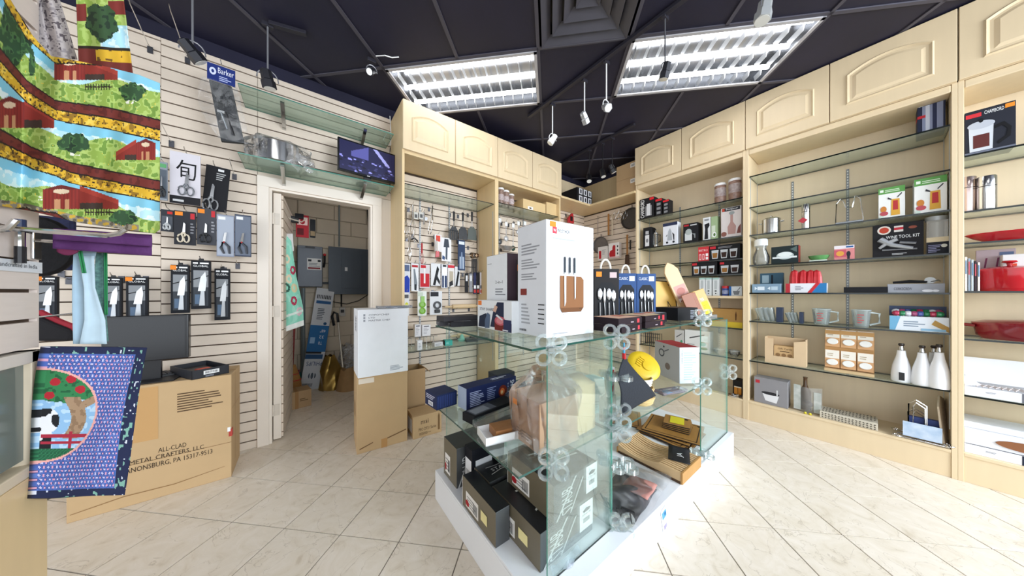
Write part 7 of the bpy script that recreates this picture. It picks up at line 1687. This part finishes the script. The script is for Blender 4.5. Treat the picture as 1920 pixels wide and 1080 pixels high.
b = MB(); rr = random.Random(9)
b.surf(lambda u, v: (.87 + .19 * u, 1.10 + .12 * v, ZM + .012 + .13 * abs(sin(3.1 * u + .4)) * (1 - .3 * v) * (.7 + .3 * sin(9 * v + 5 * u)) + .02 * sin(17 * u)), 16, 8, thin('dark_film', '#d8dadb', 1, haze=.3, hazecol='#6d6f73', bump=1, rough=.12, hazenoise=True))
b.build('plastic_bag', None, label='crumpled clear bag behind the two opened cartons', cat='bag')
pbox('dark_box', 'dark box under crumpled bag behind the opened cartons', 'box', (.97, 1.34, ZM + .0005), 0, .13, .1, .12, '#33363c', None)
# ---- middle shelf, right of the pane
pbox('teal_pack', 'pale teal pack standing behind the hanging black cloth', 'pack', (1.17, .84, ZM + .0005), R(-10), .1, .08, .17, '#8cc4c8', {'F': [('r', 0, .55, 1, .75, '#bfe0e0'), ('L', .1, .1, .8, .4, 4, '#5a9aa0')]})
pbox('gadget_card', 'white and red gadget card leaning behind the pane', 'pack', (1.15, .745, ZM + .12), R(8), .06, .012, .13, '#e9e9ec', {'F': [('r', .1, .78, .9, .92, '#d84a4a'), ('p', [(.2, .1), (.7, .15), (.8, .4), (.4, .3)], '#c9303a'), ('L', .15, .5, .8, .7, 3, '#7f8a90')]})
pbox('gadget_tray', 'low clear tray supporting the gadget card', 'tray', (1.15, .74, ZM + .0005), R(8), .075, .05, .118, thin('tray_clear', '#e8f0f0', 1, haze=.2, hazecol='#c9d4d4'))
# black cloth hanging by a clip
yc = .672
q = [PY(a, b_, yc) for a, b_ in ((1170, 668), (1228, 741), (1168, 779), (1158, 712))]
c0 = q[0]
t = thing('hanging_cloth', 'black textured cloth hanging by one corner from a red clip', 'cloth', tuple(c0))
def cl(u, v):
    p = (q[0] * (1 - u) + q[1] * u) * (1 - v) + (q[3] * (1 - u) + q[2] * u) * v
    return (p.x - c0.x, .006 * sin(6 * u + 3 * v), p.z - c0.z)
s_ = MB().surf(cl, 16, 16, M('#1d232d', .8, 0, .25, 160, .5)).build('cloth', t); s_.modifiers.new('t', 'SOLIDIFY').thickness = .004
MB().box(-.005, -.006, -.012, .005, .006, .014, RED).build('clip', t, smooth=False); MB().tube([(0, 0, .014), (0, 0, .03)], .005, M('#3a9ac0', .4), 8).build('clip_ring', t); MB().tube([(0, 0, .03), (0, 0, .042)], .005, RED, 8).build('clip_ring', t); MB().tube([(0, 0, .042), (0, 0, .06)], .004, M('#3a9ac0', .4), 8).build('clip_ring', t)
# baskets
def basket(label, x, y, z, r, h, mat):
    t = thing('basket', label, 'basket', (x, y, z), 0, 'stacked baskets on the middle shelf'); b = MB()
    MB().lathe([(r * .8, 0), (r * .95, h * .5), (r, h), (r * .95, h), (r * .88, h * .5), (.001, .006)], mat, 24).build('bowl', t)
    for k in range(3): MB().lathe([(r * (.84 + .06 * k) + .001, h * (.15 + .3 * k)), (r * (.86 + .06 * k) + .005, h * (.22 + .3 * k)), (r * (.88 + .06 * k) + .001, h * (.29 + .3 * k))], mat, 24, cap=False).build('weave_band', t)
RAT = M('#d9bd84', .7, 0, .2, 40, .3)
basket('lowest rattan bowl in stack behind the black cloth', 1.475, .785, ZM + .0005, .075, .045, RAT)
basket('middle rattan bowl in stack behind the black cloth', 1.475, .785, ZM + .0465, .072, .045, RAT)
basket('pale upper bowl in stack behind the black cloth', 1.47, .785, ZM + .0925, .068, .05, M('#e2dcd0', .6, 0, .15, 30))
t = thing('yellow_lid', 'yellow round moulded lid tilted on the stacked bowls', 'lid', (1.54, .79, ZM + .195), 0, rot=(R(40), R(-30), 0))
YEL = M('#dcb821', .45, 0, .05)
MB().lathe([(.001, .006), (.062, .006), (.082, 0), (.092, -.008), (.088, -.014), (.001, -.006)], YEL, 30).build('disc', t)
for k in range(5): MB().box(-.035 + .014 * k, .012 + .003 * (2 - abs(k - 2)), .006, -.027 + .014 * k, .04 + .003 * (2 - abs(k - 2)), .011, YEL).build('rib', t, smooth=False)
MB().lathe([(.03, .006), (.028, .012), (.01, .014), (.001, .014)], YEL, 18, Matrix.Translation((0, -.015, 0))).build('boss', t)
o = pbox('appliance_carton', 'grey and white carton with red top on middle shelf', 'box', (2.045, .745, ZM + .0005), R(-32), .14, .27, .24, '#e3e8ee', {'F': [('L', .2, .1, .9, .9, 12, '#b9c6d4'), ('t270', 'Capresso', .08, .55, .16, .92, '#5a6a7a')], 'L': [('r', 0, 0, 1, 1, '#c4c0be'), ('e', .3, .7, .12, .12, '#5a5a5e'), ('e', .3, .7, .08, .08, '#c4c0be'), ('p', [(.4, .74), (.6, .84), (.6, .87), (.4, .77)], '#5a5a5e'), ('e', .55, .35, .1, .1, '#8a7a70'), ('e', .4, .9, .03, .03, '#3a3a3e')], 'T': [('r', 0, 0, 1, 1, '#b3333c'), ('r', .0, .3, 1, .33, '#8a2028')]})
t = thing('gadget_pack', 'clear blister pack with blue print lying at shelf edge', 'pack', (1.77, .745, ZM + .0005), R(-18))
MB().box(-.1, -.035, 0, .1, .035, .022, thin('blister', '#eef2f4', 1, haze=.2, hazecol='#cfd6da')).build('blister', t, bevel=.008, smooth=False); MB().box(-.08, -.025, .003, .08, .025, .006, M('#4a5a70', .4, 0, .4, 40, var2='#b8606a')).build('card', t, smooth=False); MB().box(-.05, -.02, .0062, -.01, .02, .009, M('#3f8fc4', .4)).build('badge', t, smooth=False)
# ---- plinth, right
BR = M('#a9783c', .5, 0, .12, 8, stretch=(1, 6, 6)); BRD = M('#2c1d12', .5)
def cboard(label, x, y, z, w, d, rz, mat=BR, hole=True, th=.009, groove=True):
    t = thing('cutting_board', label, 'cutting board', (x, y, z), rz, 'stacked cutting boards on the plinth')
    b = MB(); b.box(-w / 2, -d / 2, 0, w / 2, d / 2, th, BRD, mats=[mat, mat, BRD, BRD, BRD, BRD]); b.build('board', t, bevel=.003, smooth=False)
    if groove:
        g = MB(); m_ = .02
        for a0, b0, a1, b1 in ((-w / 2 + m_, -d / 2 + m_, w / 2 - m_, -d / 2 + m_ + .006), (-w / 2 + m_, d / 2 - m_ - .006, w / 2 - m_, d / 2 - m_), (-w / 2 + m_, -d / 2 + m_, -w / 2 + m_ + .006, d / 2 - m_), (w / 2 - m_ - .006, -d / 2 + m_, w / 2 - m_, d / 2 - m_)): g.box(a0, b0, th - .002, a1, b1, th + .0006, BRD)
        g.build('juice_groove', t, smooth=False)
    if hole: MB().lathe([(.014, th - .001), (.014, th + .0008), (.001, th + .0008)], BRD, 16, Matrix.Translation((w / 2 - .03, -d / 2 + .03, 0))).build('hang_hole', t)
zc_ = IZ + .0006
for k, (x, y, w, d, rz, lb) in enumerate(((2.15, .90, .34, .34, 4, 'bottom cutting board of the brown stack'), (2.13, .91, .32, .33, -4, 'second brown cutting board from the bottom'), (2.14, .92, .31, .32, 10, 'third brown cutting board from the bottom'), (2.17, .90, .32, .36, 14, 'large brown board under the small boards'))):
    cboard(lb, x, y, zc_, w, d, R(rz)); zc_ += .0105
for k in range(4):
    cboard(('lowest', 'second', 'third', 'topmost')[k] + ' small square board on top of the brown stack', 2.20 + .004 * k, .88 + .003 * k, zc_, .17, .17, R(12 + 2 * k), hole=k == 3, groove=False); zc_ += .0105
MB().box(-.06, -.045, 0, .06, .045, .001, M('#e6d42c', .5)).build('paper_label', None, (2.215, .89, zc_), R(20), label='bright yellow label on the topmost small board', cat='label', smooth=False)
cboard('thin board with rounded corner behind the brown stack', 2.12, 1.24, IZ + .0005, .3, .22, R(30))
# bamboo knife organiser
t = thing('knife_organizer', 'bamboo in-drawer knife organiser of wavy slats', 'knife organiser', (1.62, .635, IZ + .0005))
BAM = M('#dcb98a', .5, 0, .1, 10, stretch=(6, 1, 6)); BAM2 = M('#b98a4e', .5, 0, .1, 10)
MB().box(0, 0, 0, .26, .37, .012, M('#4a3018', .6)).build('base', t, smooth=False)
n = 13
for k in range(n):
    x0 = .26 * k / n; prof = []
    N = 16
    top = [(.37 * i / N, .06 if i / N < .3 else .06 - .034 * sin((i / N - .3) / .7 * pi * .95) * (.9 + .1 * sin(k))) for i in range(N + 1)]
    poly = [(0, .012), (.37, .012)] + [(a, b_) for a, b_ in reversed(top)]
    MB().prism(poly, 0, .26 / n - .008, BAM, Matrix.Translation((x0 + .26 / n - .004, 0, 0)) @ Matrix.Rotation(pi / 2, 4, 'Z')).build('slat', t, smooth=False)
MB().box(0, -.012, 0, .26, 0, .062, BAM2).build('end_board', t, bevel=.002, smooth=False)
MB().box(0, .37, 0, .26, .38, .035, BAM2).build('end_board', t, bevel=.002, smooth=False)
t = thing('product_card', 'black product leaflet with white logo on the knife organiser', 'leaflet', (1.78, .70, IZ + .066), R(22))
s_ = MB().surf(lambda u, v: (-.07 + .14 * u, -.05 + .11 * v, .001 + .02 * (max(0, u - .45) / .55) ** 2), 10, 4, M('#17171b', .5)).build('sheet', t); s_.modifiers.new('t', 'SOLIDIFY').thickness = .001
mb = MB(); ink(mb, (Vector((-.05, -.05, .004)), Vector((.1, 0, 0)), Vector((0, .1, 0)), Vector((0, 0, 1))), [('t', 'JA', .3, .3, .75, .65, '#f0f0f0')]); mb.build('logo', t, smooth=False)
# cloth in clear bag
t = thing('cloth_pack', 'clear bag holding grey cloth and pink square', 'pack', (1.36, .74, IZ + .0005), R(8))
MB().surf(lambda u, v: (-.19 + .28 * u, -.07 + .2 * v, .012 + .03 * sin(pi * u) * sin(pi * v) + .008 * sin(9 * u + 7 * v)), 16, 10, M('#57565c', .8, 0, .2, 30, .3)).build('grey_cloth', t).modifiers.new('t', 'SOLIDIFY').thickness = .006
MB().surf(lambda u, v: (-.06 + .14 * u, -.075 + .13 * v, .044 + .004 * sin(7 * u + 5 * v)), 8, 8, M('#c48a80', .8, 0, .06, 30, .2)).build('pink_square', t).modifiers.new('t', 'SOLIDIFY').thickness = .004
MB().surf(lambda u, v: (-.22 + .46 * u, -.10 + .26 * v, .02 + .045 * sin(pi * min(1, u * 1.1)) * sin(pi * v) + .006 * sin(13 * u + 9 * v)), 22, 12, FILM).build('clear_bag', t)
p = PY(1242, 946, IY0 - .006)
o = pbox('hang_tag', 'white hang tag with blue picture on side of the platform', 'tag', (PY(1250, 990, IY0 - .006).x, IY0 - .004, PY(1252, 992, IY0 - .006).z), 0, .055, .0025, .125, '#f2f3f6', {'F': [('r', .12, .58, .88, .88, '#5a9ac4'), ('r', .5, .66, .8, .8, '#2f6a94'), ('bar', .2, .1, .8, .3, 9, '#8a7ab0')]}, rot=(0, R(-14), 0))
t = thing('wire_stand', 'small black wire stand on the platform behind near pane', 'stand', tuple(PZ(1178, 968, IZ + .004)), R(20))
for y_ in (-.025, .03): MB().tube([(-.1, y_ + .0, .09), (-.05, y_, .002), (.0, y_, .002), (.0, y_, .03)], .003, BLACK, 6).build('wire_leg', t)
MB().tube([(0, -.025, .03), (0, .03, .03)], .003, BLACK, 6).build('crossbar', t)

# ---- top shelf
zt_ = ZT + .0005
WK = [('t', 'WUSTHOF', .21, .905, .46, .935, '#4a4c52'), ('r', .12, .89, .2, .945, '#c23b4c'), ('t', 'W', .135, .905, .185, .93, '#f4f4f4'), ('e', .1, .972, .05, .018, '#c9ccd4'), ('r', .065, .945, .18, .99, '#f08a28'), ('L', .12, .845, .85, .87, 1, '#b5b8be'),
      ('p', [(.30, .18), (.66, .23), (.76, .19), (.74, .17), (.66, .155), (.52, .165)], '#c3c7cc'), ('p', [(.32, .2), (.5, .225), (.52, .2), (.36, .18)], '#e6e9ec'), ('p', [(.26, .25), (.26, .53), (.70, .53), (.76, .5), (.76, .25), (.70, .21), (.30, .21)], '#8a5c38'), ('p', [(.26, .25), (.76, .25), (.70, .21), (.30, .21)], '#6f4626'), ('r', .66, .235, .72, .245, '#5a3a20')]
for kx in (.355, .455, .555):
    WK += [('r', kx - .017, .56, kx + .019, .68, '#26303a'), ('e', kx, .685, .018, .014, '#26303a'), ('r', kx - .012, .545, kx + .013, .56, '#b8bcc0')]
WK += [('p', [(.335, .53), (.375, .53), (.37, .3), (.34, .26)], '#dfe3e6'), ('p', [(.545, .53), (.58, .53), (.572, .34), (.552, .32)], '#dfe3e6'), ('L', .12, .03, .5, .045, 1, '#9a9ca2')]
o = pbox('knife_block_box', 'tall white knife block carton with wooden block picture', 'box', (.93, .80, zt_), R(-3), .29, .20, .487, '#e3e5ea', {'F': WK, 'L': [('L', .15, .73, .8, .84, 4, '#9a9ca2'), ('L', .15, .60, .8, .70, 4, '#9a9ca2'), ('L', .15, .50, .85, .57, 3, '#9a9ca2'), ('r', .12, .36, .35, .42, '#8a3a34'), ('L', .15, .10, .5, .30, 6, '#a9abb0'), ('r', .75, .275, .95, .283, '#2a2a2e'), ('r', .75, .235, .95, .243, '#2a2a2e'), ('r', .75, .195, .95, .203, '#2a2a2e'), ('r', .75, .155, .95, .163, '#2a2a2e'), ('r', .75, .115, .95, .123, '#2a2a2e'), ('bar', .1, .03, .35, .05, 10, '#3a3a3e')], 'T': [('r', .0, .3, 1, 1, '#8a2c34')]})
o = pbox('grinder_carton', 'white two-in-one carton standing behind the tall knife box', 'box', (.93, 1.16, zt_), 0, .17, .2, .395, '#eceef0', {'L': [('t', '2-in-1', .45, .60, .8, .64, '#33353a'), ('L', .45, .44, .95, .55, 3, '#8a8d92'), ('L', .05, .88, .4, .9, 1, '#a9acb0'), ('p', [(.45, .04), (.8, .04), (.8, .22), (.6, .24)], '#d9b98f'), ('r', .62, .18, .7, .21, '#3a2a20')], 'F': [('r', 0, 0, 1, 1, '#5a4a54')], 'T': [('r', 0, 0, 1, 1, '#4a3a44')]})
pbox('dark_carton', 'dark carton with orange sticker beside the two-in-one carton', 'box', (.965, 1.06, zt_), 0, .13, .09, .36, '#3f3a38', {'L': [('r', .1, .84, .5, .93, '#f08a28'), ('r', .15, .62, .35, .65, '#e6e6e6'), ('L', .4, .2, .95, .6, 4, '#5b5552'), ('r', .3, .0, 1, .16, '#c9a43c')]})
o = pbox('sharpener_box', 'knife sharpener carton reading STAY SHARP with meat picture', 'box', (.755, 1.155, zt_), RZ, .31, .085, .147, '#eef0f2', {'F': [('r', .02, .82, .14, .98, '#f0843c'), ('t', 'STAY SHARP', .08, .64, .52, .74, '#4a4e58'), ('p', [(.42, .1), (.8, .1), (.8, .95), (.62, .95), (.50, .6)], '#2a3048'), ('p', [(.55, .02), (1, .02), (1, .3), (.55, .35)], '#7a2c26'), ('e', .70, .34, .15, .15, '#c9606a'), ('e', .70, .34, .1, .1, '#d98a8e'), ('p', [(.5, .65), (.58, .6), (.64, .8), (.56, .85)], '#d9b09a'), ('p', [(.58, .5), (.76, .36), (.78, .4), (.62, .55)], '#e6e8ea'), ('p', [(.05, .05), (.36, .05), (.36, .3), (.3, .55), (.08, .42)], '#2c3244'), ('p', [(.26, .02), (.4, .05), (.42, .5), (.34, .58), (.26, .3)], '#5a6a84'), ('r', .8, .02, 1, .4, '#33385a'), ('r', .78, .04, .92, .08, '#e9e9ee')]})
for k, (x, y, c, lb) in enumerate(((.67, 1.36, '#2c2b30', 'flat dark gadget case at left end of the top shelf'), (.64, 1.44, '#46454a', 'second flat dark case behind it on the top shelf'))):
    o = pbox('flat_case', lb, 'case', (x + .06, y, zt_), R(-10), .2, .1, .028, c, {'T': [('r', .1, .15, .6, .85, '#a4a6aa'), ('r', .65, .2, .9, .8, '#5d6066')], 'L': [('L', .1, .2, .9, .8, 2, '#8a8a90')]})
pbox('flat_case', 'flat dark case stacked over the other two cases', 'case', (.71, 1.40, zt_ + .029), R(-4), .22, .12, .026, '#3a383c', {'T': [('L', .1, .2, .5, .8, 3, '#8f8a8c')]})
# cutlery packs
def cutlery(label, x, y, w, h, col, rz, n=4):
    o = pbox('cutlery_pack', label, 'cutlery', (x, y, zt_), rz, w, .035, h, col, {'F': [('p', [(.12, .12), (.88, .12), (.88, .66), (.7, .76), (.3, .76), (.12, .66)], '#101218'), ('t', 'CLASSIC', .1, .86, .55, .92, '#e9ecf4') if col != '#1a1617' else ('r', .08, .86, .3, .95, '#f08a28'), ('r', .62, .84, .9, .94, '#dfe3ee' if col != '#1a1617' else '#c9b4b4'), ('L', .12, .02, .5, .08, 2, '#c9ccd8')]}, 'boxed cutlery sets on the top shelf')
    SM = M('#dcdee0', .18, .7, .02)
    for i in range(n):
        cx_ = -w * .27 + w * .54 * i / (n - 1); b = MB()
        b.tube([(cx_ + .004 * (i % 2), -.004, h * .13), (cx_ - .002, -.006, h * .4)], [.004, .003], SM, 6)
        b.ball((cx_ - .002, -.006, h * (.55 - .03 * (i % 2))), .013 * w / .13, SM, 10, sy=.35, sz=2.3 if i != 1 else 3.2, sx=1 if i != 1 else .55)
        b.build(('fork', 'knife', 'spoon', 'teaspoon')[i % 4], o)
    b = MB(); pts = [(w * .2 * -cos(pi * i / 10), .017, h + .055 * sin(pi * i / 10)) for i in range(11)]
    b.tube(pts, .0065, M('#efeae0', .7), 8); b.build('cord_handle', o)
cutlery('black boxed cutlery set with white cord handle beside knife box', 1.40, .94, .15, .325, '#1a1617', R(-32))
cutlery('blue boxed cutlery set, left of the blue pair', 1.70, .99, .135, .315, '#274a7e', R(-32))
cutlery('blue boxed cutlery set, right of the blue pair', 1.84, .93, .135, .315, '#274a7e', R(-32))
# flat knife-set cartons
def flatbox(label, x, y, z, w, d, h, rz, top, side='#23141c'):
    pbox('flat_carton', label, 'box', (x, y, z), rz, w, d, h, side, {'T': [('r', .02, .02, .98, .98, top), ('p', [(.1, .2), (.6, .1), (.8, .5), (.3, .7)], '#d8b49a'), ('p', [(.5, .4), (.9, .5), (.8, .9), (.5, .8)], '#b8604a')], 'F': [('r', .78, .2, .88, .8, '#c23b44'), ('L', .5, .3, .72, .6, 1, '#b9a9b0')], 'R': [('r', 0, 0, 1, 1, '#1a2434'), ('r', .1, .25, .3, .8, '#c9d0da')]}, 'flat cartons on the top shelf')
flatbox('flat maroon carton right beside the knife box, lower one', 1.25, .70, zt_, .19, .15, .033, R(2), '#d9c4b0')
flatbox('flat maroon carton right beside the knife box, upper one', 1.245, .705, zt_ + .034, .19, .15, .033, R(-3), '#e0b49a')
flatbox('flat dark carton before the blue cutlery, lower one', 1.52, .72, zt_, .2, .15, .033, R(-2), '#c9b490')
flatbox('flat dark carton before the blue cutlery, upper one', 1.515, .725, zt_ + .034, .2, .15, .03, R(3), '#dcc49a')
flatbox('wide flat carton bridging in front of the blue packs', 1.70, .80, zt_, .3, .11, .06, R(2), '#8f9aa4', '#16141c')
o = pbox('black_carton', 'black carton with white lettering at end of the top shelf', 'box', (2.06, .76, zt_), R(-14), .2, .17, .085, '#121216', {'F': [('L', .62, .15, .85, .85, 6, '#8f939c')], 'R': [('r', .25, .35, .5, .8, '#d8dae0'), ('r', .85, .5, .98, .8, '#c23b44')], 'T': [('r', .05, .05, .95, .95, '#3a2f2c')]})
# boards on the top shelf
def lean(name, label, x, y, w, h, th, rz, back, roll, mat, art=None, cat='cutting board', round_top=False):
    o = MB()
    pts = [(-w / 2, 0), (w / 2, 0), (w / 2, h)] + ([(w * .3, h * 1.0), (-w * .1, h * 1.0)] if not round_top else [(w * .3, h * 1.12), (0, h * 1.2), (-w * .3, h * 1.12)]) + [(-w / 2, h)]
    o.prism(pts, 0, th, mat)
    o = o.build(name, None, (x, y, zt_ + abs(sin(R(roll))) * w / 2 + .004), label=label, cat=cat, bevel=.003, smooth=False, rot=(R(-back), R(roll), rz))
    if art: prints(o, w, th, h, {'F': art})
    return o
lean('cutting_board', 'large yellow cutting board with black rim leaning', 2.20, .99, .27, .28, .012, R(-30), 14, 4, M('#d8ac52', .5, 0, .06, 5), [('p', [(.0, 0), (.03, 0), (.03, .97), (.97, .97), (.97, 0), (1, 0), (1, 1), (0, 1)], '#2a2018'), ('e', .84, .9, .06, .05, '#2a2018')])
lean('cutting_board', 'tall pale board with meat picture leaning to the left', 2.37, .85, .12, .36, .015, R(-30), 10, -20, M('#d9b98c', .5, 0, .08, 6), [('r', .12, .38, .95, .66, '#c99a90'), ('e', .5, .52, .3, .08, '#b5786e'), ('r', .12, .3, .95, .38, '#efe6dc'), ('L', .2, .31, .9, .36, 1, '#a0604a')], round_top=True)
for k in range(4): lean('cutting_board', ('first', 'second', 'third', 'fourth')[k] + ' small brown board in the leaning row at shelf end', 2.31 + .02 * k, .80 - .004 * k, .09, .17, .008, R(-30), 10, -18, M('#8f4f2c', .5) if k < 3 else M('#d0a458', .5))
lean('cutting_board', 'short yellow-brown board with yellow label at shelf end', 2.41, .765, .13, .19, .012, R(-30), 10, -18, M('#c99c54', .5, 0, .06, 5), [('r', .1, .0, .9, .5, '#e6d02c'), ('L', .2, .2, .8, .4, 3, '#b8a020'), ('bar', .15, .55, .75, .66, 8, '#f4efe4')])
MB().tube([(2.16, .92, zt_ + .003), (2.2, .95, zt_ + .12), (2.25, .9, zt_ + .003)], .003, BLACK, 6).build('board_stand', None, label='black wire easel in front of the yellow board', cat='stand')
pbox('clear_gadget', 'small clear gadget pack with dark rings at end of the top shelf', 'pack', (2.30, .70, zt_), R(-10), .15, .06, .03, thin('blister', '#eef2f4', 1, haze=.2, hazecol='#cfd6da'), {'T': [('e', .2, .5, .12, .3, '#3a3a40'), ('e', .5, .5, .12, .3, '#8a8a90'), ('e', .8, .5, .12, .3, '#3a3a40')]})
# white bag on the wooden shelf behind
t = RT('plastic_bag', 'crumpled white plastic bag on wooden shelf of corner cabinet', 'bag', 1236, 1.17, .14)
MB().surf(lambda u, v: ((.11 + .012 * sin(10 * pi * u)) * cos(2 * pi * u) * (1 - .6 * v * v), (.08 + .01 * sin(8 * pi * u)) * sin(2 * pi * u) * (1 - .6 * v * v), .15 * v + .008 * sin(12 * pi * u)), 24, 8, thin('white_bag', '#ffffff', .6, haze=.75, hazecol='#eef0f0', bump=.6)).build('bag', t)
